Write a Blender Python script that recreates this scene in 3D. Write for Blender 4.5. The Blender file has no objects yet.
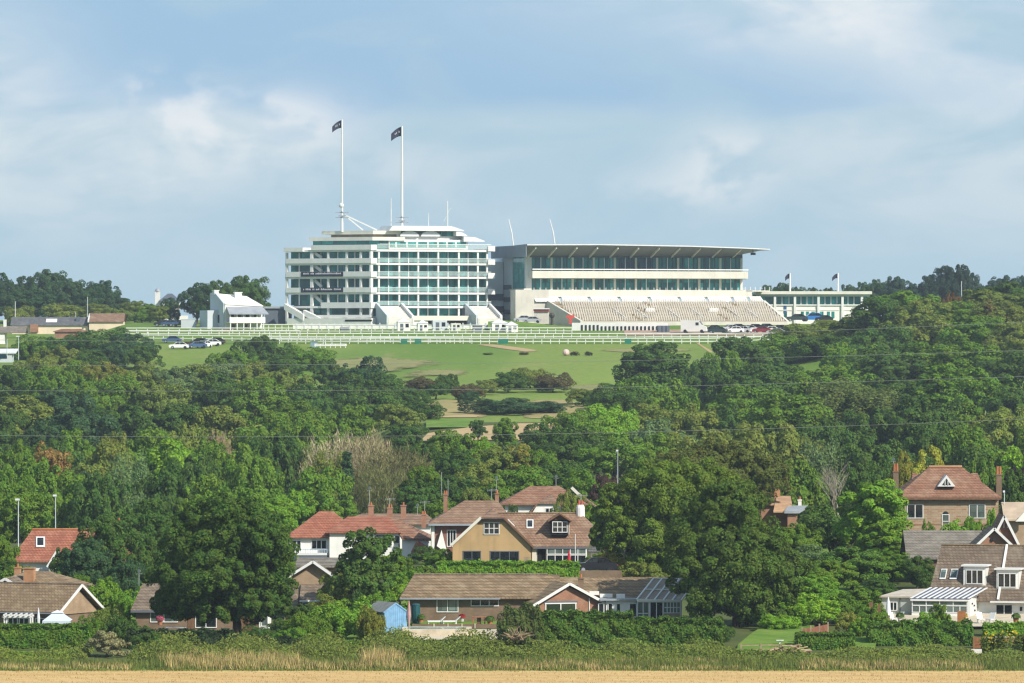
import bpy, math, random
import numpy as np
from mathutils import Vector, Matrix, noise as mnoise

random.seed(7)
SC = bpy.context.scene
COL = SC.collection
F, CX, CY = 5850.0, 512.0, 341.5          # focal length in pixels, picture centre
R = math.radians

# ------------------------------------------------------------------ camera
cam = bpy.data.cameras.new('Camera')
cam.sensor_width = 36.0
cam.lens = 36.0 * F / 1024.0
cam.clip_start = 1.0
cam.clip_end = 20000.0
camo = bpy.data.objects.new('Camera', cam)
camo.location = (0, 0, 0)
camo.rotation_euler = (R(90), 0, 0)
COL.objects.link(camo)
SC.camera = camo

# ------------------------------------------------------------------ sun + sky
SUN_DIR = Vector((0.60, -0.60, 0.66)).normalized()      # towards the sun
SUN_EL = math.asin(SUN_DIR.z)
SUN_AZ = math.atan2(SUN_DIR.x, SUN_DIR.y)                # from +Y clockwise
sun = bpy.data.lights.new('Sun', 'SUN')
sun.energy = 4.6
sun.angle = R(0.53)
sun.color = (1.0, 0.935, 0.83)
suno = bpy.data.objects.new('Sun', sun)
suno.rotation_euler = SUN_DIR.to_track_quat('Z', 'Y').to_euler()
suno.location = (0, 0, 200)
COL.objects.link(suno)

W = bpy.data.worlds.new('World')
SC.world = W
W.use_nodes = True
wn, wl = W.node_tree.nodes, W.node_tree.links
wn.clear()
def N(t, **k):
    n = wn.new(t)
    for a, b in k.items():
        setattr(n, a, b)
    return n
def wmath(op, a, b=None, c=None, clamp=False):
    n = N('ShaderNodeMath', operation=op, use_clamp=clamp)
    for i, v in enumerate((a, b, c)):
        if v is None:
            continue
        if isinstance(v, (int, float)):
            n.inputs[i].default_value = v
        else:
            wl.new(v, n.inputs[i])
    return n.outputs[0]
def wmix(fac, a, b):
    n = N('ShaderNodeMix', data_type='RGBA')
    for i, v in ((0, fac), (6, a), (7, b)):
        if isinstance(v, tuple):
            n.inputs[i].default_value = (*v, 1)
        elif isinstance(v, (int, float)):
            n.inputs[i].default_value = v
        else:
            wl.new(v, n.inputs[i])
    return n.outputs[2]
def wramp(v, lo, hi):
    n = N('ShaderNodeMapRange', interpolation_type='SMOOTHSTEP')
    wl.new(v, n.inputs[0])
    n.inputs[1].default_value, n.inputs[2].default_value = lo, hi
    return n.outputs[0]
def wnoise(vec, scale, detail=6, rough=0.55, dist=0.0):
    n = N('ShaderNodeTexNoise')
    wl.new(vec, n.inputs['Vector'])
    n.inputs['Scale'].default_value = scale
    n.inputs['Detail'].default_value = detail
    n.inputs['Roughness'].default_value = rough
    n.inputs['Distortion'].default_value = dist
    return n.outputs[0]
sky = N('ShaderNodeTexSky', sky_type='NISHITA')
sky.sun_disc = False
sky.sun_elevation = SUN_EL
sky.sun_rotation = SUN_AZ
sky.altitude = 150
sky.air_density = 1.2
sky.dust_density = 2.0
tc = N('ShaderNodeTexCoord')
sep = N('ShaderNodeSeparateXYZ')
wl.new(tc.outputs['Generated'], sep.inputs[0])
sx, sy, sz = sep.outputs
hor = wmath('SQRT', wmath('ADD', wmath('MULTIPLY', sx, sx), wmath('MULTIPLY', sy, sy)))
az = wmath('ARCTAN2', sx, sy)                     # radians from straight ahead
el = wmath('ARCTAN2', sz, hor)
def comb(a, b, c=0.0):
    n = N('ShaderNodeCombineXYZ')
    for i, v in enumerate((a, b, c)):
        if isinstance(v, (int, float)):
            n.inputs[i].default_value = v
        else:
            wl.new(v, n.inputs[i])
    return n.outputs[0]
flatv = comb(wmath('MULTIPLY', az, 1.0), wmath('MULTIPLY', el, 2.6))
puffv = comb(az, wmath('MULTIPLY', el, 1.5))
n_band = wnoise(comb(az, wmath('MULTIPLY', el, 3.4), 3.1), 13, 4, 0.5, 0.4)
n_soft = wnoise(flatv, 26, 6, 0.55, 0.5)
n_puff = wnoise(puffv, 52, 5, 0.52, 0.2)
# cloud bank tones (scene-linear, before the strength of the background)
LOW = (0.395, 0.550, 0.650)      # milky grey-blue sheet near the horizon
BLUE = (0.305, 0.478, 0.655)     # the bluer bands
PALE = (0.545, 0.645, 0.705)     # the pale cloud sheets
PUFF = (0.86, 0.85, 0.84)        # small sunlit puffs
def blob(a0, e0, ra, re):
    """1 at a direction (azimuth, elevation), fading out: one cloud of the sky"""
    da = wmath('DIVIDE', wmath('SUBTRACT', az, a0), ra)
    de = wmath('DIVIDE', wmath('SUBTRACT', el, e0), re)
    d = wmath('ADD', wmath('MULTIPLY', da, da), wmath('MULTIPLY', de, de))
    return wmath('POWER', 2.718, wmath('MULTIPLY', d, -1.0))
# elevation zones: pale sheet (0.5..2.3 deg), blue band above with an uneven edge
edge = wmath('ADD', el, wmath('MULTIPLY', wmath('SUBTRACT', n_band, 0.5), 0.020))
up = wramp(edge, 0.0345, 0.0405)
bands = wmath('MULTIPLY', up, wramp(n_soft, 0.25, 0.55))
c = wmix(wramp(wmath('ADD', n_soft, wmath('MULTIPLY', n_band, 0.5)), 0.60, 0.95), LOW, PALE)
low_fade = wramp(el, 0.004, 0.026)
c = wmix(low_fade, LOW, c)
c = wmix(wmath('MULTIPLY', bands, 0.95), c, BLUE)
left_sheet = wmath('ADD', blob(-0.090, 0.046, 0.013, 0.012), blob(-0.072, 0.035, 0.032, 0.0065))
right_sheet = wmath('ADD', blob(0.055, 0.058, 0.045, 0.009), blob(0.10, 0.046, 0.035, 0.013))
sheets = wmath('MULTIPLY', wmath('ADD', left_sheet, right_sheet, clamp=True), wramp(n_soft, 0.30, 0.66))
c = wmix(wmath('MULTIPLY', sheets, 0.95), c, (0.68, 0.74, 0.765))
pf = wmath('ADD', wmath('MULTIPLY', blob(-0.0405, 0.0378, 0.012, 0.0046), 1.3), blob(0.0365, 0.031, 0.0085, 0.0062))
pf = wmath('ADD', pf, wmath('MULTIPLY', blob(-0.0590, 0.0425, 0.006, 0.0034), 1.4))
pf = wmath('ADD', pf, wmath('MULTIPLY', blob(-0.054, 0.0370, 0.014, 0.006), 0.9))
pf = wmath('ADD', pf, wmath('MULTIPLY', blob(-0.062, 0.0275, 0.024, 0.0045), 0.5))
pf = wmath('ADD', pf, wmath('MULTIPLY', blob(0.058, 0.053, 0.02, 0.006), 0.7))
pf = wmath('ADD', pf, wmath('MULTIPLY', blob(0.028, 0.026, 0.014, 0.004), 0.6), clamp=True)
puffs = wmath('MULTIPLY', pf, wramp(n_puff, 0.41, 0.56))
c = wmix(wmath('MULTIPLY', puffs, 0.52), c, PUFF)
# above about 6 degrees the broken cloud gives way to the Nishita sky
SKY_STRENGTH = 0.10
cs = N('ShaderNodeVectorMath', operation='SCALE')
wl.new(c, cs.inputs[0])
cs.inputs['Scale'].default_value = 0.89 / SKY_STRENGTH
high = wramp(el, 0.10, 0.6)
fin = wmix(wmath('MULTIPLY', high, 0.45), cs.outputs[0], sky.outputs[0])
bg = N('ShaderNodeBackground')
wl.new(fin, bg.inputs[0])
bg.inputs[1].default_value = SKY_STRENGTH
wo = N('ShaderNodeOutputWorld')
wl.new(bg.outputs[0], wo.inputs[0])

# ------------------------------------------------------------------ exposure
SC.view_settings.view_transform = 'Standard'
SC.view_settings.look = 'None'
SC.view_settings.exposure = 0.38
SC.view_settings.gamma = 1.0
SC.view_settings.use_curve_mapping = False
HAZE_DENSITY = 0.00008
SC.render.engine = 'CYCLES'
SC.cycles.use_denoising = True
SC.cycles.denoiser = 'OPENIMAGEDENOISE'
SC.cycles.denoising_prefilter = 'ACCURATE'
SC.cycles.denoising_input_passes = 'RGB_ALBEDO_NORMAL'
SC.cycles.max_bounces = 5
SC.cycles.diffuse_bounces = 3
SC.cycles.glossy_bounces = 2
SC.cycles.transmission_bounces = 3
SC.cycles.transparent_max_bounces = 8
SC.cycles.volume_bounces = 0
SC.cycles.caustics_reflective = False
SC.cycles.caustics_refractive = False
SC.cycles.filter_width = 1.3

# ------------------------------------------------------------------ materials
MATS = {}
class MT:
    """small wrapper for one node material"""
    def __init__(s, name, rough=0.7, spec=0.3, metal=0.0):
        s.m = bpy.data.materials.new(name)
        s.m.use_nodes = True
        s.n, s.l = s.m.node_tree.nodes, s.m.node_tree.links
        s.b = s.n['Principled BSDF']
        s.out = s.n['Material Output']
        s.b.inputs['Roughness'].default_value = rough
        s.b.inputs['Specular IOR Level'].default_value = spec
        s.b.inputs['Metallic'].default_value = metal
        MATS[name] = s.m
    def node(s, t, **k):
        n = s.n.new(t)
        for a, b in k.items():
            setattr(n, a, b)
        return n
    def put(s, sock, v):
        if isinstance(v, tuple) and len(v) == 3 and sock.type == 'RGBA':
            sock.default_value = (*v, 1)
        elif isinstance(v, (int, float, tuple)):
            sock.default_value = v
        else:
            s.l.new(v, sock)
    def coord(s):
        return s.node('ShaderNodeTexCoord').outputs['Object']
    def world(s):
        return s.node('ShaderNodeNewGeometry').outputs['Position']
    def noise(s, vec, scale, detail=4, rough=0.55, dist=0.0):
        n = s.node('ShaderNodeTexNoise')
        s.l.new(vec, n.inputs['Vector'])
        n.inputs['Scale'].default_value = scale
        n.inputs['Detail'].default_value = detail
        n.inputs['Roughness'].default_value = rough
        n.inputs['Distortion'].default_value = dist
        return n.outputs[0]
    def stretch(s, vec, sc, rot=(0, 0, 0)):
        n = s.node('ShaderNodeMapping')
        s.l.new(vec, n.inputs[0])
        n.inputs['Scale'].default_value = sc
        n.inputs['Rotation'].default_value = rot
        return n.outputs[0]
    def ramp(s, v, lo, hi, a=0.0, b=1.0):
        n = s.node('ShaderNodeMapRange', interpolation_type='SMOOTHSTEP')
        s.l.new(v, n.inputs[0])
        for i, x in enumerate((lo, hi, a, b)):
            n.inputs[i + 1].default_value = x
        return n.outputs[0]
    def mix(s, fac, a, b, mode='MIX'):
        n = s.node('ShaderNodeMix', data_type='RGBA', blend_type=mode)
        s.put(n.inputs[0], fac); s.put(n.inputs[6], a); s.put(n.inputs[7], b)
        return n.outputs[2]
    def bump(s, v, strength, dist):
        n = s.node('ShaderNodeBump')
        n.inputs['Strength'].default_value = strength
        n.inputs['Distance'].default_value = dist
        s.l.new(v, n.inputs['Height'])
        s.l.new(n.outputs[0], s.b.inputs['Normal'])
    def color(s, v):
        s.put(s.b.inputs['Base Color'], v)
        return s.m

def sc3(c, k):
    return tuple(min(1.0, x * k) for x in c)
def plain(name, rgb, rough=0.7, var=0.14, scale=0.7, spec=0.3, metal=0.0, streak=0.0):
    t = MT(name, rough, spec, metal)
    v = t.coord()
    c = t.mix(t.ramp(t.noise(v, scale, 5), 0.3, 0.7), sc3(rgb, 1 - var), sc3(rgb, 1 + var))
    if streak:
        k = t.ramp(t.noise(t.stretch(v, (2.2, 2.2, 0.22)), 1.0, 4), 0.5, 0.75)
        n = t.node('ShaderNodeMath', operation='MULTIPLY')
        t.l.new(k, n.inputs[0]); n.inputs[1].default_value = streak
        c = t.mix(n.outputs[0], c, sc3(rgb, 0.55))
    return t.color(c)
def tiles(name, c1, c2, lichen, course=0.27, width=0.36, gap=0.22):
    """roof tiles: courses run level round the roof, each tile its own tone, weathered in patches"""
    t = MT(name, 0.85, 0.2)
    v = t.coord()
    sp = t.node('ShaderNodeSeparateXYZ'); t.l.new(v, sp.inputs[0])
    ad = t.node('ShaderNodeMath', operation='ADD')
    t.l.new(sp.outputs[0], ad.inputs[0]); t.l.new(sp.outputs[1], ad.inputs[1])
    cb = t.node('ShaderNodeCombineXYZ')
    t.l.new(ad.outputs[0], cb.inputs[0]); t.l.new(sp.outputs[2], cb.inputs[1])
    b = t.node('ShaderNodeTexBrick')
    t.l.new(cb.outputs[0], b.inputs['Vector'])
    b.inputs['Scale'].default_value = 1.0
    b.inputs['Brick Width'].default_value = width
    b.inputs['Row Height'].default_value = course
    b.inputs['Mortar Size'].default_value = course * 0.13
    b.inputs['Mortar Smooth'].default_value = 0.6
    b.inputs['Bias'].default_value = 0.0
    b.inputs['Color1'].default_value = (*c1, 1)
    b.inputs['Color2'].default_value = (*c2, 1)
    b.inputs['Mortar'].default_value = (*sc3(c1, gap), 1)
    k = t.noise(v, 0.55, 5, 0.65)
    c = t.mix(t.ramp(k, 0.40, 0.75, 0.0, 0.6), b.outputs[0], lichen)
    k2 = t.noise(t.stretch(v, (1.5, 1.5, 0.5)), 0.9, 4, 0.6)
    c = t.mix(t.ramp(k2, 0.42, 0.70, 0.0, 0.8), c, sc3(c1, 0.5))
    t.bump(b.outputs['Fac'], -0.6, 0.03)
    return t.color(c)
def bricks(name, c1, c2, mortar, k=1.0):
    t = MT(name, 0.9, 0.15)
    v = t.coord()
    sp = t.node('ShaderNodeSeparateXYZ'); t.l.new(v, sp.inputs[0])
    ad = t.node('ShaderNodeMath', operation='ADD')
    t.l.new(sp.outputs[0], ad.inputs[0]); t.l.new(sp.outputs[1], ad.inputs[1])
    cb = t.node('ShaderNodeCombineXYZ')
    t.l.new(ad.outputs[0], cb.inputs[0]); t.l.new(sp.outputs[2], cb.inputs[1])
    b = t.node('ShaderNodeTexBrick')
    t.l.new(cb.outputs[0], b.inputs['Vector'])
    b.inputs['Scale'].default_value = 1.0
    b.inputs['Brick Width'].default_value = 0.225 * k
    b.inputs['Row Height'].default_value = 0.075 * k
    b.inputs['Mortar Size'].default_value = 0.008 * k
    b.inputs['Color1'].default_value = (*c1, 1)
    b.inputs['Color2'].default_value = (*c2, 1)
    b.inputs['Mortar'].default_value = (*mortar, 1)
    c = t.mix(t.ramp(t.noise(v, 0.8, 5), 0.3, 0.75, 0, 0.5), b.outputs[0], sc3(c2, 0.6))
    return t.color(c)
def glassm(name, rgb, rough=0.06, var=0.5, cell=(1.1, 3.0), spec=0.5):
    """window glass with the dim room behind it: darker and paler panes"""
    t = MT(name, rough, spec)
    v = t.coord()
    sp = t.node('ShaderNodeSeparateXYZ'); t.l.new(v, sp.inputs[0])
    ad = t.node('ShaderNodeMath', operation='ADD')
    t.l.new(sp.outputs[0], ad.inputs[0]); t.l.new(sp.outputs[1], ad.inputs[1])
    cb = t.node('ShaderNodeCombineXYZ')
    t.l.new(ad.outputs[0], cb.inputs[0]); t.l.new(sp.outputs[2], cb.inputs[1])
    b = t.node('ShaderNodeTexBrick')
    t.l.new(cb.outputs[0], b.inputs['Vector'])
    b.inputs['Scale'].default_value = 1.0
    b.inputs['Brick Width'].default_value = cell[0]
    b.inputs['Row Height'].default_value = cell[1]
    b.inputs['Mortar Size'].default_value = 0.04
    b.inputs['Color1'].default_value = (*sc3(rgb, 1 - var), 1)
    b.inputs['Color2'].default_value = (*sc3(rgb, 1 + var), 1)
    b.inputs['Mortar'].default_value = (*sc3(rgb, 0.5), 1)
    c = t.mix(t.ramp(t.noise(v, 0.5, 4), 0.35, 0.7, 0, 0.55), b.outputs[0], sc3(rgb, 0.35))
    return t.color(c)

M_white = plain('white_paint', (0.67, 0.67, 0.65), 0.55, 0.05, 0.5, streak=0.12)
M_cream = plain('cream_concrete', (0.64, 0.62, 0.54), 0.75, 0.07, 0.3, streak=0.2)
M_render = plain('white_render', (0.76, 0.75, 0.71), 0.8, 0.06, 0.6, streak=0.15)
M_greyw = plain('grey_panel_and_shade', (0.50, 0.54, 0.57), 0.6, 0.06, 0.2)  # grey panels, and the shade put into the small pavilion's gable colour
M_dgrey = plain('dark_grey_cladding', (0.10, 0.12, 0.15), 0.6, 0.12, 0.2)
M_conc = plain('pale_concrete', (0.55, 0.52, 0.46), 0.85, 0.10, 0.25, streak=0.25)
M_tan = plain('tan_terrace', (0.33, 0.28, 0.20), 0.85, 0.2, 0.6, streak=0.3)
M_tan2 = plain('brown_terrace', (0.21, 0.16, 0.11), 0.85, 0.2, 0.6)
M_steel = plain('painted_steel', (0.78, 0.79, 0.80), 0.45, 0.04, 0.5)
M_lead = plain('grey_lead', (0.28, 0.30, 0.33), 0.55, 0.12, 0.6)
M_flag = plain('navy_cloth', (0.022, 0.024, 0.05), 0.8, 0.2, 2.0)
M_flagw = plain('white_cloth', (0.6, 0.6, 0.62), 0.8, 0.05)
M_teal = glassm('teal_glass', (0.035, 0.235, 0.22), 0.08, 0.6, (1.3, 3.6), 0.4)
M_bluegl = glassm('blue_glass', (0.010, 0.055, 0.085), 0.08, 0.5, (1.6, 4), 0.45)
M_win = glassm('house_glass', (0.020, 0.026, 0.030), 0.05, 0.6, (0.6, 1.0), 0.5)
M_wing = glassm('curtained_glass', (0.13, 0.17, 0.15), 0.08, 0.45, (0.7, 1.3), 0.5)
M_dark = plain('dark_opening', (0.012, 0.012, 0.014), 0.8, 0.2)
M_black = plain('black_paint', (0.02, 0.02, 0.022), 0.6, 0.2)
M_timber = plain('brown_timber', (0.16, 0.085, 0.045), 0.8, 0.2, 3.0)
M_fence = plain('weathered_wood', (0.28, 0.21, 0.14), 0.85, 0.2, 2.0)
M_yellow = plain('ochre_render', (0.43, 0.295, 0.145), 0.85, 0.10, 0.5, streak=0.25)
M_blueshed = plain('blue_painted_boards', (0.17, 0.33, 0.50), 0.75, 0.14, 2.0, streak=0.25)
M_pool = plain('pool_water', (0.16, 0.42, 0.48), 0.08, 0.08, 1.0, 0.5)
M_paving = plain('pale_paving', (0.50, 0.43, 0.32), 0.85, 0.15, 1.2)
M_tarmac = plain('tarmac', (0.07, 0.07, 0.07), 0.9, 0.2, 0.4)
M_terra = plain('terracotta', (0.36, 0.14, 0.06), 0.85, 0.15, 2.0)
M_bark = plain('bark', (0.075, 0.055, 0.038), 0.95, 0.3, 3.0)
M_barkp = plain('pale_bark', (0.30, 0.26, 0.20), 0.95, 0.2, 3.0)
M_red = plain('red_cloth', (0.48, 0.03, 0.05), 0.8, 0.1)
M_pinkc = plain('faded_pink_cloth', (0.45, 0.24, 0.22), 0.8, 0.1)
M_canvas = plain('pale_canvas', (0.62, 0.64, 0.66), 0.8, 0.06)
M_greenb = plain('green_board', (0.01, 0.16, 0.10), 0.6, 0.1)
M_rubber = plain('rubber', (0.015, 0.015, 0.015), 0.8, 0.1)
M_wire = plain('aluminium_cable', (0.30, 0.33, 0.31), 0.5, 0.05)
T_brown = tiles('brown_tiles', (0.29, 0.205, 0.12), (0.185, 0.125, 0.075), (0.33, 0.26, 0.165))
T_brown2 = tiles('dark_brown_tiles', (0.225, 0.17, 0.12), (0.14, 0.105, 0.08), (0.27, 0.225, 0.165))
T_grey = tiles('grey_brown_tiles', (0.235, 0.21, 0.175), (0.19, 0.165, 0.135), (0.27, 0.245, 0.20))
T_slate = tiles('grey_slates', (0.15, 0.155, 0.165), (0.12, 0.125, 0.135), (0.19, 0.195, 0.19))
T_red = tiles('red_tiles', (0.38, 0.145, 0.088), (0.30, 0.105, 0.066), (0.36, 0.19, 0.12))
T_dred = tiles('weathered_red_tiles', (0.31, 0.160, 0.100), (0.235, 0.115, 0.075), (0.33, 0.235, 0.155))
T_rust = tiles('russet_tiles', (0.30, 0.185, 0.12), (0.23, 0.135, 0.09), (0.33, 0.24, 0.165))
B_brown = bricks('brown_and_shaded_brick', (0.22, 0.135, 0.075), (0.16, 0.10, 0.06), (0.28, 0.25, 0.20))
B_red = bricks('red_brick', (0.36, 0.16, 0.085), (0.28, 0.12, 0.07), (0.36, 0.31, 0.25))
B_buff = bricks('buff_brick', (0.38, 0.255, 0.145), (0.30, 0.20, 0.115), (0.42, 0.37, 0.30))
B_orange = bricks('orange_brick', (0.46, 0.22, 0.09), (0.38, 0.17, 0.075), (0.40, 0.34, 0.26))

def leafmat(name, trans=0.38, vlo=0.70, vhi=1.32):
    t = MT(name, 0.75, 0.08)
    oi = t.node('ShaderNodeObjectInfo')
    ge = t.node('ShaderNodeNewGeometry')
    hs = t.node('ShaderNodeHueSaturation')
    t.l.new(oi.outputs['Color'], hs.inputs['Color'])
    mr = t.node('ShaderNodeMapRange')
    t.l.new(ge.outputs['Random Per Island'], mr.inputs[0])
    mr.inputs[3].default_value, mr.inputs[4].default_value = vlo, vhi
    t.l.new(mr.outputs[0], hs.inputs['Value'])
    k = t.noise(t.coord(), 0.9, 3)
    t.l.new(t.ramp(k, 0.3, 0.7, 0.482, 0.515), hs.inputs['Hue'])
    hs.inputs['Saturation'].default_value = 1.0
    t.color(hs.outputs[0])
    tr = t.node('ShaderNodeBsdfTranslucent')
    t.l.new(hs.outputs[0], tr.inputs[0])
    mx = t.node('ShaderNodeMixShader')
    mx.inputs[0].default_value = trans
    t.l.new(t.b.outputs[0], mx.inputs[1]); t.l.new(tr.outputs[0], mx.inputs[2])
    t.l.new(mx.outputs[0], t.out.inputs[0])
    return t.m
M_leaf = leafmat('leaves')
M_twig = leafmat('dry_twigs', 0.1, 0.6, 1.3)

# ------------------------------------------------------------------ ground shape
PROF = [(-400, 9), (0, -2), (200, -12), (400, -27), (470, -29.4), (521, -29.4), (545, -28.9), (557, -28.0), (575, -27.3),
        (600, -26.2), (640, -24.7), (690, -25.1), (760, -24.8), (850, -22.8), (950, -19.4), (1050, -15.0),
        (1150, -11.5), (1280, -6.2), (1400, -0.84), (1450, 1.6), (1500, 4.2), (1560, 5.0), (1700, 6.2),
        (2000, 6.0), (3000, -8), (7000, -80)]
_py = np.array([p[0] for p in PROF], float)
_pz = np.array([p[1] for p in PROF], float)
def sstep(a, b, x):
    t = min(1.0, max(0.0, (x - a) / (b - a)))
    return t * t * (3 - 2 * t)
def ground(x, y):
    z = float(np.interp(y, _py, _pz))
    q = x / max(y, 1.0) * F                       # how far to the right along the hillside
    z += 6.5 * sstep(190, 400, q) * sstep(820, 1200, y) * (1 - sstep(1320, 1460, y))
    side = max(1 - sstep(330, 430, q + 512), sstep(600, 690, q + 512))       # the woods stand in lower ground either side
    z -= 8.0 * side * sstep(720, 800, y) * (1 - sstep(1180, 1330, y))
    z -= 3.6 * (1 - sstep(70, 124, q + 512)) * sstep(1300, 1400, y) * (1 - sstep(1560, 1660, y))
    z -= float(np.interp(y, [545, 575, 602, 640, 700], [0, 1.5, 2.3, 1.4, 0])) * (1 - sstep(365, 392, q + 512))
    z += 1.6 * sstep(34, 48, x) * sstep(580, 640, y) * (1 - sstep(700, 800, y))
    return z
_rows = [(CY - 5850 * 0 - 0, 0)]
def Yrow(row):
    """distance at which the ground straight ahead shows on this picture row"""
    lo, hi = 500.0, 1500.0
    for _ in range(40):
        m = (lo + hi) / 2
        if CY - ground(0, m) * F / m > row:
            lo = m
        else:
            hi = m
    return (lo + hi) / 2
def PX(px, Y):
    return (px - CX) * Y / F
def ZR(row, Y):
    return (CY - row) * Y / F

# ------------------------------------------------------------------ mesh building
class MB:
    def __init__(s):
        s.v, s.f = [], []
    def add(s, vs, fs):
        o = len(s.v)
        s.v += [tuple(v) for v in vs]
        s.f += [tuple(i + o for i in f) for f in fs]
        return s
    def box(s, x0, x1, y0, y1, z0, z1):
        x0, x1 = min(x0, x1), max(x0, x1); y0, y1 = min(y0, y1), max(y0, y1); z0, z1 = min(z0, z1), max(z0, z1)
        return s.add([(x0, y0, z0), (x1, y0, z0), (x1, y1, z0), (x0, y1, z0), (x0, y0, z1), (x1, y0, z1), (x1, y1, z1), (x0, y1, z1)],
                     [(0, 3, 2, 1), (4, 5, 6, 7), (0, 1, 5, 4), (1, 2, 6, 5), (2, 3, 7, 6), (3, 0, 4, 7)])
    def sweep(s, pts, d):
        """polygon pushed along the vector d"""
        n = len(pts)
        d = Vector(d)
        vs = [Vector(p) for p in pts] + [Vector(p) + d for p in pts]
        fs = [tuple(range(n)), tuple(range(2 * n - 1, n - 1, -1))]
        fs += [((i + 1) % n, i, n + i, n + (i + 1) % n) for i in range(n)]
        return s.add(vs, fs)
    def poly(s, pts_xy, z0, z1):
        return s.sweep([(x, y, z0) for x, y in pts_xy], (0, 0, z1 - z0))
    def slab(s, pts, t=0.18):
        return s.sweep(pts, (0, 0, -t))
    def bar(s, p, q, w, h):
        """straight rectangular bar, w sideways, h upwards"""
        p, q = Vector(p), Vector(q)
        d = (q - p).normalized()
        up = Vector((0, 0, 1)) if abs(d.z) < 0.95 else Vector((0, 1, 0))
        a = d.cross(up).normalized() * (w / 2)
        b = a.cross(d).normalized() * (h / 2)
        vs = [p - a - b, p + a - b, p + a + b, p - a + b, q - a - b, q + a - b, q + a + b, q - a + b]
        return s.add(vs, [(0, 1, 2, 3), (7, 6, 5, 4), (0, 4, 5, 1), (1, 5, 6, 2), (2, 6, 7, 3), (3, 7, 4, 0)])
    def tube(s, pts, radii, n=8, cap=True):
        rings = []
        pts = [Vector(p) for p in pts]
        for i, p in enumerate(pts):
            d = (pts[min(i + 1, len(pts) - 1)] - pts[max(i - 1, 0)]).normalized()
            up = Vector((0, 0, 1)) if abs(d.z) < 0.9 else Vector((1, 0, 0))
            a = d.cross(up).normalized()
            b = d.cross(a).normalized()
            r = radii[i] if isinstance(radii, (list, tuple)) else radii
            rings.append([p + (a * math.cos(2 * math.pi * k / n) + b * math.sin(2 * math.pi * k / n)) * r for k in range(n)])
        vs = [v for r in rings for v in r]
        fs = []
        for i in range(len(pts) - 1):
            for k in range(n):
                fs.append((i * n + k, i * n + (k + 1) % n, (i + 1) * n + (k + 1) % n, (i + 1) * n + k))
        if cap:
            fs.append(tuple(range(n - 1, -1, -1)))
            fs.append(tuple((len(pts) - 1) * n + k for k in range(n)))
        return s.add(vs, fs)
    def ball(s, c, r, n=8, m=6, sz=1.0):
        vs, fs = [], []
        for i in range(m + 1):
            t = math.pi * i / m
            for k in range(n):
                a = 2 * math.pi * k / n
                vs.append((c[0] + r * math.sin(t) * math.cos(a), c[1] + r * math.sin(t) * math.sin(a), c[2] + r * sz * math.cos(t)))
        for i in range(m):
            for k in range(n):
                fs.append((i * n + k, (i + 1) * n + k, (i + 1) * n + (k + 1) % n, i * n + (k + 1) % n))
        return s.add(vs, fs)
    # roofs: eaves at ze from yf (front) to yb (back)
    def gable_x(s, x0, x1, yf, yb, ze, zr, t=0.16, ym=None):
        ym = (yf + yb) / 2 if ym is None else ym
        s.slab([(x0, yf, ze), (x1, yf, ze), (x1, ym, zr), (x0, ym, zr)], t)
        return s.slab([(x0, ym, zr), (x1, ym, zr), (x1, yb, ze), (x0, yb, ze)], t)
    def gable_y(s, x0, x1, yf, yb, ze, zr, t=0.16, xm=None):
        xm = (x0 + x1) / 2 if xm is None else xm
        s.slab([(x0, yf, ze), (xm, yf, zr), (xm, yb, zr), (x0, yb, ze)], t)
        return s.slab([(xm, yf, zr), (x1, yf, ze), (x1, yb, ze), (xm, yb, zr)], t)
    def hip(s, x0, x1, yf, yb, ze, zr, il, ir, t=0.14):
        ym = (yf + yb) / 2
        a, b, c, d = (x0, yf), (x1, yf), (x1, yb), (x0, yb)
        top = [(x0 + il, ym, zr), (x1 - ir, ym, zr)]
        vs = [(*p, ze) for p in (a, b, c, d)] + top + [(*p, ze - t) for p in (a, b, c, d)]
        fs = [(0, 1, 5, 4), (2, 3, 4, 5), (3, 0, 4), (1, 2, 5), (6, 9, 8, 7), (0, 6, 7, 1), (1, 7, 8, 2), (2, 8, 9, 3), (3, 9, 6, 0)]
        return s.add(vs, fs)
    def build(s, name, mat, parent=None, smooth=False):
        me = bpy.data.meshes.new(name)
        me.from_pydata(s.v, [], s.f)
        me.update()
        bm_fix(me)
        me.materials.append(mat)
        if smooth:
            me.polygons.foreach_set('use_smooth', [True] * len(me.polygons))
        o = bpy.data.objects.new(name, me)
        COL.objects.link(o)
        if parent is not None:
            o.parent = parent
        return o
import bmesh
def bm_fix(me):
    bm = bmesh.new(); bm.from_mesh(me)
    bmesh.ops.recalc_face_normals(bm, faces=bm.faces)
    bm.to_mesh(me); bm.free()

def tag(o, label=None, cat=None, group=None, kind=None):
    if label: o['label'] = label
    if cat: o['category'] = cat
    if group: o['group'] = group
    if kind: o['kind'] = kind
    return o
def empty(name, loc, rz=0.0, label=None, cat=None, group=None):
    o = bpy.data.objects.new(name, None)
    o.empty_display_size = 0.5
    o.location = loc
    o.rotation_euler = (0, 0, rz)
    COL.objects.link(o)
    return tag(o, label, cat, group)
def children(o):
    return [c for c in bpy.data.objects if c.parent == o]
def copy_tree(o, parent=None, kids=None):
    c = o.copy(); COL.objects.link(c)
    if parent is not None:
        c.parent = parent
    for ch in (list(o.children) if kids is None else kids):
        copy_tree(ch, c)
    return c

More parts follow.
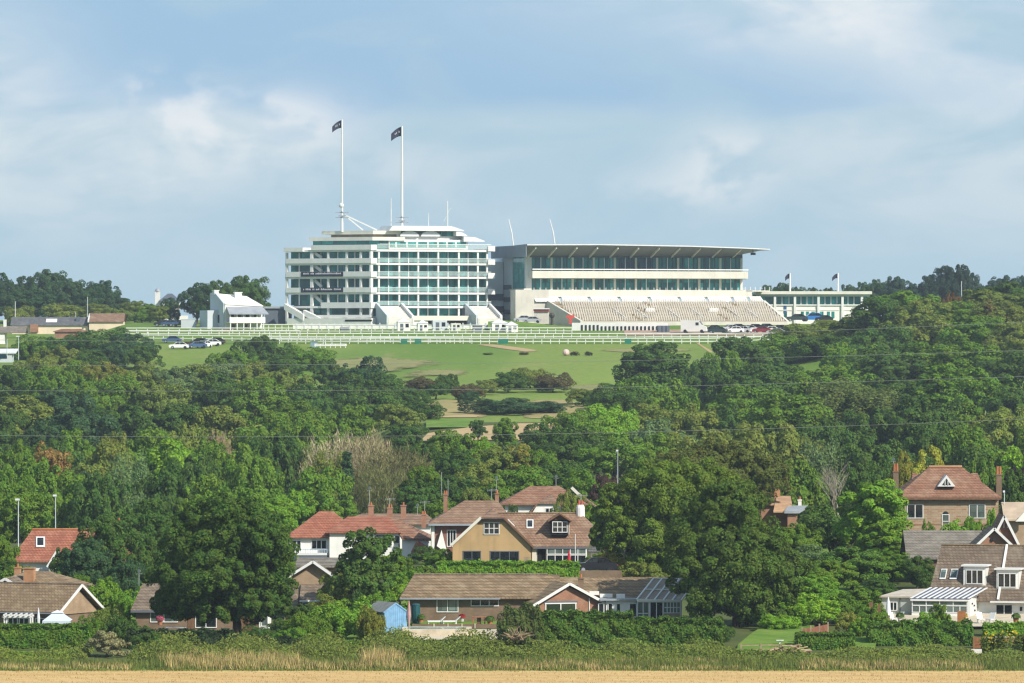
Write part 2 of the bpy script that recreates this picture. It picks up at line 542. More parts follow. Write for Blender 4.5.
class Bld:
    """a building: its root Empty stands where (px, row) shows at distance Y; pt() turns a picture
    measurement on one of its wall planes (local y = dy) into local metres"""
    def __init__(s, name, label, cat, px, row, Y, yaw=0.0, group=None):
        s.O = Vector((PX(px, Y), Y, ZR(row, Y)))
        s.th = R(yaw)
        s.root = empty(name, s.O, s.th, label, cat, group)
    def pt(s, px, row, dy=0.0):
        c, sn, u = math.cos(s.th), math.sin(s.th), (px - CX) / F
        x = (u * (s.O.y + dy * c) - s.O.x + dy * sn) / (c - u * sn)
        Yw = s.O.y + x * sn + dy * c
        return Vector((x, dy, (CY - row) / F * Yw - s.O.z))
    def X(s, px, dy=0.0): return s.pt(px, 0, dy).x
    def Z(s, px, row, dy=0.0): return s.pt(px, row, dy).z
    def rect(s, px0, px1, r0, r1, dy):
        """x0, x1, z0, z1 of a picture rectangle (r0 top row, r1 bottom row) on the plane y = dy"""
        a, b = s.pt(px0, r1, dy), s.pt(px1, r0, dy)
        return a.x, b.x, a.z, b.z
    def part(s, name, mb, mat, parent=None):
        return mb.build(name, mat, parent or s.root)
    def base(s):
        """local z of the ground under the building, a bit below"""
        return min(ground(s.O.x + dx, s.O.y + dy) for dx in (-8, 0, 8) for dy in (-3, 4, 10)) - s.O.z - 0.3
    def window(s, px0, px1, r0, r1, dy, nx=2, ny=1, frame=None, glass=None, t=0.085, name='window', xyz=None):
        x0, x1, z0, z1 = xyz or s.rect(px0, px1, r0, r1, dy)
        f = MB()
        y0, y1 = dy - 0.06, dy + 0.04
        f.box(x0 - t, x1 + t, y0 - 0.03, y1, z0 - t, z0)             # sill
        f.box(x0 - t, x1 + t, y0, y1, z1, z1 + t)
        f.box(x0 - t, x0, y0, y1, z0, z1); f.box(x1, x1 + t, y0, y1, z0, z1)
        for i in range(1, nx):
            x = x0 + (x1 - x0) * i / nx
            f.box(x - t / 2, x + t / 2, y0, y1, z0, z1)
        xs = [x0 + (x1 - x0) * i / nx for i in range(nx + 1)]
        for j in range(1, ny):
            z = z0 + (z1 - z0) * j / ny
            for i in range(nx):
                f.box(xs[i] + t / 2, xs[i + 1] - t / 2, y0 + 0.005, y1, z - t / 2.4, z + t / 2.4)
        fo = f.build(name, frame or M_white, s.root)
        MB().box(x0, x1, dy - 0.02, dy + 0.03, z0, z1).build('pane', glass or M_win, fo)
        return fo
    def chimney(s, px0, px1, r0, r1, dy, mat, pots=1, depth=0.7, potr=0.13, pot_h=0.35, potmat=None, name='chimney'):
        x0, x1, z0, z1 = s.rect(px0, px1, r0, r1, dy)
        m = MB().box(x0, x1, dy - depth / 2, dy + depth / 2, z0, z1 - 0.14)
        m.box(x0 - 0.06, x1 + 0.06, dy - depth / 2 - 0.06, dy + depth / 2 + 0.06, z1 - 0.14, z1)
        o = m.build(name, mat, s.root)
        for i in range(pots):
            x = x0 + (x1 - x0) * (i + 0.5) / pots
            MB().tube([(x, dy, z1), (x, dy, z1 + pot_h)], [potr, potr * 0.8], 8).build('chimney_pot', potmat or M_terra, o)
        return o
    def aerial(s, px, r0, r1, dy, kind='yagi', parent=None, mat=None):
        """television aerial on a mast"""
        a, b = s.pt(px, r1, dy), s.pt(px, r0, dy)
        m = MB().tube([a, b], 0.035, 5)
        if kind == 'yagi':
            h = b.z - 0.15
            m.bar((b.x - 0.5, dy, h), (b.x + 0.7, dy, h + 0.05), 0.03, 0.03)
            for i in range(7):
                x = b.x - 0.45 + i * 0.18
                m.bar((x, dy - 0.2, h), (x, dy + 0.2, h), 0.025, 0.025)
                m.bar((x, dy, h - 0.16), (x, dy, h + 0.16), 0.025, 0.025)
        elif kind == 'dish':
            m.tube([(b.x, dy - .12, b.z), (b.x + .05, dy - .06, b.z)], [.2, .16], 10)
            m.bar((b.x - .3, dy, b.z - .3), (b.x + .3, dy, b.z - .25), .03, .03)
        return m.build('aerial', mat or M_wire, parent or s.root)

# ================================================================== GROUND
def grid_sheet(name, xs, ys, off, mat, kind='structure', jit=None):
    xs, ys = list(xs), list(ys)
    vs = [(x, y, ground(x, y) + off) for y in ys for x in xs]
    n = len(xs)
    fs = [(j * n + i, j * n + i + 1, (j + 1) * n + i + 1, (j + 1) * n + i) for j in range(len(ys) - 1) for i in range(n - 1)]
    me = bpy.data.meshes.new(name); me.from_pydata(vs, [], fs); me.update()
    me.polygons.foreach_set('use_smooth', [True] * len(me.polygons))
    me.materials.append(mat)
    o = bpy.data.objects.new(name, me); COL.objects.link(o)
    o['kind'] = kind
    return o
def patch(name, rows, off, mat, nx=14):
    """sheet draped on the ground; rows = (Y, x left, x right)"""
    vs, fs = [], []
    fine = []
    for (a, b) in zip(rows[:-1], rows[1:]):
        k = max(1, int(abs(b[0] - a[0]) / 4))
        for i in range(k):
            t = i / k
            fine.append(tuple(p + (q - p) * t for p, q in zip(a, b)))
    fine.append(rows[-1])
    for (y, x0, x1) in fine:
        for i in range(nx + 1):
            x = x0 + (x1 - x0) * i / nx
            vs.append((x, y, ground(x, y) + off))
    n = nx + 1
    for j in range(len(fine) - 1):
        for i in range(nx):
            fs.append((j * n + i, j * n + i + 1, (j + 1) * n + i + 1, (j + 1) * n + i))
    me = bpy.data.meshes.new(name); me.from_pydata(vs, [], fs); me.update()
    me.materials.append(mat)
    o = bpy.data.objects.new(name, me); COL.objects.link(o)
    o['kind'] = 'structure'
    return o
def rowpatch(name, rows, off, mat, nx=14):
    """rows = (picture row, px left, px right), measured from the top row down"""
    out = []
    for r, a, b in rows:
        Y = Yrow(r)
        out.append((Y, PX(a, Y), PX(b, Y)))
    out.sort()
    return patch(name, out, off, mat, nx)

t = MT('downs_grass', 0.95, 0.1)
p = t.world()
n1 = t.noise(t.stretch(p, (0.02, 0.006, 0.02)), 1.0, 6, 0.6, 0.6)
n2 = t.noise(t.stretch(p, (0.09, 0.03, 0.05)), 1.0, 5, 0.65)
n3 = t.noise(p, 0.9, 3)
c = t.mix(t.ramp(n1, 0.36, 0.62), (0.115, 0.205, 0.028), (0.190, 0.255, 0.050))
c = t.mix(t.ramp(n2, 0.57, 0.72, 0, 0.7), c, (0.28, 0.25, 0.10))
c = t.mix(t.ramp(n3, 0.35, 0.75, 0, 0.5), c, (0.085, 0.13, 0.03))
G_downs = t.color(c)
t = MT('stubble', 0.95, 0.1)
p = t.world()
n1 = t.noise(t.stretch(p, (0.06, 1.1, 1), (0, 0, .04)), 1.0, 5, 0.7)
n2 = t.noise(t.stretch(p, (.5, 1.6, 1)), 1.0, 6, 0.75)
c = t.mix(t.ramp(n1, 0.3, 0.7), (0.47, 0.31, 0.12), (0.62, 0.44, 0.20))
c = t.mix(t.ramp(n2, 0.48, 0.72, 0, 0.75), c, (0.30, 0.20, 0.075))
t.bump(n2, 0.5, 0.1)
G_stub = t.color(c)
def grass_mat(name, a, b, straw, k, soft=False):
    t = MT(name, 0.95, 0.1)
    p = t.world()
    c = t.mix(t.ramp(t.noise(p, 0.25, 6, 0.65), 0.35, 0.65), a, b)
    c = t.mix(t.ramp(t.noise(p, 1.3, 4), 0.5, 0.8, 0, k), c, straw)
    t.bump(t.noise(p, 6, 3), 0.5, 0.1)
    if soft:                                        # worn, ragged edge where it thins out into the turf
        g = t.node('ShaderNodeTexCoord').outputs['Generated']
        sp = t.node('ShaderNodeSeparateXYZ'); t.l.new(g, sp.inputs[0])
        def m_(op, a_, b_=None):
            n = t.node('ShaderNodeMath', operation=op)
            for i, v in enumerate((a_, b_)):
                if v is None: continue
                if isinstance(v, (int, float)): n.inputs[i].default_value = v
                else: t.l.new(v, n.inputs[i])
            return n.outputs[0]
        dx = m_('ABSOLUTE', m_('SUBTRACT', sp.outputs[0], 0.5)); dy = m_('ABSOLUTE', m_('SUBTRACT', sp.outputs[1], 0.5))
        d = m_('ADD', m_('POWER', m_('MULTIPLY', dx, 2.0), 2.0), m_('POWER', m_('MULTIPLY', dy, 2.0), 2.0))
        d = m_('ADD', d, m_('MULTIPLY', m_('SUBTRACT', t.noise(t.stretch(p, (.14, .05, .1)), 1.0, 5, .65), 0.5), 1.9))
        t.l.new(t.ramp(d, soft, soft + .45, 1.0, 0.0), t.b.inputs['Alpha'])
    return t.color(c)
G_lawn = grass_mat('lawn_grass', (0.09, 0.175, 0.025), (0.15, 0.235, 0.04), (0.20, 0.21, 0.07), 0.8)
G_straw = grass_mat('straw_meadow', (0.34, 0.27, 0.12), (0.24, 0.22, 0.085), (0.42, 0.33, 0.17), 0.7)
G_dry = grass_mat('dry_turf', (0.26, 0.235, 0.10), (0.19, 0.21, 0.07), (0.30, 0.25, 0.12), 0.7, 0.35)
G_sandy = grass_mat('worn_sand', (0.44, 0.33, 0.18), (0.36, 0.27, 0.14), (0.33, 0.27, 0.12), 0.5, 0.75)
G_meadow = grass_mat('dry_meadow', (0.34, 0.27, 0.12), (0.24, 0.22, 0.085), (0.42, 0.33, 0.17), 0.7, 0.8)
G_sand = grass_mat('sandy_track', (0.46, 0.34, 0.18), (0.38, 0.27, 0.14), (0.33, 0.27, 0.12), 0.5)
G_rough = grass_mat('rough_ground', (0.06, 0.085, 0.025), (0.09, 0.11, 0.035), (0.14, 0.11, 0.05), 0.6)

xs = sorted(set([-620, -500, -400] + list(range(-300, 301, 10)) + [400, 500, 620]))
ys = sorted(set([-80, -40] + list(range(0, 460, 20)) + list(range(460, 700, 5)) + list(range(700, 1600, 20)) +
                list(range(1600, 2301, 50))))
grid_sheet('ground', xs, ys, 0.0, G_downs)
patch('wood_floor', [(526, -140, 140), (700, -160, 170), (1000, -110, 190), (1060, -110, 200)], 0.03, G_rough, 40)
patch('stubble_field', [(330, -130, 130), (521.5, -160, 160)], 0.05, G_stub, 20)
rowpatch('straw_meadow', [(400, 424, 485), (412, 424, 485), (420, 424, 490)], 0.10, G_meadow, 8)
rowpatch('straw_meadow', [(400, 515, 580), (419, 525, 590)], 0.11, G_meadow, 6)
rowpatch('mown_grass', [(418.5, 426, 480), (428, 426, 470)], 0.14, G_lawn, 8)
rowpatch('footpath', [(416.4, 455, 480), (418.2, 426, 476)], 0.20, G_sand, 8)
rowpatch('sandy_track', [(424, 520, 600), (428, 470, 600), (434, 428, 570), (441, 420, 550)], 0.17, G_sand, 12)
rowpatch('sand_strip', [(343.6, 468, 476), (346, 484, 505), (349, 503, 527), (352.6, 530, 548)], 0.10, G_sandy, 6)
rowpatch('sand_strip', [(343, 696, 698), (348, 703, 706), (353, 710, 714)], 0.10, G_sand, 3)
rowpatch('dry_turf', [(356, 310, 440), (362, 310, 450), (370, 310, 450)], 0.10, G_dry, 8)
rowpatch('dry_turf', [(384, 560, 640), (392, 560, 640)], 0.10, G_dry, 6)
rowpatch('dry_turf', [(348, 600, 700), (353, 600, 700)], 0.10, G_dry, 6)
rowpatch('dry_turf', [(369, 400, 475), (377, 400, 475)], 0.10, G_dry, 6)
patch('race_track', [(1407, -170, 62), (1442, -170, 62)], 0.06, G_lawn, 20)
patch('car_park', [(1447, 28, 85), (1476, 28, 85)], 0.08, plain('dusty_ground', (0.36, 0.25, 0.18), 0.9, 0.2, 0.3), 8)

# ================================================================== THE TIERED GRANDSTAND (prow towards us)
class Wing(Bld):
    def __init__(s, B, yaw):
        s.O, s.th, s.root = B.O, R(yaw), B.root
    def part(s, name, mb, mat, parent=None):
        o = mb.build(name, mat, parent or s.root)
        if parent is None:
            o.rotation_euler = (0, 0, s.th)
        return o
Q = Bld('grandstand', 'tiered white grandstand with stacked balconies, teal windows and a stepped roof terrace', 'grandstand', 371, 328, 1500)
WL, WR = Wing(Q, -30), Wing(Q, 20)
nL, nR = np.array([-math.sin(R(30)), -math.cos(R(30))]), np.array([math.sin(R(20)), -math.cos(R(20))])
def rot(th, x, y):
    return (x * math.cos(th) - y * math.sin(th), x * math.sin(th) + y * math.cos(th))
def qpoly(d, pxA, pxC, back=20.0):
    """plan of a floor: front edges set back d, ends where picture columns pxA / pxC cut them"""
    B = np.linalg.solve(np.array([nL, nR]), np.array([-d, -d]))
    A = np.array(rot(WL.th, WL.X(pxA, d), d)); C = np.array(rot(WR.th, WR.X(pxC, d), d))
    bR = np.array(rot(WR.th, WR.X(pxC, d), d + back)); bL = np.array(rot(WL.th, WL.X(pxA, d), d + back * 0.75))
    return [tuple(A), tuple(B), tuple(C), tuple(bR), tuple(bL)]
def qz(row): return Q.Z(371, row, 0)
def slabq(name, d, a, c, r0, r1, mat=M_white, back=20.0):
    return Q.part(name, MB().poly(qpoly(d, a, c, back), qz(r1), qz(r0)), mat)
# floor decks
for r0, r1 in ((249.2, 251.4), (262.8, 264.8), (276.3, 278.4), (292.2, 294.2), (305.8, 308.0)):
    slabq('floor_slab', 0.0, 285, 491, r0, r1)
# glazed storeys set back behind the balconies
for r0, r1 in ((251.4, 262.2), (264.8, 275.6), (278.6, 291.4), (294.4, 305.0)):
    slabq('glazing', 2.2, 291, 486, r0, r1, M_teal, 15)
slabq('glazing', 2.6, 313, 462, 308.2, 316.5, M_teal, 14)
slabq('core_wall', 3.2, 294, 484, 252, 330, M_greyw, 12)
slabq('base_wall', 0.4, 300, 470, 316.2, 331, M_render, 14)
# left wing: solid balcony fronts, piers, slanting braces
for i, (r0, r1, a) in enumerate(((244.6, 250.2, 311), (258, 263.6, 286), (271.3, 277.0, 286), (287.3, 292.6, 286), (302.2, 308.2, 321))):
    x0, x1, z0, z1 = WL.rect(a, 371, r0, r1, -0.25)
    WL.part('balcony_front', MB().box(x0, x1 + 0.05, -0.28, -0.03, z0, z1), M_white)
    x0, x1, z0, z1 = WR.rect(371, 377, r0, r1, -0.25)
    WR.part('balcony_front', MB().box(x0 - 0.05, x1, -0.285, -0.035, z0, z1), M_white)
x0, x1, z0, z1 = WL.rect(284, 303, 247.6, 251.8, -0.6)
WL.part('end_canopy', MB().box(x0, x1, -0.8, 8, z0, z1), M_white)
for px in (287.5, 312.5, 329, 347.5, 361.5):
    x = WL.X(px, 0.6)
    w = 0.55 if px != 312.5 else 0.8
    WL.part('column', MB().box(x - w / 2, x + w / 2, 0.05, 0.6, qz(331 if px < 290 else 317), qz(252.0)), M_white)
for px in (299.5, 321, 338, 355):
    x = WL.X(px, 2.1)
    WL.part('mullion', MB().box(x - 0.18, x + 0.18, 1.95, 2.15, qz(305), qz(252)), M_steel)
for r0, r1 in ((252, 257.6), (265, 271), (279, 287), (294.6, 302)):
    a, b = WL.pt(313.5, r0, 1.2), WL.pt(322, r1, 1.2)
    WL.part('brace', MB().bar(a, b, 0.5, 0.75), M_white)
x = 0
Q.part('column', MB().tube([(0.0, 0.55, qz(317)), (0.0, 0.55, qz(246))], 0.55, 10), M_white)
# right wing: slim columns, glass balustrades, rounded balcony ends
for px in (378.7, 399, 418, 438, 458.6, 477.6, 486.8):
    x = WR.X(px, 0.5)
    WR.part('column', MB().box(x - 0.22, x + 0.22, 0.2, 0.7, qz(317 if px < 470 else 320), qz(251)), M_white)
for px in (388.5, 408.5, 428, 448, 468):
    x = WR.X(px, 2.1)
    WR.part('mullion', MB().box(x - 0.12, x + 0.12, 2.0, 2.15, qz(305), qz(252)), M_steel)
tg = MT('clear_balustrade', 0.15, 0.5)
tg.color((0.50, 0.60, 0.58))
tg.b.inputs['Alpha'].default_value = 0.28
M_balus = tg.m
for r0, r1 in ((245.0, 248.6), (258.8, 262.2), (272.2, 275.6), (288, 291.4), (301.6, 305)):
    x0, x1, z0, z1 = WR.rect(377.3, 491, r0, r1, -0.1)
    WR.part('balustrade', MB().box(x0, x1, -0.2, -0.14, z0, z1), M_balus)
    WR.part('handrail', MB().box(x0, x1, -0.23, -0.11, z1, z1 + 0.1), M_white)
for r0, r1 in ((246.0, 251.4), (259.6, 264.8), (273, 278.6), (289, 294.4)):
    x0, x1, z0, z1 = WR.rect(487.5, 494.5, r0, r1, -0.1)
    m = MB().box(x0, x1 - 0.5, -0.6, 12, z0, z0 + 0.7)
    m.box(x0, x1 - 0.5, -0.62, -0.42, z0 + 0.02, z1)
    m.tube([(x1 - 0.5, 0.1, z0), (x1 - 0.5, 0.1, z1)], 0.72, 12)
    WR.part('balcony_end', m, M_white)
# roof storeys
slabq('roof_slab', 3.0, 309, 405, 236.6, 240.2, M_cream, 9)
slabq('roof_slab', 4.2, 321.5, 401, 230.2, 233.8, M_cream, 8)
slabq('glazing', 4.2, 313, 399, 240.2, 248.8, M_teal, 7)
slabq('plant_screen', 5.2, 331, 399, 233.8, 236.6, M_tan, 5)
def wr_box(name, a, b, r0, r1, dy0, dy1, mat):
    x0, x1, z0, z1 = WR.rect(a, b, r0, r1, dy0)
    return WR.part(name, MB().box(x0, x1, dy0, dy1, z0, z1), mat)
wr_box('penthouse_wall', 389, 468, 239.8, 249, 3.4, 13, M_white)
wr_box('penthouse_window', 390, 466, 242.3, 247.3, 3.3, 12, M_teal)
for a in (396, 407, 417, 428, 438, 447, 456):
    wr_box('mullion', a - 0.7, a + 0.7, 242.2, 247.4, 3.2, 3.6, M_white)
wr_box('penthouse_wall', 397, 462, 234.8, 240.0, 4.6, 12, M_white)
wr_box('penthouse_window', 441, 457, 231.6, 236.2, 4.5, 11, M_teal)
wr_box('penthouse_wall', 398, 441, 231, 236.2, 5.2, 11, M_lead)
for a, b in ((400, 419), (421, 440)):               # barrel vaults under the top roof
    x0, x1, z0, z1 = WR.rect(a, b, 231, 236.4, 3.6)
    xm, rr = (x0 + x1) / 2, (x1 - x0) / 2
    pts = [(xm + rr * math.cos(math.pi * i / 10), 3.5, z0 + (z1 - z0) * math.sin(math.pi * i / 10)) for i in range(11)]
    WR.part('vault', MB().sweep(pts, (0, 2, 0)), M_canvas)
x0, x1, z0, z1 = WR.rect(389, 459, 226.2, 230.6, 2.4)
xe = WR.X(464, 2.4)
m = MB().sweep([(x0, 2.4, z0), (x0 + 1, 2.4, z1), (x1 - 2, 2.4, z1), (xe, 2.4, z0 + 0.2), (xe, 2.4, z0)], (0, 9, 0))
WR.part('top_roof', m, M_white)
for a, b, r0, r1 in ((456, 467, 231.8, 236), (463.5, 484.5, 236.6, 241.6)):
    x0, x1, z0, z1 = WR.rect(a, b, r0, r1, 2.4)
    m = MB().sweep([(x0, 2.2, z0), (x0, 2.2, z1), (x0 + (x1 - x0) * 0.55, 2.2, z1 - 0.2), (x1, 2.2, z0 + 0.2), (x1, 2.2, z0)], (0, 5, 0))
    WR.part('canopy', m, M_white)
for a in range(392, 492, 4):
    x = WR.X(a, -0.15)
WR.part('roof_rail', MB().box(WR.X(380, 0.1), WR.X(491, 0.1), 0.1, 0.18, qz(244.2), qz(243.7)), M_steel)
# banners on the left wing
for r0, r1 in ((271.6, 276.6), (287.4, 292.4)):
    x0, x1, z0, z1 = WL.rect(301, 343, r0, r1, -0.4)
    bo = WL.part('banner', MB().box(x0, x1, -0.40, -0.32, z0, z1), M_flag)
    m = MB()
    rr = random.Random(int(r0))
    xx = x0 + 0.7
    while xx < x1 - 0.8:                            # rows of small pale lettering, too far to read
        w = rr.uniform(0.12, 0.3)
        m.box(xx, xx + w, -0.43, -0.405, z0 + 0.55, z0 + 0.55 + rr.uniform(0.3, 0.5))
        xx += w + (0.5 if rr.random() < 0.18 else 0.12)
    m.build('lettering', M_flagw, bo)
# outside stairs at the foot of the left wing
def stair(W, a, b, dy, wdt, drop, mat):
    p, q = W.pt(*a, dy), W.pt(*b, dy)
    return W.part('outside_stair', MB().sweep([p, q, (q.x, dy, q.z - drop), (p.x, dy, p.z - drop)], (0, wdt, 0)), mat)
stair(WL, (284, 303.5), (303, 314.5), -2.6, 1.6, 1.6, M_white)
stair(WL, (303, 310.0), (321, 318.5), -2.0, 1.5, 1.4, M_white)
wl0 = WL.rect(287, 371, 318.2, 329.5, -2.4)
WL.part('lower_terrace', MB().box(wl0[0], wl0[1], -2.4, 0.3, wl0[2], wl0[3]), M_render)
a = WL.rect(345, 371, 319.6, 321.4, -2.5)
WL.part('slot_opening', MB().box(a[0], a[1], -2.46, -2.0, a[2], a[3]), M_dark)
x0, x1, z0, z1 = WL.rect(316, 371, 314.8, 317.6, -1.2)
WL.part('balcony_front', MB().box(x0, x1, -1.3, -1.0, z0, z1), M_white)
# white viewing steps in front of the right wing
def viewing_steps(W, a, b, r0, r1, dy0, dy1, n=9):
    x0, x1 = W.X(a, dy0), W.X(b, dy0)
    z0, z1 = W.Z(a, r0, dy0), W.Z(a, r1, dy1)
    m = MB()
    for i in range(n):
        y1 = dy0 + (dy1 - dy0) * i / n; y0 = dy0 + (dy1 - dy0) * (i + 1) / n
        m.box(x0, x1, y0, y1, z1 - 1.5, z0 + (z1 - z0) * (i + 0.5) / n)
    W.part('viewing_steps', m, plain('step_concrete', (0.60, 0.58, 0.53), 0.85, 0.10, 0.4, streak=0.35) if 'step_concrete' not in MATS else MATS['step_concrete'])
    for x in (x0, x1):
        W.part('cheek_wall', MB().sweep([(x - 0.3, dy0, z0 + 0.9), (x - 0.3, dy1, z1 + 0.9), (x - 0.3, dy1, z1 - 1.5), (x - 0.3, dy0, z1 - 1.5)], (0.6, 0, 0)), M_greyw if x == x0 else M_white)
viewing_steps(WR, 377, 402, 306.4, 319.0, -0.4, -9)
viewing_steps(WR, 466, 490, 307, 319.0, -0.4, -9)
wr_box('lower_terrace', 390, 477, 315.8, 320.4, -5.0, 0.3, M_cream)
wr_box('undercroft', 428, 470, 320.4, 330.6, -4.2, 0.2, M_dark)
wr_box('undercroft_pier', 434, 447, 321, 331.5, -5.2, -4.0, M_greyw)
wr_box('undercroft_pier', 468, 478, 320.2, 331, -5.2, -0.4, M_white)
wr_box('undercroft_wall', 386, 428, 320.4, 331, -4.6, 0.2, M_render)
for px in (399, 418, 428, 438, 449, 459):
    wr_box('mullion', px - 0.4, px + 0.4, 308.2, 316, 2.3, 2.55, M_white)

# flagpoles and masts on its roof
FLAGPOLES = []
def flagpole(px, r_top, r_base, Y, rad, label, flag, cross=True, ball=True, group=None, name='flagpole'):
    o = empty(name, (PX(px, Y), Y, ZR(r_base, Y)), 0, label, 'flagpole', group)
    h = ZR(r_top, Y) - ZR(r_base, Y)
    MB().tube([(0, 0, 0), (0, 0, h)], [rad, rad * 0.65], 8).build('pole', M_white, o)
    k = Y / F
    if flag:
        w, hh = flag
        n = 8
        vs, fs = [], []
        for i in range(n + 1):
            t_ = i / n
            for j in range(4):
                s_ = j / 3
                vs.append((-0.05 - w * t_ * 0.95, 0.5 * w * math.sin(t_ * 5) * 0.35, h - 0.15 - hh * s_ - w * 0.50 * t_ * (0.6 + 0.5 * t_) * (1.15 - .35 * s_) + 0.12 * math.sin(4 * t_)))
        for i in range(n):
            for j in range(3):
                fs.append((i * 4 + j, i * 4 + j + 1, i * 4 + j + 5, i * 4 + j + 4))
        me = MB().add(vs, fs)
        fo = me.build('flag', M_flag, o)
        md = fo.modifiers.new('thick', 'SOLIDIFY'); md.thickness = 0.04
        if w > 2.4:
            e = MB()
            for q in range(2, 6):
                for j in (0.36, 0.60):
                    if (q + int(j * 10)) % 3 == 0: continue
                    c0 = Vector(vs[q * 4 + 1]).lerp(Vector(vs[q * 4 + 2]), j)
                    e.box(c0.x - .13, c0.x + .10, c0.y - .12, c0.y - .06, c0.z - .12, c0.z + .14)
            e.build('emblem', M_flagw, fo)
    if cross:
        m = MB()
        for z in (0.9, 2.2):
            m.bar((-1.7, -0.2, z), (1.7, -0.2, z), 0.22, 0.22); m.bar((0, -1.3, z + 0.25), (0, 1.3, z + 0.25), 0.2, 0.2)
        m.box(-0.9, 0.9, -0.5, 0.5, 1.2, 1.45)
        m.build('crosstree', M_lead, o)
    if ball:
        MB().ball((-0.15, 0, 4.0), 0.65, 10, 8).build('radome', M_white, o)
    return o
fp = flagpole(342, 119.5, 221, 1509, 0.30, 'tall white flagpole with a white globe near its foot on the tiered grandstand roof', (2.6, 2.0))
for (a, b) in (((345, 215), (377, 230)), ((345, 215.5), (363, 230))):
    v = [Vector((PX(x, 1509), 1509, ZR(y, 1509))) - Vector(fp.location) for x, y in (a, b)]
    MB().bar(v[0], v[1], 0.3, 0.3).build('stay', M_white, fp)
MB().tube([(0, 0, -2.8), (0, 0, 0)], 0.35, 8).build('pole_foot', M_white, fp)
flagpole(402, 126, 226, 1509, 0.34, 'white flagpole with dark flag and crosstrees but no globe, on the tiered grandstand roof', (2.9, 2.4), ball=False)
def mast(px, r0, r1, Y, label, rad=0.14, lean=0.0, arms=False):
    h = ZR(r0, Y) - ZR(r1, Y)
    o = MB().tube([(0, 0, 0), (lean * 0.35, 0, h * 0.5), (lean, 0, h)], [rad, rad, rad * 0.6], 6)
    if arms:
        o.bar((-0.1, 0, h * 0.55), (1.0, 0, h * 0.75), 0.1, 0.1); o.bar((0.1, 0, h * 0.5), (-1.0, 0, h * 0.25), 0.1, 0.1)
    o = o.build('mast', M_white)
    o.location = (PX(px, Y), Y, ZR(r1, Y))
    tag(o, label, 'mast')
mast(391, 198, 228, 1510, 'thin white mast just left of the flagpole with crosstrees')
mast(447.5, 201, 228, 1510, 'thin white mast with side arms at the right end of the top roof', 0.18, arms=True)
mast(428.5, 213, 227, 1510, 'short dark-topped mast in the middle of the top roof', 0.1)
mast(513.5, 219, 247, 1520, 'leaning white mast at the left corner of the wide grandstand roof', 0.2, -1.3)
mast(555, 219, 246, 1520, 'leaning white mast over the wide grandstand, right of the other leaning mast', 0.2, -1.4)

# ================================================================== THE WIDE-ROOFED GRANDSTAND
D = Bld('grandstand', 'wide grandstand with a thin flat sweeping roof, two bands of teal glass and stepped seating', 'grandstand', 528, 324, 1500, 16)
st = [(527, 244.0), (600, 243.8), (690, 245.4), (742, 247.2), (770, 248.6)]
secs = []
for i, (px, r) in enumerate(st):
    pz = D.pt(px, r, 0.0)
    zs = D.Z(px, 255.6 + (px - 527) * 0.004, 8.0)
    x = pz.x
    if i < 4:
        secs.append([(x, 0, pz.z), (x, 0, pz.z - 0.45), (x, 8, zs), (x, 33, zs), (x, 33, pz.z - 0.5)])
    else:
        secs.append([(x, 0, pz.z), (x, 0, pz.z - 0.4), (x, 8, pz.z - 0.42), (x, 33, pz.z - 0.6), (x, 33, pz.z - 0.2)])
vs = [v for s_ in secs for v in s_]
fs = []
for i in range(len(secs) - 1):
    for k in range(5):
        fs.append((i * 5 + k, i * 5 + (k + 1) % 5, (i + 1) * 5 + (k + 1) % 5, (i + 1) * 5 + k))
fs += [(4, 3, 2, 1, 0), tuple(len(vs) - 5 + k for k in range(5))]
D.part('roof', MB().add(vs, fs), plain('grey_roof_sheet', (0.20, 0.21, 0.215), 0.6, 0.06, 0.2))
xl = secs[0][0][0]
for q0, q1 in zip(secs[:-1], secs[1:]):
    D.part('edge_trim', MB().bar(Vector(q0[0]) + Vector((0, -.06, -.2)), Vector(q1[0]) + Vector((0, -.06, -.2)), .1, .3), M_canvas)
D.part('fascia', MB().box(xl - 0.25, xl - 0.03, 0.2, 33, D.Z(527, 257, 2), D.Z(527, 245.0, 2)), plain('shaded_roof_end', (0.16, 0.19, 0.23), 0.6, 0.1, 0.2))  # dark tone puts the shade of the roof's left end into its colour
for i in range(11):                                   # tapering ribs under the roof
    px = 536 + i * 20.6
    a = D.pt(px, 245.6 + i * 0.1, 0.4); x = a.x
    zb = D.Z(px, 256.2, 8)
    D.part('roof_rib', MB().sweep([(x - 0.15, 0.6, a.z - 0.2), (x - 0.15, 8, zb + 0.2), (x - 0.15, 8, zb - 0.5), (x - 0.15, 0.6, a.z - 0.75)], (0.3, 0, 0)), M_cream)
def dbox(name, a, b, r0, r1, dy0, dy1, mat, parent=None):
    x0, x1, z0, z1 = D.rect(a, b, r0, r1, dy0)
    return D.part(name, MB().box(x0, x1, dy0, dy1, z0, z1), mat, parent)
dbox('glazing', 530, 742, 255.2, 272.5, 9.0, 31, M_teal)
dbox('glazing', 530, 742, 277.0, 291.0, 9.02, 31, M_teal)
dbox('header', 529.5, 742.5, 254.5, 257.3, 8.4, 30.9, M_dgrey)
dbox('big_screen', 621, 653, 256.6, 269.3, 8.85, 9.3, M_bluegl)
dbox('floor_slab', 532.5, 748, 271.6, 278.0, 5.5, 30.8, M_cream)
dbox('floor_slab', 533.5, 752, 290.2, 297.0, 4.5, 30.8, M_cream)
dbox('handrail', 532.5, 748.5, 269.4, 269.7, 5.5, 5.6, M_steel)
dbox('shadow_gap', 533, 746, 277.6, 278.6, 6.0, 8.9, M_conc)
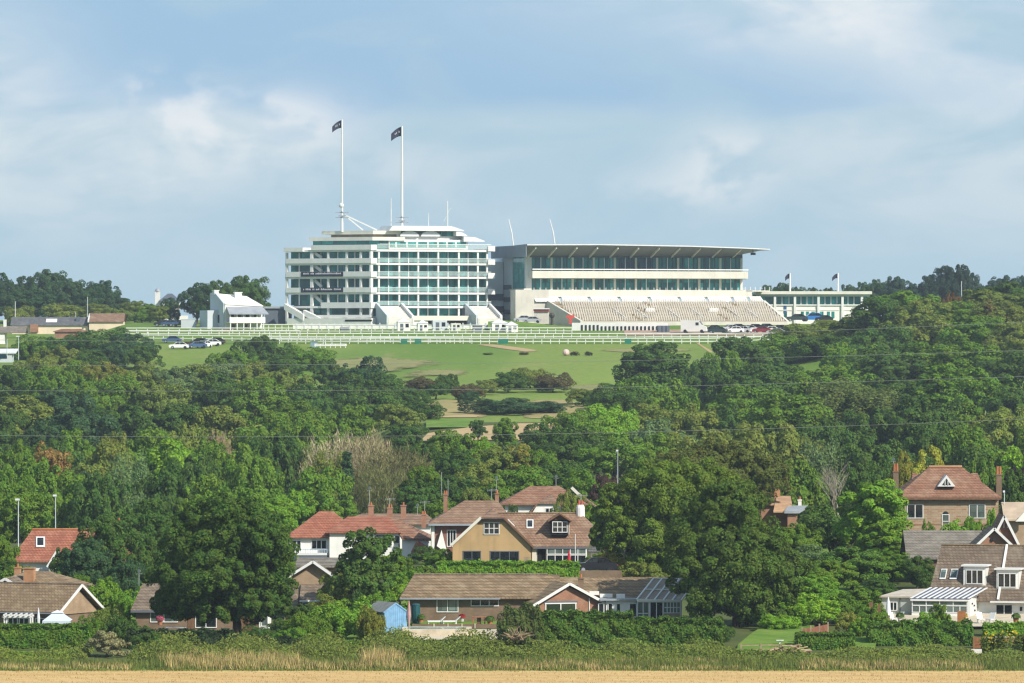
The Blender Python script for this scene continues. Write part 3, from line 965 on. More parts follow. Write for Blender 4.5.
for i in range(11):
    px = 530.5 + i * 21.1
    for r0, r1 in ((257, 271.6), (277.5, 290)):
        dbox('column', px - 1.1, px + 1.1, r0, r1, 8.7, 9.3, M_cream)
    for j in (1, 2, 3):
        pq = px + j * 5.2
        if i < 10:
            for r0, r1 in ((257, 271.6), (277.5, 290)):
                dbox('mullion', pq - 0.35, pq + 0.35, r0, r1, 8.8, 9.2, M_steel if j == 2 else M_dgrey)
for px in range(534, 752, 6):
    dbox('rail_post', px - 0.25, px + 0.25, 287.6, 290.4, 4.7, 4.8, M_white)
# end wall, glazed stair tower and grey flank going back on the left
x = D.X(529, 9)
zt, zm, zb = D.Z(529, 256.5, 9), D.Z(529, 288.5, 9), D.Z(529, 326, 9)
D.part('corner_column', MB().box(x - 0.9, x + 0.6, 8.6, 10, zm, zt), M_white)
D.part('stair_tower', MB().box(x - 0.6, x + 0.1, 10, 22, zm, zt), glassm('tower_glass', (0.06, 0.42, 0.40), 0.1, 0.3, (1.5, 3.6), 0.4))
M_pale = plain('pale_grey_panel', (0.70, 0.74, 0.77), 0.6, 0.05, 0.2)
D.part('flank_wall', MB().box(x - 0.7, x + 0.1, 22, 40, zb, zt), M_pale)
for dz in (0.40, 0.58, 0.76):
    z = zt + (zb - zt) * dz
    D.part('louvre_band', MB().box(x - 0.78, x - 0.6, 23, 39, z - 1.2, z), M_dgrey)
D.part('flank_slab', MB().box(x - 1.6, x + 0.4, 8, 22.5, zm - 0.9, zm), M_cream)
D.part('flank_wall', MB().box(x - 0.5, x + 0.2, 10, 22, zb, zm - 0.9), M_dgrey)
D.part('link_block', MB().box(x - 7.5, x - 0.9, 30, 44, zb, zt - 1.2), M_pale)
for i in range(3):
    z = zt - 9.5 - i * 3.2
    D.part('louvre_band', MB().box(x - 7.4, x - 0.9, 29.6, 30.1, z - 1.6, z), M_dgrey)
# white wind boards above the seats
brk = [532, 560, 589, 619, 649, 679, 706, 732, 748, 763]
for a, b in zip(brk[:-1], brk[1:]):
    p = [D.pt(a + 1, 296.4, 4.0), D.pt(b - 2.5, 296.4, 4.0), D.pt(b + 1.0, 301.6, 3.0), D.pt(a + 4.0, 301.6, 3.0)]
    D.part('wind_board', MB().sweep(p, (0, 0.25, 0)), M_white)
# seating tiers: each a step with its row of pale seats and a brown riser behind
NT = 12
for i in range(NT):
    t0, t1 = i / NT, (i + 1) / NT
    dy0, dy1 = 3.4 - 14.5 * t0, 3.4 - 14.5 * t1
    r = 301.4 + 20.4 * (t0 + t1) / 2
    a, b = 549 + 33 * t1, 763 + 23 * t1
    x0, x1, z0, z1 = D.rect(a, b, r, 332, dy1)
    so = D.part('seating_tier', MB().box(x0, x1, dy1, dy0 + 0.1, z1 - 3.0, z1), M_tan if i % 2 == 0 else M_tan2)
    m = MB()
    x = x0 + 0.3
    k = 0
    rr = random.Random(i)
    while x < x1 - 0.5:
        if not ((k + 7 * (i // 4)) % 38 in (0, 1)):
            m.box(x, x + 0.26, dy1 + 0.25, dy1 + 0.34, z1, z1 + 0.75 + rr.uniform(-.1, .15))
        x += 0.62; k += 1
    sr = m.build('seat_row', M_conc, so); sr['kind'] = 'stuff'
for px in (612, 634, 666, 690, 727, 745):              # gangway handrails down the tiers
    a, b = D.pt(px, 311, -3.0), D.pt(px + 14, 321.5, -10.8)
    a.z += 0.9; b.z += 0.9
    D.part('gangway_rail', MB().bar(a, b, 0.16, 0.16), M_white)
for px in (645, 708):
    x0, x1, z0, z1 = D.rect(px, px + 9, 308.3, 312, -3.2)
    D.part('vomitory', MB().box(x0, x1, -4.2, -1.5, z0, z1), M_white)
# left concrete flank of the seating
x0, x1, z0, z1 = D.rect(515.5, 549, 289.8, 326, 3.6)
D.part('concrete_wall', MB().box(x0, x1, 3.6, 8.3, z0, z1), M_conc)
q = [D.pt(548.5, 300.2, 3.4), D.pt(584, 321.5, -11.6)]
D.part('cheek_wall', MB().sweep([q[0], q[1], (q[1].x, q[1].y, q[1].z - 2.5), (q[0].x, q[0].y, q[0].z - 9)], (-0.6, 0, 0)), M_conc)
q = [D.pt(763, 300.4, 3.4), D.pt(787, 321.2, -11.6)]
D.part('cheek_wall', MB().sweep([q[0], q[1], (q[1].x, q[1].y, q[1].z - 2.5), (q[0].x, q[0].y, q[0].z - 9)], (0.6, 0, 0)), M_cream)
D.part('front_wall', MB().box(D.X(580, -11.4), D.X(787, -11.4), -11.7, -11.2, D.Z(600, 331, -11.4), D.Z(600, 321.3, -11.4)), M_conc)
x0, x1, z0, z1 = D.rect(744, 768, 287, 290.5, 6)
D.part('end_balcony', MB().box(x0, x1, 4.5, 12, z0 - 0.3, z0), M_cream)
for i in range(6):
    xx = x0 + (x1 - x0) * i / 5
    D.part('rail_post', MB().box(xx - 0.06, xx + 0.06, 4.6, 4.75, z0, z1), M_steel)
xx = D.X(762, 1)
D.part('roof_camera', MB().box(D.X(751, 2), D.X(755, 2), 1.5, 2.4, D.Z(752, 255, 2), D.Z(752, 252.6, 2)).bar((D.X(753, 2), 2, D.Z(753, 253, 2)), (D.X(753, 2), 2, D.Z(753, 248.6, 2)), 0.15, 0.15), M_black)

# kiosk, red sign and notice at the left end of the seating
Kq = Bld('kiosk', 'small pale kiosk with a red striped fascia against the concrete stand wall', 'kiosk', 541, 323, 1492)
x0, x1, z0, z1 = Kq.rect(534, 549, 311, 324, 0)
Kq.part('wall', MB().box(x0, x1, 0, 3, z0, z1), M_conc)
x0, x1, z0, z1 = Kq.rect(533.5, 549.5, 309.2, 311.2, -0.5)
Kq.part('fascia', MB().box(x0, x1, -0.5, 3, z0, z1), plain('red_board', (0.50, 0.10, 0.09), 0.6, 0.1))
Kq.part('canopy', MB().box(x0, x1, -0.9, 3, z1, z1 + 0.25), M_white)
o = MB().box(-1.0, 1.0, -0.1, 0.1, 1.2, 2.0).box(-0.35, 0.35, -0.1, 0.1, -0.2, 1.2).build('signboard', plain('red_sign', (0.55, 0.07, 0.05), 0.6, 0.1))
o.location = (PX(570.5, 1478), 1478, ZR(323, 1478)); tag(o, 'small red T-shaped sign below the seating steps', 'sign')
o = MB().tube([(0, 0, -0.3), (0, 0, 2.0)], 0.35, 8).ball((0, 0, 2.2), 0.75, 8, 6).build('post', plain('dark_bronze', (0.06, 0.05, 0.035), 0.7, 0.2))
o.location = (PX(552, 1488), 1488, ZR(324, 1488)); tag(o, 'dark round-topped post on the grass by the concrete stand wall', 'post')
def bank(name, pts, Y0, Y1, mat):
    m = MB()
    a = [(PX(p, Y1), Y1, ZR(r, Y1)) for p, r in pts]
    b = [(PX(p, Y0), Y0, ground(PX(p, Y0), Y0) - 0.3) for p, r in pts]
    n = len(pts)
    m.add(a + b + [(v[0], v[1] + 1, v[2] - 8) for v in a], [(i, i + 1, n + i + 1, n + i) for i in range(n - 1)] + [(i, 2 * n + i, 2 * n + i + 1, i + 1) for i in range(n - 1)])
    o = m.build(name, mat); o['kind'] = 'structure'
bank('grass_bank', [(488, 321.5), (505, 320.4), (520, 321.6), (540, 323.6), (556, 326), (575, 329.5)], 1462, 1484, G_lawn)

# ================================================================== LOW WALL WITH DARK OPENINGS
o = Bld('boundary_wall', 'low white wall with a row of dark openings below the stepped seating', 'wall', 575, 331, 1472)
x0, x1, z0, z1 = o.rect(572, 668, 322.8, 332, 0)
o.part('wall', MB().box(x0, x1, 0, 0.5, z0, z1), M_white)
for i in range(20):
    px = 582 + i * 3.95
    a = o.rect(px - 0.9, px + 0.9, 325.0 if i < 5 else 326.2, 331.2, -0.15)
    o.part('opening', MB().box(a[0], a[1], -0.15, 0.1, a[2], a[3]), M_dark)

# ================================================================== LOW WHITE BUILDING ON THE RIGHT
Lb = Bld('pavilion', 'long low white two-storey building with a flat roof and teal windows between columns', 'building', 775, 322, 1530)
def lbox(name, a, b, r0, r1, dy0, dy1, mat):
    x0, x1, z0, z1 = Lb.rect(a, b, r0, r1, dy0)
    return Lb.part(name, MB().box(x0, x1, dy0, dy1, z0, z1), mat)
lbox('roof', 756, 872, 291.2, 294.2, -1.2, 14, M_cream)
lbox('eaves', 758, 870, 294.2, 296.4, -0.4, 13, M_greyw)
lbox('wall', 760, 868, 304.6, 325, 0, 12, M_render)
lbox('glazing', 760, 867, 296.4, 304.8, 1.2, 11, M_teal)
lbox('sill_band', 759, 869, 304.4, 305.6, -0.3, 1.5, M_white)
lbox('string_course', 760, 868, 309.6, 310.6, -0.12, 0.1, M_cream)
for px in (775, 795, 818.6, 842.6, 862):
    lbox('column', px - 1.2, px + 1.2, 296.2, 325, -0.5, 0.05, M_white)
for px in (782, 789, 801, 807, 813, 825, 831, 837, 848, 854):
    lbox('mullion', px - 0.35, px + 0.35, 296.6, 304.4, 1.0, 1.25, M_steel)
for a, b in ((801, 804), (806, 809), (811.5, 815), (820, 823.5), (827, 830), (831.5, 834.5), (784, 787)):
    lbox('window', a, b, 311.6, 318.4, -0.06, 0.2, M_teal)
lbox('door', 783.6, 786.6, 306, 313.4, -0.1, 0.2, plain('blue_door', (0.03, 0.09, 0.24), 0.6, 0.1))
flagpole(790, 273, 292, 1536, 0.26, 'white flagpole with a drooping dark flag, left of the two on the low white building', (1.3, 1.3), False, False)
flagpole(838, 273, 292, 1536, 0.26, 'white flagpole with a dark flag blown left, the right one on the low white building', (1.6, 1.2), False, False)

# ================================================================== SMALL WHITE PAVILION (left)
S = Bld('pavilion', 'small white pavilion with chimneys, a grey canopy and a white balcony by the rails', 'pavilion', 225, 331, 1478, 24)
gb = S.base()
dl = 9.5
zt = S.Z(225, 304.5, 0); zr = S.Z(225, 294.6, 0); zc = S.Z(225, 311.5, 0)
x1 = S.X(262, 0)
S.part('wall', MB().box(0, x1, 0, dl, gb, zt), M_render)
S.part('gable_wall', MB().sweep([(-0.35, 0.2, gb), (-0.35, 0.2, zt + 0.3), (-0.35, dl - 2.6, zr + 0.8), (-0.35, dl, zr + 0.4), (-0.35, dl, gb)], (0.34, 0, 0)), M_greyw)  # grey instead of white: shade of this side is in the colour
m = MB().slab([(0, -0.2, zt + 0.2), (x1 + 0.3, -0.2, zt - 0.3), (x1 - 1.5, dl - 2.6, zr - 0.3), (0, dl - 2.6, zr + 0.4)], 0.2)
S.part('roof', m, plain('white_roof', (0.74, 0.72, 0.67), 0.7, 0.08, 0.5, streak=0.3))
S.part('roof', MB().slab([(0, dl - 2.6, zr + 0.4), (x1 - 1.5, dl - 2.6, zr - 0.3), (x1 + 0.3, dl + 0.4, zt), (0, dl + 0.4, zt)], 0.2), M_lead)
S.part('chimney', MB().box(-0.5, 0.7, dl - 3.3, dl - 2.0, zr, zr + 1.0).box(-0.65, 0.85, dl - 3.45, dl - 1.85, zr + 1.0, zr + 1.2), M_white)
cx = S.X(238, 5)
S.part('chimney', MB().box(cx - 0.9, cx + 0.9, 4.6, 5.6, zt, zr + .5).box(cx - 1.05, cx + 1.05, 4.45, 5.75, zr + .5, zr + .7), M_white)
a, b = S.Z(225, 306.6, -1), S.Z(225, 313.4, -3)
xr = S.X(268, -3)
S.part('canopy', MB().slab([(-0.2, -3.3, b), (xr, -3.3, b), (x1 + 0.2, 0.0, a), (0.4, 0.0, a)], 0.25), M_lead)
bz0, bz1 = S.Z(225, 323.0, -2.6), S.Z(225, 317.2, -2.6)
S.part('balcony_front', MB().box(0.2, xr - 0.6, -2.7, -2.5, bz0, bz1).box(0.2, xr - 0.6, -2.5, 0, bz0, bz0 + 0.25), M_white)
for i in range(6):
    xx = 0.5 + (xr - 1.5) * i / 5
    S.part('column', MB().box(xx - 0.12, xx + 0.12, -2.6, -2.4, gb, b), M_white)
for px in (231, 238, 246, 254):
    r_ = S.rect(px, px + 3, 313.6, 317.2, 0)
    S.part('window', MB().box(r_[0], r_[1], -0.05, 0.1, r_[2], r_[3]), M_dark)
for px in (231.5, 243.5):
    r_ = S.rect(px, px + 4, 324.2, 331, 0)
    S.part('door', MB().box(r_[0], r_[1], -0.06, 0.1, r_[2], r_[3]), M_timber)
S.part('window', MB().box(-0.42, -0.3, 3, 4.2, zt - 4.6, zt - 2.6), M_dark)
S.part('side_wing', MB().box(-3.2, -0.36, 4, dl, gb, zc + 0.3), M_greyw)
r_ = S.rect(226.5, 232.5, 330.0, 333, -3.4)
o = MB().box(-0.8, 0.8, -0.1, 0.1, 0, 0.9).build('notice_board', plain('red_notice', (0.6, 0.12, 0.12), 0.6, 0.1))
o.location = (PX(226.5, 1468), 1468, ZR(333.5, 1468)); tag(o, 'small red board by the rails in front of the white pavilion', 'sign')
# linking sheds to the right of it
B_ = Bld('shed', 'dark low flat-roofed shed between the white pavilion and the tiered grandstand', 'shed', 276, 328, 1515)
x0, x1, z0, z1 = B_.rect(265, 291, 306.5, 328, 0)
B_.part('wall', MB().box(x0, x1, 0, 6, z0, z1 - 0.5), M_dgrey)
B_.part('roof', MB().box(x0 - 0.3, x1 + 0.3, -0.5, 6.3, z1 - 0.5, z1), M_lead)
B_ = Bld('store', 'plain pale grey box-like store between dark trees and the white pavilion', 'store', 188, 329, 1485)
x0, x1, z0, z1 = B_.rect(181, 195.5, 319.6, 331, 0)
B_.part('wall', MB().box(x0, x1, 0, 5, z0, z1), M_greyw)
B_.part('roof', MB().box(x0 - .1, x1 + .1, -0.1, 5.1, z1, z1 + 0.15), M_canvas)

# white house with a cupola behind the trees
H = Bld('house', 'white house with a dark roof and a small white cupola among trees', 'house', 168, 322, 1545)
x0, x1, z0, z1 = H.rect(160, 178, 301, 325, 0)
H.part('wall', MB().box(x0, x1, 0, 9, z0, z1), M_render)
H.part('roof', MB().hip(x0 - .4, x1 + .4, -.4, 9.4, z1, z1 + 2.0, 2.2, 2.2), M_dgrey)
a = H.rect(155, 160, 291.5, 306, 2)
H.part('cupola', MB().box(a[0], a[1], 2, 3.2, a[2], a[3]), M_white)
H.part('cupola_cap', MB().tube([((a[0] + a[1]) / 2, 2.6, a[3]), ((a[0] + a[1]) / 2, 2.6, a[3] + 0.5), ((a[0] + a[1]) / 2, 2.6, a[3] + 1.0)], [0.85, 0.6, 0.05], 8), M_lead)
for px in (171, 176):
    w = H.rect(px - 1, px + 1, 304, 308, 0)
    H.part('window', MB().box(w[0], w[1], -0.06, 0.1, w[2], w[3]), M_dark)
a = H.rect(177, 187, 315.5, 324, -1)
H.part('side_wing', MB().box(a[0], a[1], -1, 5, a[2], a[3]), M_render)

# ================================================================== LONG CREAM STABLE BLOCK (far left)
H = Bld('stable_block', 'long low cream stable block with a grey slate roof and a brown-roofed end', 'stables', 60, 333, 1520)
x0, x1, z0, z1 = H.rect(12, 88, 325, 334, 0)
zr = H.Z(50, 317, 4)
H.part('wall', MB().box(x0, x1, 0, 8, z0, z1), plain('cream_wall', (0.70, 0.58, 0.42), 0.8, 0.08, 0.5))
H.part('roof', MB().gable_x(x0 - .4, x1, -.4, 8.4, z1, zr), T_slate)
a0, a1, az0, az1 = H.rect(89, 123, 321.6, 331, -1)
H.part('wall', MB().box(a0, a1, -1, 7, az0, az1), MATS['cream_wall'])
H.part('roof', MB().gable_x(a0, a1 + .3, -1.4, 7.4, az1, H.Z(100, 313.4, 3)), T_rust)
H.part('parapet', MB().sweep([(x1 + 0.02, -1.6, az1 - .2), (x1 + 0.02, -1.6, az1 + .4), (x1 + 0.02, 3.6, zr + .9), (x1 + 0.02, 4.4, zr + .9), (x1 + 0.02, 8, az1)], (0.35, 0, 0)), M_white)
b = H.rect(46, 57, 319.6, 322.4, 1.6)
H.part('skylight', MB().slab([(b[0], 0.9, z1 + (zr - z1) * 0.38), (b[1], 0.9, z1 + (zr - z1) * 0.38), (b[1], 2.6, z1 + (zr - z1) * 0.78), (b[0], 2.6, z1 + (zr - z1) * 0.78)], 0.1), M_canvas)
b = H.rect(76, 80, 317.5, 321.5, 2)
H.part('chimney', MB().box(b[0], b[1], 1.6, 2.6, b[2], b[3]), M_dgrey)
b = H.rect(30, 38, 324.2, 332, -1.2)
H.part('porch', MB().box(b[0], b[1], -1.2, 0.1, b[2], b[3]), B_red)
H = Bld('outbuilding', 'low red-roofed outbuilding in front of the cream stable block', 'outbuilding', 70, 336, 1490)
b = H.rect(53, 88, 331.4, 338, 0)
H.part('wall', MB().box(b[0] + .4, b[1] - .4, 0.2, 4.8, b[2], b[3]), B_red)
H.part('roof', MB().hip(b[0], b[1], -.2, 5.2, b[3], H.Z(70, 328.8, 2.5), 2, 2), T_dred)
H = Bld('house', 'house with a grey roof and white gable at the far left edge below the stables', 'house', 8, 341, 1450)
b = H.rect(-22, 4.6, 332.5, 344, 0)
H.part('wall', MB().box(b[0], b[1], 0, 6, b[2], b[3]), M_render)
H.part('roof', MB().gable_x(b[0] - .3, H.X(27, 3), -.4, 6.4, b[3], H.Z(8, 326, 3)), T_grey)
H.part('chimney', MB().box(H.X(3.5, 3), H.X(6.5, 3), 2.6, 3.4, b[3], H.Z(5, 319.5, 3)), M_white)
H = Bld('garage_block', 'pale flat-topped block with a blue window at the far left edge', 'building', 4, 361, 1380)
b = H.rect(-16, 12, 352.5, 364, 0)
H.part('wall', MB().box(b[0], b[1], 0, 5, b[2], b[3]), M_greyw)
H.part('roof', MB().slab([(b[0] - .3, -.4, b[3]), (H.X(16, 0), -.4, b[3]), (H.X(18, 4), 5.4, b[3] + .9), (b[0] - .3, 5.4, b[3] + .9)], 0.25), M_canvas)
w = H.rect(-4, 7, 354.6, 358.6, 0)
H.part('window', MB().box(w[0], w[1], -0.06, 0.1, w[2], w[3]), M_bluegl)

# ================================================================== RUNNING RAILS
def running_rail(Y, pa, pb, h, step, label, thick=0.24, mid=True, Y2=None):
    Y2 = Y2 or Y
    x0, x1 = PX(pa, Y), PX(pb, Y2)
    o = empty('running_rail', (x0, Y, ground(x0, Y)), 0, label, 'rail', 'white rails along the course')
    n = max(2, int(abs(x1 - x0) / step))
    pts = []
    for i in range(n + 1):
        x = x0 + (x1 - x0) * i / n; y = Y + (Y2 - Y) * i / n
        pts.append(Vector((x, y, ground(x, y))) - Vector(o.location))
    top = MB()
    for a, b in zip(pts[:-1], pts[1:]):
        top.bar(a + Vector((0, 0, h)), b + Vector((0, 0, h)), 0.14, thick)
    top.build('top_rail', M_white, o)
    if mid:
        m = MB()
        for a, b in zip(pts[:-1], pts[1:]):
            m.bar(a + Vector((0, 0.05, h * 0.42)), b + Vector((0, 0.05, h * 0.42)), 0.10, thick * 0.75)
        m.build('lower_rail', M_white, o)
    p0 = MB().box(-0.09, 0.09, 0.08, 0.22, -0.3, h).build('post', M_white, o)
    p0.location = pts[0]
    for p in pts[1:]:
        c_ = p0.copy(); COL.objects.link(c_); c_.parent = o; c_.location = p
running_rail(1406, 262, 778, 1.35, 2.1, 'near white running rail along the edge of the downs grass', 0.24)
running_rail(1424, 134, 470, 1.3, 2.4, 'white running rail on the left, below the small white pavilion', 0.22, Y2=1408)
running_rail(1431, 262, 772, 1.3, 2.2, 'middle white running rail, between the near rail and the stands', 0.22)
running_rail(1446, 128, 300, 1.3, 2.4, 'middle white running rail on the left, between the two rails crossing below the pavilion', 0.2)
running_rail(1459, 126, 425, 1.3, 2.6, 'far white running rail crossing in front of the small white pavilion', 0.2)
running_rail(1460, 425, 572, 1.3, 2.0, 'far white running rail crossing in front of the viewing steps and seating', 0.22)
running_rail(1473, 262, 375, 1.5, 1.6, 'white fence rail at the foot of the left wing of the tiered grandstand', 0.2)
for i, (px, Y, lab) in enumerate(((404, 1404, 'small green board on the near rail, left of the others'), (418, 1404.5, 'green board on the near rail between two others'),
                        (503, 1404, 'wider teal-green board on the near rail below the right-hand viewing steps'), (628, 1404, 'dark green board on the near rail below the stepped seating'))):
    w = 1.2 if i == 2 else 0.8
    o = MB().box(-w, w, -0.1, 0.1, 0.1, 1.25).build('marker_board', M_greenb)
    o.location = (PX(px, Y), Y, ground(PX(px, Y), Y)); tag(o, lab, 'board', 'green boards on the rail')
# white low jump stand on the grass
Jp = Bld('jump_frame', 'low white timber frame standing on the downs grass near the rails', 'frame', 330, 350, 1385)
zg = ground(PX(330, 1385), 1385) - Jp.O.z
m = MB()
for i in range(7):
    m.box(-3.6 + i * 1.2, -3.4 + i * 1.2, 0, 0.2, zg - .2, zg + 0.9 + (0.9 if i == 2 else 0))
Jp.part('post', m, M_white)
Jp.part('rail', MB().box(-3.7, 4.0, -0.1, 0.0, zg + 0.45, zg + 0.75).box(-3.7, 4.0, 0.22, 0.3, zg + 0.8, zg + 1.0), M_white)
o = MB().box(-0.8, 0.8, -0.4, 0.4, -0.2, 1.3).box(-0.9, 0.9, -0.5, 0.5, 1.3, 1.5).build('store_box', plain('blue_grey_box', (0.20, 0.30, 0.36), 0.6, 0.1))
o.location = (PX(314, 1388), 1388, ground(PX(314, 1388), 1388)); tag(o, 'blue-grey box beside the low white frame on the grass', 'box')

pw = Bld('perimeter_wall', 'long low white wall with panel joints at the foot of the tiered grandstand', 'wall', 390, 331, 1480)
x0, x1, z0, z1 = pw.rect(293, 497, 325.2, 334, 0)
pw.part('wall', MB().box(x0, x1, 0, .3, z0, z1), M_render)
pw.part('coping', MB().box(x0, x1, -.1, .4, z1, z1 + .15), M_white)
for i in range(27):
    x = x0 + (x1 - x0) * (i + .5) / 27
    pw.part('pier', MB().box(x - .15, x + .15, -.12, -.002, z0, z1 + .6), M_greyw)
# cabins, tents and boxes crowding the foot of the tiered grandstand
def cabin(px, row, Y, w, h, label, mat=None, roof=True, door=True, name='cabin', cat='cabin'):
    o = empty(name, (PX(px, Y), Y, ground(PX(px, Y), Y)), R(8), label, cat)
    MB().box(-w / 2, w / 2, 0, 2.4, -.2, h).build('wall', mat or M_render, o)
    if roof:
        MB().add([(-w / 2 - .15, -.15, h), (w / 2 + .15, -.15, h), (w / 2 + .15, 2.55, h), (-w / 2 - .15, 2.55, h), (0, 1.2, h + .9)], [(0, 1, 4), (1, 2, 4), (2, 3, 4), (3, 0, 4), (3, 2, 1, 0)]).build('roof', M_canvas, o)
    if door:
        MB().box(-w * .3, -w * .05, -.04, .05, 0, h * .8).build('door', M_dgrey, o)
        MB().box(w * .12, w * .38, -.04, .05, h * .4, h * .8).build('window', M_win, o)
cabin(404, 330, 1470, 3.2, 2.3, 'white peaked tent below the left viewing steps')
cabin(423, 330, 1468, 2.6, 2.0, 'small white peaked tent just right of the left viewing steps')
cabin(440, 330, 1472, 3.6, 2.6, 'pale grey flat-topped cabin in front of the undercroft', M_greyw, False)
cabin(456, 330, 1469, 2.4, 2.0, 'cream cabin with a dark door right of the pale grey one', M_cream, False)
cabin(500, 330, 1467, 4.0, 2.2, 'white peaked tent right of the right-hand viewing steps')
cabin(512, 331, 1464, 3.0, 1.8, 'low white tent on the grass bank right of the viewing steps')
cabin(478, 331, 1466, 2.2, 1.6, 'dark stall under the right-hand viewing steps', M_dgrey, False, False, 'stall', 'stall')
cabin(345, 330, 1471, 2.0, 1.0, 'dark low crate by the fence at the foot of the left wing', M_dgrey, False, False, 'crate', 'crate')
for i, px in enumerate((660, 664, 668)):
    cabin(px, 331, 1463, .8, 1.7, ('dark upright bin beside the white van, left of three', 'dark upright bin beside the white van, middle of three', 'dark upright bin beside the white van, right of three')[i], M_dgrey, False, False, 'bin', 'bin')
# ================================================================== VEHICLES
CARPAINT = {}
def paint(col):
    if col not in CARPAINT:
        CARPAINT[col] = plain('car_paint_%d' % len(CARPAINT), col, 0.3, 0.03, 0.5, 0.5)
    return CARPAINT[col]
def make_car(col):
    o = empty('car', (0, 0, 0))
    prof = [(-2.1, 0.30), (-2.15, 0.72), (-1.95, 0.92), (-1.15, 1.0), (1.35, 1.0), (2.0, 0.95), (2.1, 0.7), (2.1, 0.30)]
    MB().sweep([(x, -0.86, z) for x, z in prof], (0, 1.72, 0)).build('body', paint(col), o)
    roof = [(-1.15, 0.99), (-0.45, 1.46), (0.85, 1.48), (1.75, 0.99)]
    MB().sweep([(x, -0.74, z) for x, z in roof], (0, 1.48, 0)).build('windows', M_win, o)
    MB().box(-0.5, 0.95, -0.75, 0.75, 1.44, 1.5).bar((-1.1, -0.75, 1.0), (-0.45, -0.75, 1.47), 0.05, 0.09).bar((0.25, -0.75, 1.0), (0.22, -0.75, 1.47), 0.05, 0.09).bar((1.7, -0.75, 1.0), (0.9, -0.75, 1.47), 0.05, 0.09).build('roof', paint(col), o)
    w0 = MB().tube([(0, -0.1, 0), (0, 0.1, 0)], 0.33, 10).build('wheel', M_rubber, o)
    w0.location = (-1.35, -0.82, 0.33)
    MB().tube([(0, -0.13, 0), (0, -0.09, 0)], 0.2, 8).build('hub', M_lead, w0)
    for x, y in ((1.35, -0.82), (-1.35, 0.82), (1.35, 0.82)):
        c_ = w0.copy(); COL.objects.link(c_); c_.parent = o; c_.location = (x, y, 0.33)
    for y in (-0.6, 0.6):
        MB().box(-2.17, -2.1, y - 0.18, y + 0.18, 0.62, 0.76).build('headlight', M_canvas, o)
        MB().box(2.05, 2.13, y - 0.16, y + 0.16, 0.68, 0.84).build('tail_light', M_red, o)
    return o
PROTO = {}
def car(col, px, Y, rz, label, group, sc=1.0, z=None):
    if col not in PROTO:
        o = PROTO[col] = make_car(col)
    else:
        o = copy_tree(PROTO[col])
    x = PX(px, Y)
    o.location = (x, Y, (ground(x, Y) + 0.06) if z is None else z)
    sc *= 1.1 if Y > 1300 else 1.0
    o.rotation_euler = (0, 0, R(rz)); o.scale = (sc, sc, sc)
    tag(o, label, 'car', group)
C_W, C_S, C_K, C_B, C_G, C_R = (0.75, 0.76, 0.77), (0.40, 0.42, 0.44), (0.015, 0.016, 0.02), (0.05, 0.10, 0.20), (0.03, 0.05, 0.05), (0.25, 0.03, 0.03)
gp = 'cars parked in front of the stepped seating'
car(C_K, 713, 1466, 8, 'black car parked just right of the white van, behind a dark estate', gp)
car(C_G, 718, 1456, -12, 'dark green-black car parked nearest the rails, right of the white van', gp, 1.05)
car(C_S, 730, 1468, 25, 'silver car half hidden behind the white hatchback below the seating', gp)
car(C_W, 734, 1459, 20, 'white car parked between the dark estate and a white and silver pair', gp)
car(C_K, 737, 1470, 0, 'black car at the back of the row, below the middle gangway rail', gp, 1.05)
car(C_W, 744, 1460, -30, 'silver-white car parked nose out, right of the white hatchback', gp)
car(C_S, 748, 1466, 10, 'silver car tucked behind the row left of the big black cars', gp)
car(C_K, 754, 1467, 5, 'large black car in the middle of the right half of the row', gp, 1.12)
car(C_R, 762, 1459, -15, 'dark red car parked on the brown ground near the rails', gp)
car(C_K, 765, 1468, 0, 'tall black car beside the dark red one', gp, 1.15)
car(C_W, 770, 1460, 15, 'white car second from the right end of the row', gp)
car(C_K, 779, 1467, 0, 'black car at the right end of the row under the stand corner', gp)
car(C_S, 776, 1450, -8, 'pale silver car parked lowest, beside the tree tops', gp)
gp2 = 'vehicles in front of the low white building'
car((0.02, 0.16, 0.45), 813, 1515, 5, 'bright blue car in front of the low white building', gp2, 1.35, ZR(321.5, 1515))
car(C_G, 797, 1514, 0, 'dark green car left of the bright blue one', gp2, 1.2, ZR(321.5, 1514))
car(C_K, 824, 1512, 0, 'black car right of the bright blue one, by the trees', gp2, 1.0, ZR(321.5, 1512))
gp3 = 'cars on the grass below the white pavilion'
car(C_W, 179, 1378, 0, 'white car alone on the grass, left of the group below the pavilion', gp3)
car(C_B, 172, 1409, 0, 'dark blue car behind a bush near the rails on the left', gp3)
car(C_B, 197, 1382, 14, 'blue car in front of the group on the grass below the pavilion', gp3)
car(C_K, 200, 1399, -20, 'black car at the back of the group on the grass below the pavilion', gp3)
car(C_W, 204, 1385, 65, 'white car seen end-on in the group on the grass', gp3)
car(C_W, 211, 1394, 15, 'white car at the right of the group, beside the tree', gp3)
car(C_K, 216, 1402, 0, 'black car half hidden by the tree right of the group', gp3)
gp4 = 'dark cars parked by the white house'
for px, l in ((163, 'dark car left of three parked by the white house'), (170, 'dark car in the middle of three by the white house'), (177, 'dark car right of three, next to the grey store')):
    car(C_K if px != 170 else C_B, px, 1492, 0, l, gp4)
car(C_S, 523, 1489, 3, 'silver car by the grass bank at the foot of the concrete wall, left one', 'silver cars by the concrete wall', 1.0, ZR(322, 1489))
car(C_S, 532, 1487, -5, 'silver car by the grass bank, right one next to the kiosk', 'silver cars by the concrete wall', 1.0, ZR(323, 1487))
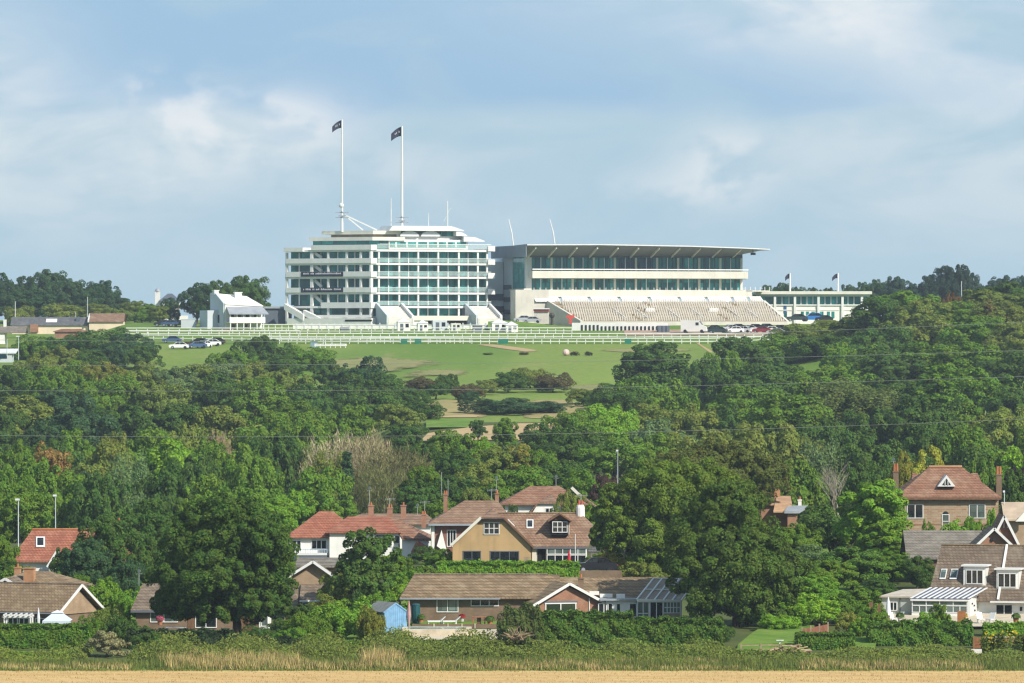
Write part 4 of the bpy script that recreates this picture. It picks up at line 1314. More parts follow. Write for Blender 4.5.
# white van
v = empty('van', (PX(694, 1458), 1458, ground(PX(695, 1458), 1458) + 0.06), R(-10), 'large white panel van parked below the stepped seating', 'van')
v.scale = (1.1, 1.1, 1.22)
prof = [(-2.9, 0.35), (-2.9, 2.65), (1.2, 2.6), (2.0, 1.6), (2.85, 1.3), (2.95, 0.4)]
MB().sweep([(x, -1.0, z) for x, z in prof], (0, 2.0, 0)).build('body', M_white, v)
MB().sweep([(1.25, -0.9, 2.5), (1.95, -0.9, 1.68), (2.02, -0.9, 1.7), (1.36, -0.9, 2.52)], (0, 1.8, 0)).build('windscreen', M_win, v)
MB().box(0.5, 1.2, -1.03, -0.99, 1.6, 2.2).build('side_window', M_win, v)
for x, y in ((-1.9, -0.95), (1.9, -0.95), (-1.9, 0.95), (1.9, 0.95)):
    MB().tube([(x, y - 0.12, 0.38), (x, y + 0.12, 0.38)], 0.38, 10).build('wheel', M_rubber, v)
# pole-like lamps and posts near the stables
def lamp_post(px, r0, r1, Y, label, rad=0.07, head=True, mat=None, head_w=0.5):
    x = PX(px, Y)
    o = empty('street_lamp' if head else 'pole', (x, Y, ZR(r1, Y)), 0, label, 'street lamp' if head else 'pole')
    h = ZR(r0, Y) - ZR(r1, Y)
    MB().tube([(0, 0, -1), (0, 0, h)], [rad, rad * 0.8], 7).build('post', mat or M_greyw, o)
    if head:
        MB().box(-head_w, head_w * 0.4, -0.15, 0.15, h - 0.05, h + 0.16).build('lamp_head', M_canvas, o)
    return o
lamp_post(18.5, 336.5, 356, 1375, 'green-grey lamp post by the pale block at the far left edge', 0.10, head_w=0.6)
lamp_post(7, 339, 352, 1376, 'short thin post beside the pale block at the left edge', 0.09, False)
lamp_post(15.2, 301.5, 318, 1535, 'thin white mast rising behind the stables at the far left', 0.10, False, M_white)
lamp_post(87.5, 297, 316, 1535, 'thin pale pole behind the stables near their white parapet', 0.10, False)
lamp_post(75.5, 312, 320, 1528, 'short thin pole on the ridge of the stable roof', 0.08, False)
lamp_post(961.5, 281, 297, 1330, 'thin pale pole above the trees on the right skyline', 0.10, False)

# ================================================================== HOUSES
def gwall_x(B, x, t, yf, yb, ze, zr, gb, mat, name='gable_wall'):
    """gable end wall in the plane x .. x+t"""
    ym = (yf + yb) / 2
    return B.part(name, MB().sweep([(x, yf, gb), (x, yf, ze), (x, ym, zr), (x, yb, ze), (x, yb, gb)], (t, 0, 0)), mat)
def gwall_y(B, x0, x1, y, t, ze, zr, gb, mat, name='gable_wall', xm=None):
    xm = (x0 + x1) / 2 if xm is None else xm
    return B.part(name, MB().sweep([(x0, y, gb), (x0, y, ze), (xm, y, zr), (x1, y, ze), (x1, y, gb)], (0, t, 0)), mat)
def barge(B, pts, w=0.10, h=0.26, mat=None, name='bargeboard'):
    for a, b in zip(pts[:-1], pts[1:]):
        B.part(name, MB().bar(a, b, w, h), mat or M_white)

# ---- 1 left bungalow with its gable turned to the right
B = Bld('bungalow', 'brown-tiled bungalow at the left edge with a white-edged gable facing right', 'bungalow', 58, 629, 575, -26)
gb = B.base(); dp = 7.4
ze = B.Z(58, 612.0, -0.5); zr = ze + 2.25
xL = -15.0; x1 = 0.0
B.part('wall', MB().box(xL, x1, 0, dp, gb, ze), B_brown)
gwall_x(B, x1 + 0.003, 0.12, 0, dp, ze - 0.05, zr - 0.15, ze - 0.3, B_buff)
B.part('roof', MB().gable_x(xL - .3, x1 + 0.55, -0.6, dp + 0.6, ze, zr + 0.3), T_brown)
ym = dp / 2
barge(B, [(x1 + 0.6, -0.65, ze - 0.08), (x1 + 0.6, ym, zr + 0.22), (x1 + 0.6, dp + .65, ze - 0.08)])
B.part('gutter', MB().box(xL, x1 + 0.5, -0.72, -0.62, ze - 0.22, ze - 0.10), M_lead)
B.part('ridge', MB().tube([(xL, ym, zr + 0.30), (x1 + 0.5, ym, zr + 0.30)], 0.12, 6), T_brown2)
for a in (9, 20, 36, 47):
    x0 = B.X(a, 0)
    B.window(0, 0, 0, 0, -0.0, 2, 1, xyz=(x0, x0 + 0.95, ze - 1.75, ze - 0.75))
# white garden pergola and canopy in front of it
o = Bld('pergola', 'white post-and-beam pergola in front of the left-edge bungalow', 'pergola', 17, 629, 569)
z1 = o.Z(17, 617.6); gb = o.base()
m = MB()
for px in (4.5, 30.5):
    x = o.X(px); m.box(x - .07, x + .07, -.07, .07, gb, z1); m.box(x - .07, x + .07, 2.4, 2.54, gb, z1)
x0, x1 = o.X(2), o.X(32)
m.box(x0, x1, -.1, .1, z1, z1 + .18); m.box(x0, x1, 2.37, 2.57, z1, z1 + .18)
o.part('frame', m, M_white)
for i in range(6):
    x = x0 + 0.2 + (x1 - x0 - .4) * i / 5
    o.part('rafter', MB().box(x - .05, x + .05, -.5, 2.9, z1 + .19, z1 + .33), M_white)
o = Bld('gazebo', 'pale blue-grey gazebo with a peaked fabric roof beside the left bungalow', 'gazebo', 57, 629, 569)
z0, z1 = o.Z(57, 620.8), o.Z(57, 613.5); gb = o.base()
a, b = o.X(42.5), o.X(70.5)
for x, y in ((a + .2, 0), (b - .2, 0), (a + .2, 2.4), (b - .2, 2.4), ((a + b) / 2, 0)):
    o.part('leg', MB().box(x - .05, x + .05, y - .05, y + .05, gb, z0), M_white)
cxm = (a + b) / 2
m = MB().add([(a, -.2, z0), (b, -.2, z0), (b, 2.6, z0), (a, 2.6, z0), (cxm - .45, .8, z1), (cxm + .45, .8, z1), (cxm + .45, 1.6, z1), (cxm - .45, 1.6, z1)],
             [(0, 1, 5, 4), (1, 2, 6, 5), (2, 3, 7, 6), (3, 0, 4, 7), (4, 5, 6, 7), (3, 2, 1, 0)])
m.box(a, b, -.22, -.18, z0 - .28, z0)
o.part('canopy', m, plain('pale_blue_canvas', (0.50, 0.58, 0.66), 0.8, 0.05))
o.part('vent', MB().add([(cxm - .6, .65, z1 + .03), (cxm + .6, .65, z1 + .03), (cxm + .6, 1.75, z1 + .03), (cxm - .6, 1.75, z1 + .03), (cxm, 1.2, z1 + .3)], [(0, 1, 4), (1, 2, 4), (2, 3, 4), (3, 0, 4), (3, 2, 1, 0)]), M_canvas)
o = MB().tube([(0, 0, -1.2), (0, 0, 0.4), (0, 0, 1.4)], [0.05, 0.16, 0.03], 8).build('parasol', M_canvas)
o.location = (PX(38.5, 570), 570, ZR(622, 570)); tag(o, 'closed pale parasol between the white pergola and the blue-grey gazebo', 'parasol')

# ---- 1b hipped bungalow behind it
B = Bld('bungalow', 'hip-roofed bungalow with a stout orange brick chimney behind the left-edge bungalow', 'bungalow', 30, 618, 596, -10)
gb = B.base()
x0, x1 = B.X(-30, 0), B.X(80, 0)
ze = B.Z(60, 592.5, 0); zr = B.Z(30, 571.0, 5)
B.part('wall', MB().box(x0, x1, 0, 10, gb, ze), B_brown)
B.part('roof', MB().hip(x0 - .5, x1 + .5, -.5, 10.5, ze, zr, 5.2, 5.0), T_brown)
B.chimney(24.5, 34.5, 567.6, 586, 2.6, B_orange, 0, 0.9)
B.chimney(15, 20.5, 567, 580, 5.5, B_orange, 1, 0.6)
g0 = B.X(-8, -1.5); g1 = B.X(21, -1.5); zg0 = B.Z(5, 586.5, -1.5); zg1 = B.Z(6, 577.6, -1.5)
B.part('roof', MB().gable_y(g0, g1, -2.0, 4.0, zg0, zg1), T_brown2)
gwall_y(B, g0 + .4, g1 - .4, -1.5, 0.3, zg0 - .1, zg1 - .3, gb, plain('grey_green_boards', (0.28, 0.32, 0.30), 0.8, 0.1))
barge(B, [(g0, -2.06, zg0 - .1), ((g0 + g1) / 2, -2.06, zg1 - .1), (g1, -2.06, zg0 - .1)])

# ---- 2 bungalow half hidden behind the big left tree
B = Bld('bungalow', 'brown-roofed brick bungalow half hidden behind the big tree on the left', 'bungalow', 132, 630, 582)
gb = B.base()
x0, x1 = B.X(136, 0), B.X(232, 0); ze = B.Z(140, 609.5, 0); zr = B.Z(150, 583.5, 4.2)
B.part('wall', MB().box(x0, x1, 0, 8.4, gb, ze), B_brown)  # brown brick instead of red carries the big tree's shade as colour
B.part('roof', MB().hip(x0 - .5, x1 + .5, -.5, 8.9, ze, zr, 0.9, 3), T_brown2)
B.part('fascia', MB().box(x0 - .5, x1 + .5, -.58, -.5, ze - .28, ze - .08), M_dgrey)
B.window(151, 163, 611.5, 621.5, 0, 1, 1, glass=M_wing)
B.window(164.5, 177, 611.5, 621.5, 0, 1, 1, glass=M_wing)
B.window(196, 216, 613, 627, 0, 2, 1)
B.part('door', MB().box(B.X(188), B.X(194), -.06, .1, gb, B.Z(190, 612)), M_timber)
B.aerial(139, 571, 586, 4, 'dish')
o = Bld('garden_table', 'white garden table glimpsed under the big left tree', 'table', 176, 626, 573)
gb = ground(o.O.x, o.O.y) - o.O.z
o.part('top', MB().box(-1.0, 1.0, -.5, .5, gb + .70, gb + .76), M_white)
for x, y in ((-.9, -.4), (.9, -.4), (-.9, .4), (.9, .4)):
    o.part('leg', MB().box(x - .04, x + .04, y - .04, y + .04, gb - .05, gb + .70), M_white)

# ---- 3 red-roofed house (left, behind dark trees)
B = Bld('house', 'red-tiled house with a skylight behind dark trees on the left', 'house', 30, 575, 655)
gb = B.base()
x0, x1 = B.X(9.5, 0), B.X(50, 0); ze = B.Z(30, 561, 0); zr = B.Z(30, 529.5, 4.5)
B.part('wall', MB().box(x0 + .5, B.X(138, 0), 0.3, 9, gb, ze), M_render)
B.part('roof', MB().hip(x0, B.X(140, 0), -.3, 9.3, ze, zr, 2.2, 3), T_red)
B.part('ridge', MB().tube([(x0 + 2.2, 4.5, zr + .02), (B.X(112, 4), 4.5, zr + .02)], 0.14, 6), M_terra)
def on_slope(x, f, yf=-.3, yr=4.5):
    return (x, yf + (yr - yf) * f, ze + (zr - ze) * f)
def skylight(B, px0, px1, f0, f1, yf, yr, ze, zr, name='skylight'):
    """roof window lying on a front slope that rises from (yf, ze) to (yr, zr)"""
    def S_(px, f, up=0.06):
        y = yf + (yr - yf) * f
        return (B.X(px, y), y - up * 0.4, ze + (zr - ze) * f + up)
    o = B.part(name, MB().sweep([S_(px0, f0), S_(px1, f0), S_(px1, f1), S_(px0, f1)], (0, -.03, .07)), M_white)
    a, b = px0 + (px1 - px0) * .16, px1 - (px1 - px0) * .16
    fa, fb = f0 + (f1 - f0) * .14, f1 - (f1 - f0) * .14
    MB().sweep([S_(a, fa, .14), S_(b, fa, .14), S_(b, fb, .14), S_(a, fb, .14)], (0, -.01, .03)).build('pane', M_win, o)
    return o
skylight(B, 36, 45, .42, .74, -.3, 4.5, ze, zr)
g0, g1 = B.X(49, -1.6), B.X(66, -1.6)
gwall_y(B, g0, g1, -1.6, 2.2, B.Z(50, 566, -1.6), B.Z(56, 551, -1.6), gb, M_render)
barge(B, [(g0 - .2, -1.7, B.Z(50, 567, -1.6)), ((g0 + g1) / 2, -1.7, B.Z(56, 550, -1.6)), (g1 + .2, -1.7, B.Z(50, 567, -1.6))])
B.chimney(117, 121, 521, 533, 5, B_red, 1)
lamp_post(18.3, 500, 540, 668, 'tall street lamp above the red-roofed house, left of the other lamp', 0.07, head_w=0.35)
lamp_post(55.5, 496, 532, 672, 'tall street lamp above the red-roofed house, right of the other lamp', 0.06, head_w=0.3)

# ---- 4 white house with red hipped roofs
B = Bld('house', 'white house with red hipped roofs and a pale blue balcony', 'house', 306, 566, 680)
gb = B.base()
x0, x1 = B.X(285, 0), B.X(352, 0); ze = B.Z(306, 537, 0); zr = B.Z(325, 511, 4.5)
B.part('wall', MB().box(x0 + .5, x1, 0.4, 9, gb, ze), M_render)
il = B.X(319.5, 4.5) - x0
B.part('roof', MB().hip(x0, x1 + .8, -.1, 9.4, ze, zr, il, x1 + .8 - B.X(333, 4.5)), T_red)
B.window(293, 300.5, 541, 548.5, .4, 2, 1)
B.window(312, 326, 540.5, 548.5, .4, 3, 1)
b = B.rect(296, 327, 549.6, 553, -.9)
B.part('balcony', MB().box(b[0], b[1], -.9, .4, b[2] - .25, b[2]), M_white)
m = MB().box(b[0], b[1], -.9, -.84, b[3], b[3] + .08)
n = 13
for i in range(n + 1):
    x = b[0] + (b[1] - b[0]) * i / n
    m.box(x - .03, x + .03, -.89, -.85, b[2], b[3])
B.part('balcony_rail', m, plain('pale_blue_rail', (0.42, 0.50, 0.58), 0.6, 0.1))
B.part('shade_beam', MB().box(b[0], b[1], -.9, .4, b[2] - .6, b[2] - .26), M_dgrey)
# right block, nearer, its roof running down to the right
yf = -1.4
x2, x3 = B.X(326, yf), B.X(401, yf); ze2 = B.Z(360, 532, yf); zr2 = B.Z(360, 516.6, 3.4)
B.part('wall', MB().box(x2 + .4, x3 - .3, yf + .4, 8, gb, ze2), M_render)
B.part('roof', MB().hip(x2, x3, yf, 8.2, ze2, zr2, B.X(347.5, 3.4) - x2, x3 - B.X(388, 3.4)), T_red)
x4, x5 = B.X(385, -2.2), B.X(430.5, -2.2)
ze3 = B.Z(420, 539.4, -2.2); zr3 = B.Z(390, 517.6, 4)
m = MB().slab([(B.X(402, -2.2), -2.2, ze3 + .15), (x5, -2.2, ze3), (B.X(394, 4), 4, zr3), (B.X(388.6, 4), 4, zr3 + .03)], .18)
m.slab([(x5, -2.2, ze3), (x5 + .3, 9, ze3), (B.X(394, 4), 4.6, zr3)], .18)
B.part('roof', m, T_dred)
B.part('wall', MB().box(B.X(402, -1.8), B.X(428, -1.8), -1.8, 8, gb, ze3 - .1), M_render)
B.window(376, 391.5, 535, 546, yf + .4, 2, 1, glass=M_wing)
B.window(395, 399, 536, 543, yf + .4, 1, 1)
# lean-to porch roof at the right end
p = [B.pt(417, 541.5, -3.2), B.pt(440, 556, -5.0), B.pt(427, 560, -5.0), B.pt(411, 553, -3.2)]
B.part('porch_roof', MB().sweep(p, (0, .15, .18)), T_red)
B.part('porch_wall', MB().box(B.X(413, -2), B.X(430, -2), -2.6, -1.82, gb, B.Z(420, 551, -2.6)), M_render)
for px, r0 in ((371, 505), (390, 507.5), (403.5, 505)):
    B.chimney(px - 2.6, px + 2.6, r0, 519, 7, B_red, 1 if px != 390 else 2, .6, .12)
B.aerial(369.5, 488, 507, 7, 'dish')
B.aerial(389.5, 498, 508, 7)
B.chimney(421.5, 426, 514, 528, 2.5, B_red, 2, .6)
# ridge of the neighbouring roof behind
B = Bld('house', 'long low brown roof running behind the white house with red hipped roofs', 'house', 380, 540, 705)
x0, x1 = B.X(336, 0), B.X(434, 0); gb = B.base()
B.part('roof', MB().hip(x0, x1, 0, 9, B.Z(380, 524, 0), B.Z(380, 513.6, 4.5), 3, 1), T_rust)
B.part('wall', MB().box(x0 + .5, x1 - .5, .5, 8.5, gb, B.Z(380, 524, 0)), M_render)
B.aerial(417.5, 505, 516, 4, 'dish'); B.aerial(424.5, 501, 516, 4)

# ---- 5 brick gabled house between the big tree and the garden trees
B = Bld('house', 'brick house with a small white-edged gable just right of the big left tree', 'house', 312, 624, 602)
gb = B.base()
x0, x1 = B.X(292, 0), B.X(331, 0); ze = B.Z(312, 573.5, 0); zr = B.Z(313, 562, 0)
xm = B.X(313, 0)
B.part('roof', MB().gable_y(x0 - .35, x1 + .35, -.6, 8, ze - .2, zr + .15, xm=xm), T_grey)
gwall_y(B, x0, x1, 0, .4, ze - .1, zr - .1, gb, B_buff, xm=xm)
barge(B, [(x0 - .35, -.65, ze - .3), (xm, -.65, zr + .06), (x1 + .35, -.65, ze - .3)])
b = B.Z(330, 557.5, 6)
B.part('roof', MB().gable_x(B.X(296, 3), B.X(341, 3), 2.0, 10, B.Z(320, 566, 2), b), T_grey)
B.part('wall', MB().box(B.X(297, 3), B.X(340, 3), 2.6, 9.4, gb, B.Z(320, 566, 2) - .1), B_buff)
a, c_ = B.pt(299.5, 599.5, -3.4), B.pt(329, 584, -.02)
B.part('roof', MB().slab([(a.x, -3.4, a.z), (B.X(329, -3.4), -3.4, a.z), (B.X(326, 0), -.02, c_.z), (B.X(301, 0), -.02, c_.z)], .16), T_brown2)
B.part('gutter', MB().box(a.x, B.X(330, -3.4), -3.55, -3.42, a.z - .25, a.z - .05), M_white)
B.part('wall', MB().box(a.x + .3, B.X(327.5, -3), -3.0, -.02, gb, a.z - .12), B_brown)
B.window(303, 314, 603, 613, -3.0, 2, 1, glass=M_wing)
B.part('roof', MB().slab([B.pt(283, 610, -4.2), B.pt(298, 610, -4.2), B.pt(298.5, 589, -1), B.pt(291, 589, -1)], .16), T_brown2)
B.part('wall', MB().box(B.X(284, -3.6), B.X(297.5, -3.6), -3.7, -1, gb, B.Z(290, 611, -3.7)), B_brown)
# garden fence screen and glazed door seen under the big tree
B = Bld('fence', 'brown boarded fence panel under the right side of the big left tree', 'fence', 248, 630, 578)
gb = ground(B.O.x, B.O.y) - B.O.z
for i in range(11):
    x = -1.3 + i * .22
    B.part('board', MB().box(x, x + .2, -.02, .02, gb, gb + 1.75), M_timber)
for x in (-1.4, 1.15):
    B.part('post', MB().box(x - .07, x + .07, -.08, .08, gb - .2, gb + 1.95), M_white)
B = Bld('garden_room', 'white-framed garden room glimpsed right of the big tree trunk', 'garden room', 262, 630, 584)
gb = ground(B.O.x, B.O.y) - B.O.z
x0, x1 = B.X(253), B.X(270)
B.part('wall', MB().box(x0, x1, 0, 3, gb, gb + 2.3), M_render)
B.part('roof', MB().box(x0 - .2, x1 + .2, -.2, 3.2, gb + 2.3, gb + 2.45), M_lead)
B.window(0, 0, 0, 0, 0, 2, 1, glass=M_wing, xyz=(x0 + .25, x1 - .25, gb + .3, gb + 2.0))

# ---- 6 brown-roofed house left of the ochre one
B = Bld('house', 'house with a broad pinkish-brown hipped roof left of the ochre house', 'house', 465, 565, 668)
gb = B.base()
x0, x1 = B.X(428.5, 0), B.X(513, 0); ze = B.Z(450, 523, 0); zr = B.Z(480, 500.6, 5)
B.part('roof', MB().hip(x0, x1, -.2, 10.5, ze, zr, B.X(464.5, 5) - x0, x1 - B.X(497.5, 5)), T_rust)
B.part('wall', MB().box(x0 + .7, x1 - .7, .5, 9.8, gb, ze), plain('tile_hung_wall', (0.22, 0.10, 0.075), 0.85, 0.15, 1.0))
B.part('gutter', MB().box(x0, x1, -.35, -.22, ze - .3, ze - .08), M_lead)
B.part('white_gable', MB().sweep([B.pt(436.8, 546, -.1), B.pt(447.5, 554, -.1), B.pt(441.5, 530, -.1)], (0, .5, 0)), M_render)
B.part('corner_board', MB().box(B.X(431.5, .4), B.X(434.5, .4), .3, .6, gb, ze - .1), M_render)
B.window(447.6, 455.6, 530.5, 546, .5, 3, 1)
B.chimney(443.5, 447.5, 494, 512, 5.5, B_red, 2, .6, .1, .4)
B.aerial(441.6, 472, 496, 5.5, 'pole'); B.aerial(448.0, 479, 496, 5.5, 'pole')
B.chimney(495, 499, 493, 504, 6.5, B_red, 1, .5)
B.aerial(496.5, 477.5, 494, 6.5, 'dish')
B.aerial(491.5, 489, 500, 6.0)

# ---- 7 ochre rendered house
B = Bld('house', 'ochre-rendered house with a wide front gable, brown roof and timbered dormer', 'house', 530, 566, 640)
gb = B.base()
yr = 5.0                                               # main block: eaves at y=.6, ridge at y=5
xa, xb = B.X(486, 0), B.X(589, .2); ze = B.Z(560, 546.2, .2); zr = B.Z(540, 513.4, yr)
B.part('wall', MB().box(xa, xb - .5, .6, 9.4, gb, ze), M_cream)
xr0, xr1 = B.X(588.5, .2), B.X(581, yr)
m = MB().slab([(xa, .1, ze), (xr0, .1, ze), (B.X(594.5, 2.9), 2.9, ze + (zr - ze) * .58), (xr1, yr, zr), (xa, yr, zr)], .18)
m.slab([(xa, yr, zr), (xr1, yr, zr), (B.X(594.5, 7), 7.1, ze + (zr - ze) * .58), (B.X(589, 10), 9.9, ze), (xa, 9.9, ze)], .18)
m.slab([(B.X(594.5, 2.9), 2.9, ze + (zr - ze) * .58), (B.X(594.5, 7), 7.1, ze + (zr - ze) * .58), (xr1, yr, zr)], .18)
B.part('roof', m, T_rust)
gwall_x(B, xb - .52, .3, .6, 9.4, ze - .1, zr - .6, gb, M_cream)
B.part('ridge', MB().tube([(xa, yr, zr + .02), (xr1, yr, zr + .02)], .13, 6), T_brown)
B.part('gutter', MB().box(B.X(533, .1), xr0, -.06, .08, ze - .28, ze - .1), M_dgrey)
# the ochre gable wing in front (clipped gable)
yw = -2.6
g = [B.pt(452.6, 566, yw), B.pt(452.6, 543.5, yw), B.pt(481.5, 518.0, yw), B.pt(501.5, 518.0, yw), B.pt(531.0, 546.0, yw), B.pt(531.0, 566, yw)]
g[0].z = g[5].z = gb
B.part('gable_wall', MB().sweep(g, (0, .35, 0)), M_yellow)
B.part('wall', MB().box(g[0].x + .01, g[5].x - .01, yw + .36, 5, gb, g[1].z - .3), M_yellow)
top = B.Z(490, 513.8, 1.2)
eL, kL, kR, eR = B.pt(451.0, 545.2, yw - .35), B.pt(481, 517.6, yw - .35), B.pt(503.5, 517.6, yw - .35), B.pt(533.8, 547.6, yw - .35)
apx = (kL.x + kR.x) / 2
m = MB().slab([eL, kL, (apx, .6, top + .5), (apx, 6, top + .5), (eL.x, 6, eL.z)], .2)
m.slab([kR, eR, (eR.x, 6, eR.z), (apx, 6, top + .5), (apx, .6, top + .5)], .2)
m.slab([kL, kR, (apx, .6, top + .5)], .2)
B.part('roof', m, T_rust)
barge(B, [eL, kL], .08, .3, M_cream)
barge(B, [kR, eR], .08, .2, M_timber)
B.part('fascia', MB().box(kL.x, kR.x, yw - .4, yw - .3, kL.z - .35, kL.z - .1), M_dark)
B.window(484.4, 498.8, 523.0, 533.6, yw, 3, 2)
def opening(px0, px1, r0, r1, n):
    x0, x1, z0, z1 = B.rect(px0, px1, r0, r1, yw)
    z0 = gb + .5
    o = B.part('glazed_door', MB().box(x0, x1, yw - .03, yw + .1, z0, z1), M_win)
    m = MB()
    for i in range(n + 1):
        x = x0 + (x1 - x0) * i / n
        m.box(x - .04, x + .04, yw - .06, yw - .03, z0, z1)
    m.box(x0 - .06, x1 + .06, yw - .065, yw - .01, z1, z1 + .09)
    m.build('door_frame', M_dgrey, o)
opening(463.3, 480.6, 551.6, 566, 2)
opening(490.4, 518.8, 551.8, 566, 3)
B.part('balcony_screen', MB().box(*[B.rect(524, 529.5, 557, 563, yw - .5)[i] for i in (0, 1)], yw - .5, yw - .44, B.rect(524, 529.5, 557, 563, yw - .5)[2], B.rect(524, 529.5, 557, 563, yw - .5)[3]), M_fence)
# skylights
skylight(B, 526.5, 533.5, .52, .78, .1, yr, ze, zr)
p = [(kR.x + (eR.x - kR.x) * f_, yq, kR.z + (eR.z - kR.z) * f_ + .12) for f_, yq in ((.14, 0.2), (.36, 0.2), (.36, 1.6), (.14, 1.6))]
B.part('skylight', MB().sweep(p, (.03, 0, .06)), M_canvas)
# dormer
xd0, xd1, zd0, zd1 = B.rect(551, 568.5, 519.6, 533.2, .9)
B.part('dormer_wall', MB().box(xd0, xd1, .95, 4.5, zd0 - .2, zd1), M_dark)
xm = (xd0 + xd1) / 2
B.part('dormer_roof', MB().gable_y(xd0 - .35, xd1 + .35, .55, 4.6, zd1 - .1, zd1 + .72), T_dred)
B.part('dormer_gable', MB().sweep([(xd0, .9, zd1 - .02), (xm, .9, zd1 + .55), (xd1, .9, zd1 - .02)], (0, .2, 0)), M_timber)
B.window(553, 566.8, 522.2, 531.8, .9, 3, 2)
B.part('dormer_cheek', MB().sweep([(xd1 + .03, .95, zd0 - .1), (xd1 + .03, .95, zd1 - .25), (xd1 + .03, 3.8, zd1 - .25)], (.06, 0, 0)), M_render)
B.part('bargeboard', MB().bar((xd0 - .35, .5, zd1 - .18), (xm, .5, zd1 + .64), .07, .16).bar((xm, .5, zd1 + .64), (xd1 + .35, .5, zd1 - .18), .07, .16), M_timber)
# white round chimney with red pots
cx_, cz0, cz1 = B.X(580.5, yr), B.Z(580, 517, yr), B.Z(580, 504.8, yr)
co = B.part('chimney', MB().tube([(cx_, yr, cz0 - .6), (cx_, yr, cz1 - .3), (cx_, yr, cz1)], [.5, .48, .38], 10), M_render)
for dx in (-.16, .16):
    MB().tube([(cx_ + dx, yr, cz1), (cx_ + dx, yr, cz1 + .5)], [.13, .10], 8).build('chimney_pot', plain('red_pot', (0.45, 0.10, 0.06), 0.8, .1) if 'red_pot' not in MATS else MATS['red_pot'], co)
B.aerial(580.9, 494.5, 504, yr)
# ground-floor glazing at the right
bx = B.rect(547.5, 585.5, 548.6, 566, 0)
B.window(0, 0, 0, 0, .05, 5, 1, xyz=(bx[0], bx[1], gb + .5, bx[3] - .75), glass=M_win)
B.window(0, 0, 0, 0, .05, 5, 1, xyz=(bx[0], bx[1], bx[3] - .55, bx[3] - .05), glass=M_wing)
B.part('bay_wall', MB().box(bx[0] - .1, bx[1] + .1, .1, .58, gb, bx[3] + .08), M_white)
b = B.rect(537.5, 545.5, 548.5, 566, .55)
B.part('porch_opening', MB().box(b[0], b[1], .53, .7, gb, b[3]), M_dark)
b = B.rect(532, 536.5, 549, 566, .3)
B.part('porch_pier', MB().box(b[0], b[1], .3, .59, gb, b[3]), M_cream)
o = MB().tube([(0, 0, -1.2), (0, 0, -.2), (0, 0, .5), (0, 0, 1.05)], [.04, .22, .14, .03], 8).build('parasol', M_red)
o.location = (PX(569, 637.5), 637.5, ZR(559.5, 637.5)); tag(o, 'closed red parasol in front of the ochre house', 'parasol')
B = Bld('garage', 'dark grey-roofed garage with a pale gable between the ochre house and the big tree', 'garage', 600, 562, 646, -35)
gb = B.base()
B.part('roof', MB().gable_x(-1.5, 4.4, -.3, 5.5, B.Z(600, 551.5), B.Z(600, 531.5, 2.6)), T_slate)
B.part('wall', MB().box(-1.3, 4.0, .1, 5.1, gb, B.Z(600, 551.8)), M_cream)
gwall_x(B, 4.003, .2, .1, 5.1, B.Z(600, 551.8) - .1, B.Z(600, 531.5, 2.6) - .25, gb, M_cream)

# ---- 8 house behind with several hipped roofs
B = Bld('house', 'house with russet hipped roofs and a white gable behind the ochre house', 'house', 540, 530, 712)
gb = B.base()
x0, x1 = B.X(500, 0), B.X(588, 0); ze = B.Z(520, 504, 0); zr = B.Z(545, 486, 4.5)
B.part('roof', MB().hip(x0, x1, -.2, 9.4, ze, zr, B.X(529.8, 4.5) - x0, x1 - B.X(559, 4.5)), T_dred)
B.part('wall', MB().box(x0 + .6, x1 - .6, .4, 8.8, gb, ze), M_render)
yw = -3.2
g0, g1 = B.X(527, yw), B.X(566, yw); zg = B.Z(540, 512.5, yw); zt = B.Z(551, 495, -.2)
kl, kr = B.pt(538, 502.4, yw - .3), B.pt(558, 502.4, yw - .3)
el, er = B.pt(529, 513, yw - .3), B.pt(567, 512.5, yw - .3)
ax = B.X(551, 0)
m = MB().slab([el, kl, (ax, -.2, zt), (ax, 3, zt), (el.x, 3, el.z)], .18)
m.slab([kr, er, (er.x, 3, er.z), (ax, 3, zt), (ax, -.2, zt)], .18)
m.slab([kl, kr, (ax, -.2, zt)], .18)
B.part('roof', m, T_rust)
B.part('gable_wall', MB().sweep([(el.x + .4, yw, gb), (el.x + .4, yw, el.z), (kl.x, yw, kl.z - .15), (kr.x, yw, kr.z - .15), (er.x - .4, yw, er.z), (er.x - .4, yw, gb)], (0, .35, 0)), M_render)
B.window(546, 552.5, 508.5, 514.5, yw, 2, 1)
barge(B, [B.pt(571.5, 487.5, 1.0), B.pt(580.5, 496, 1.0)], .1, .35, M_cream)
B.part('roof', MB().slab([B.pt(572, 488, 1.2), B.pt(597, 507, 1.2), (B.X(597, 7), 7, B.Z(597, 506, 7)), (B.X(573, 7), 7, B.Z(573, 488, 7))], .18), T_rust)
B.aerial(556, 476.5, 489, 5.0, 'dish')

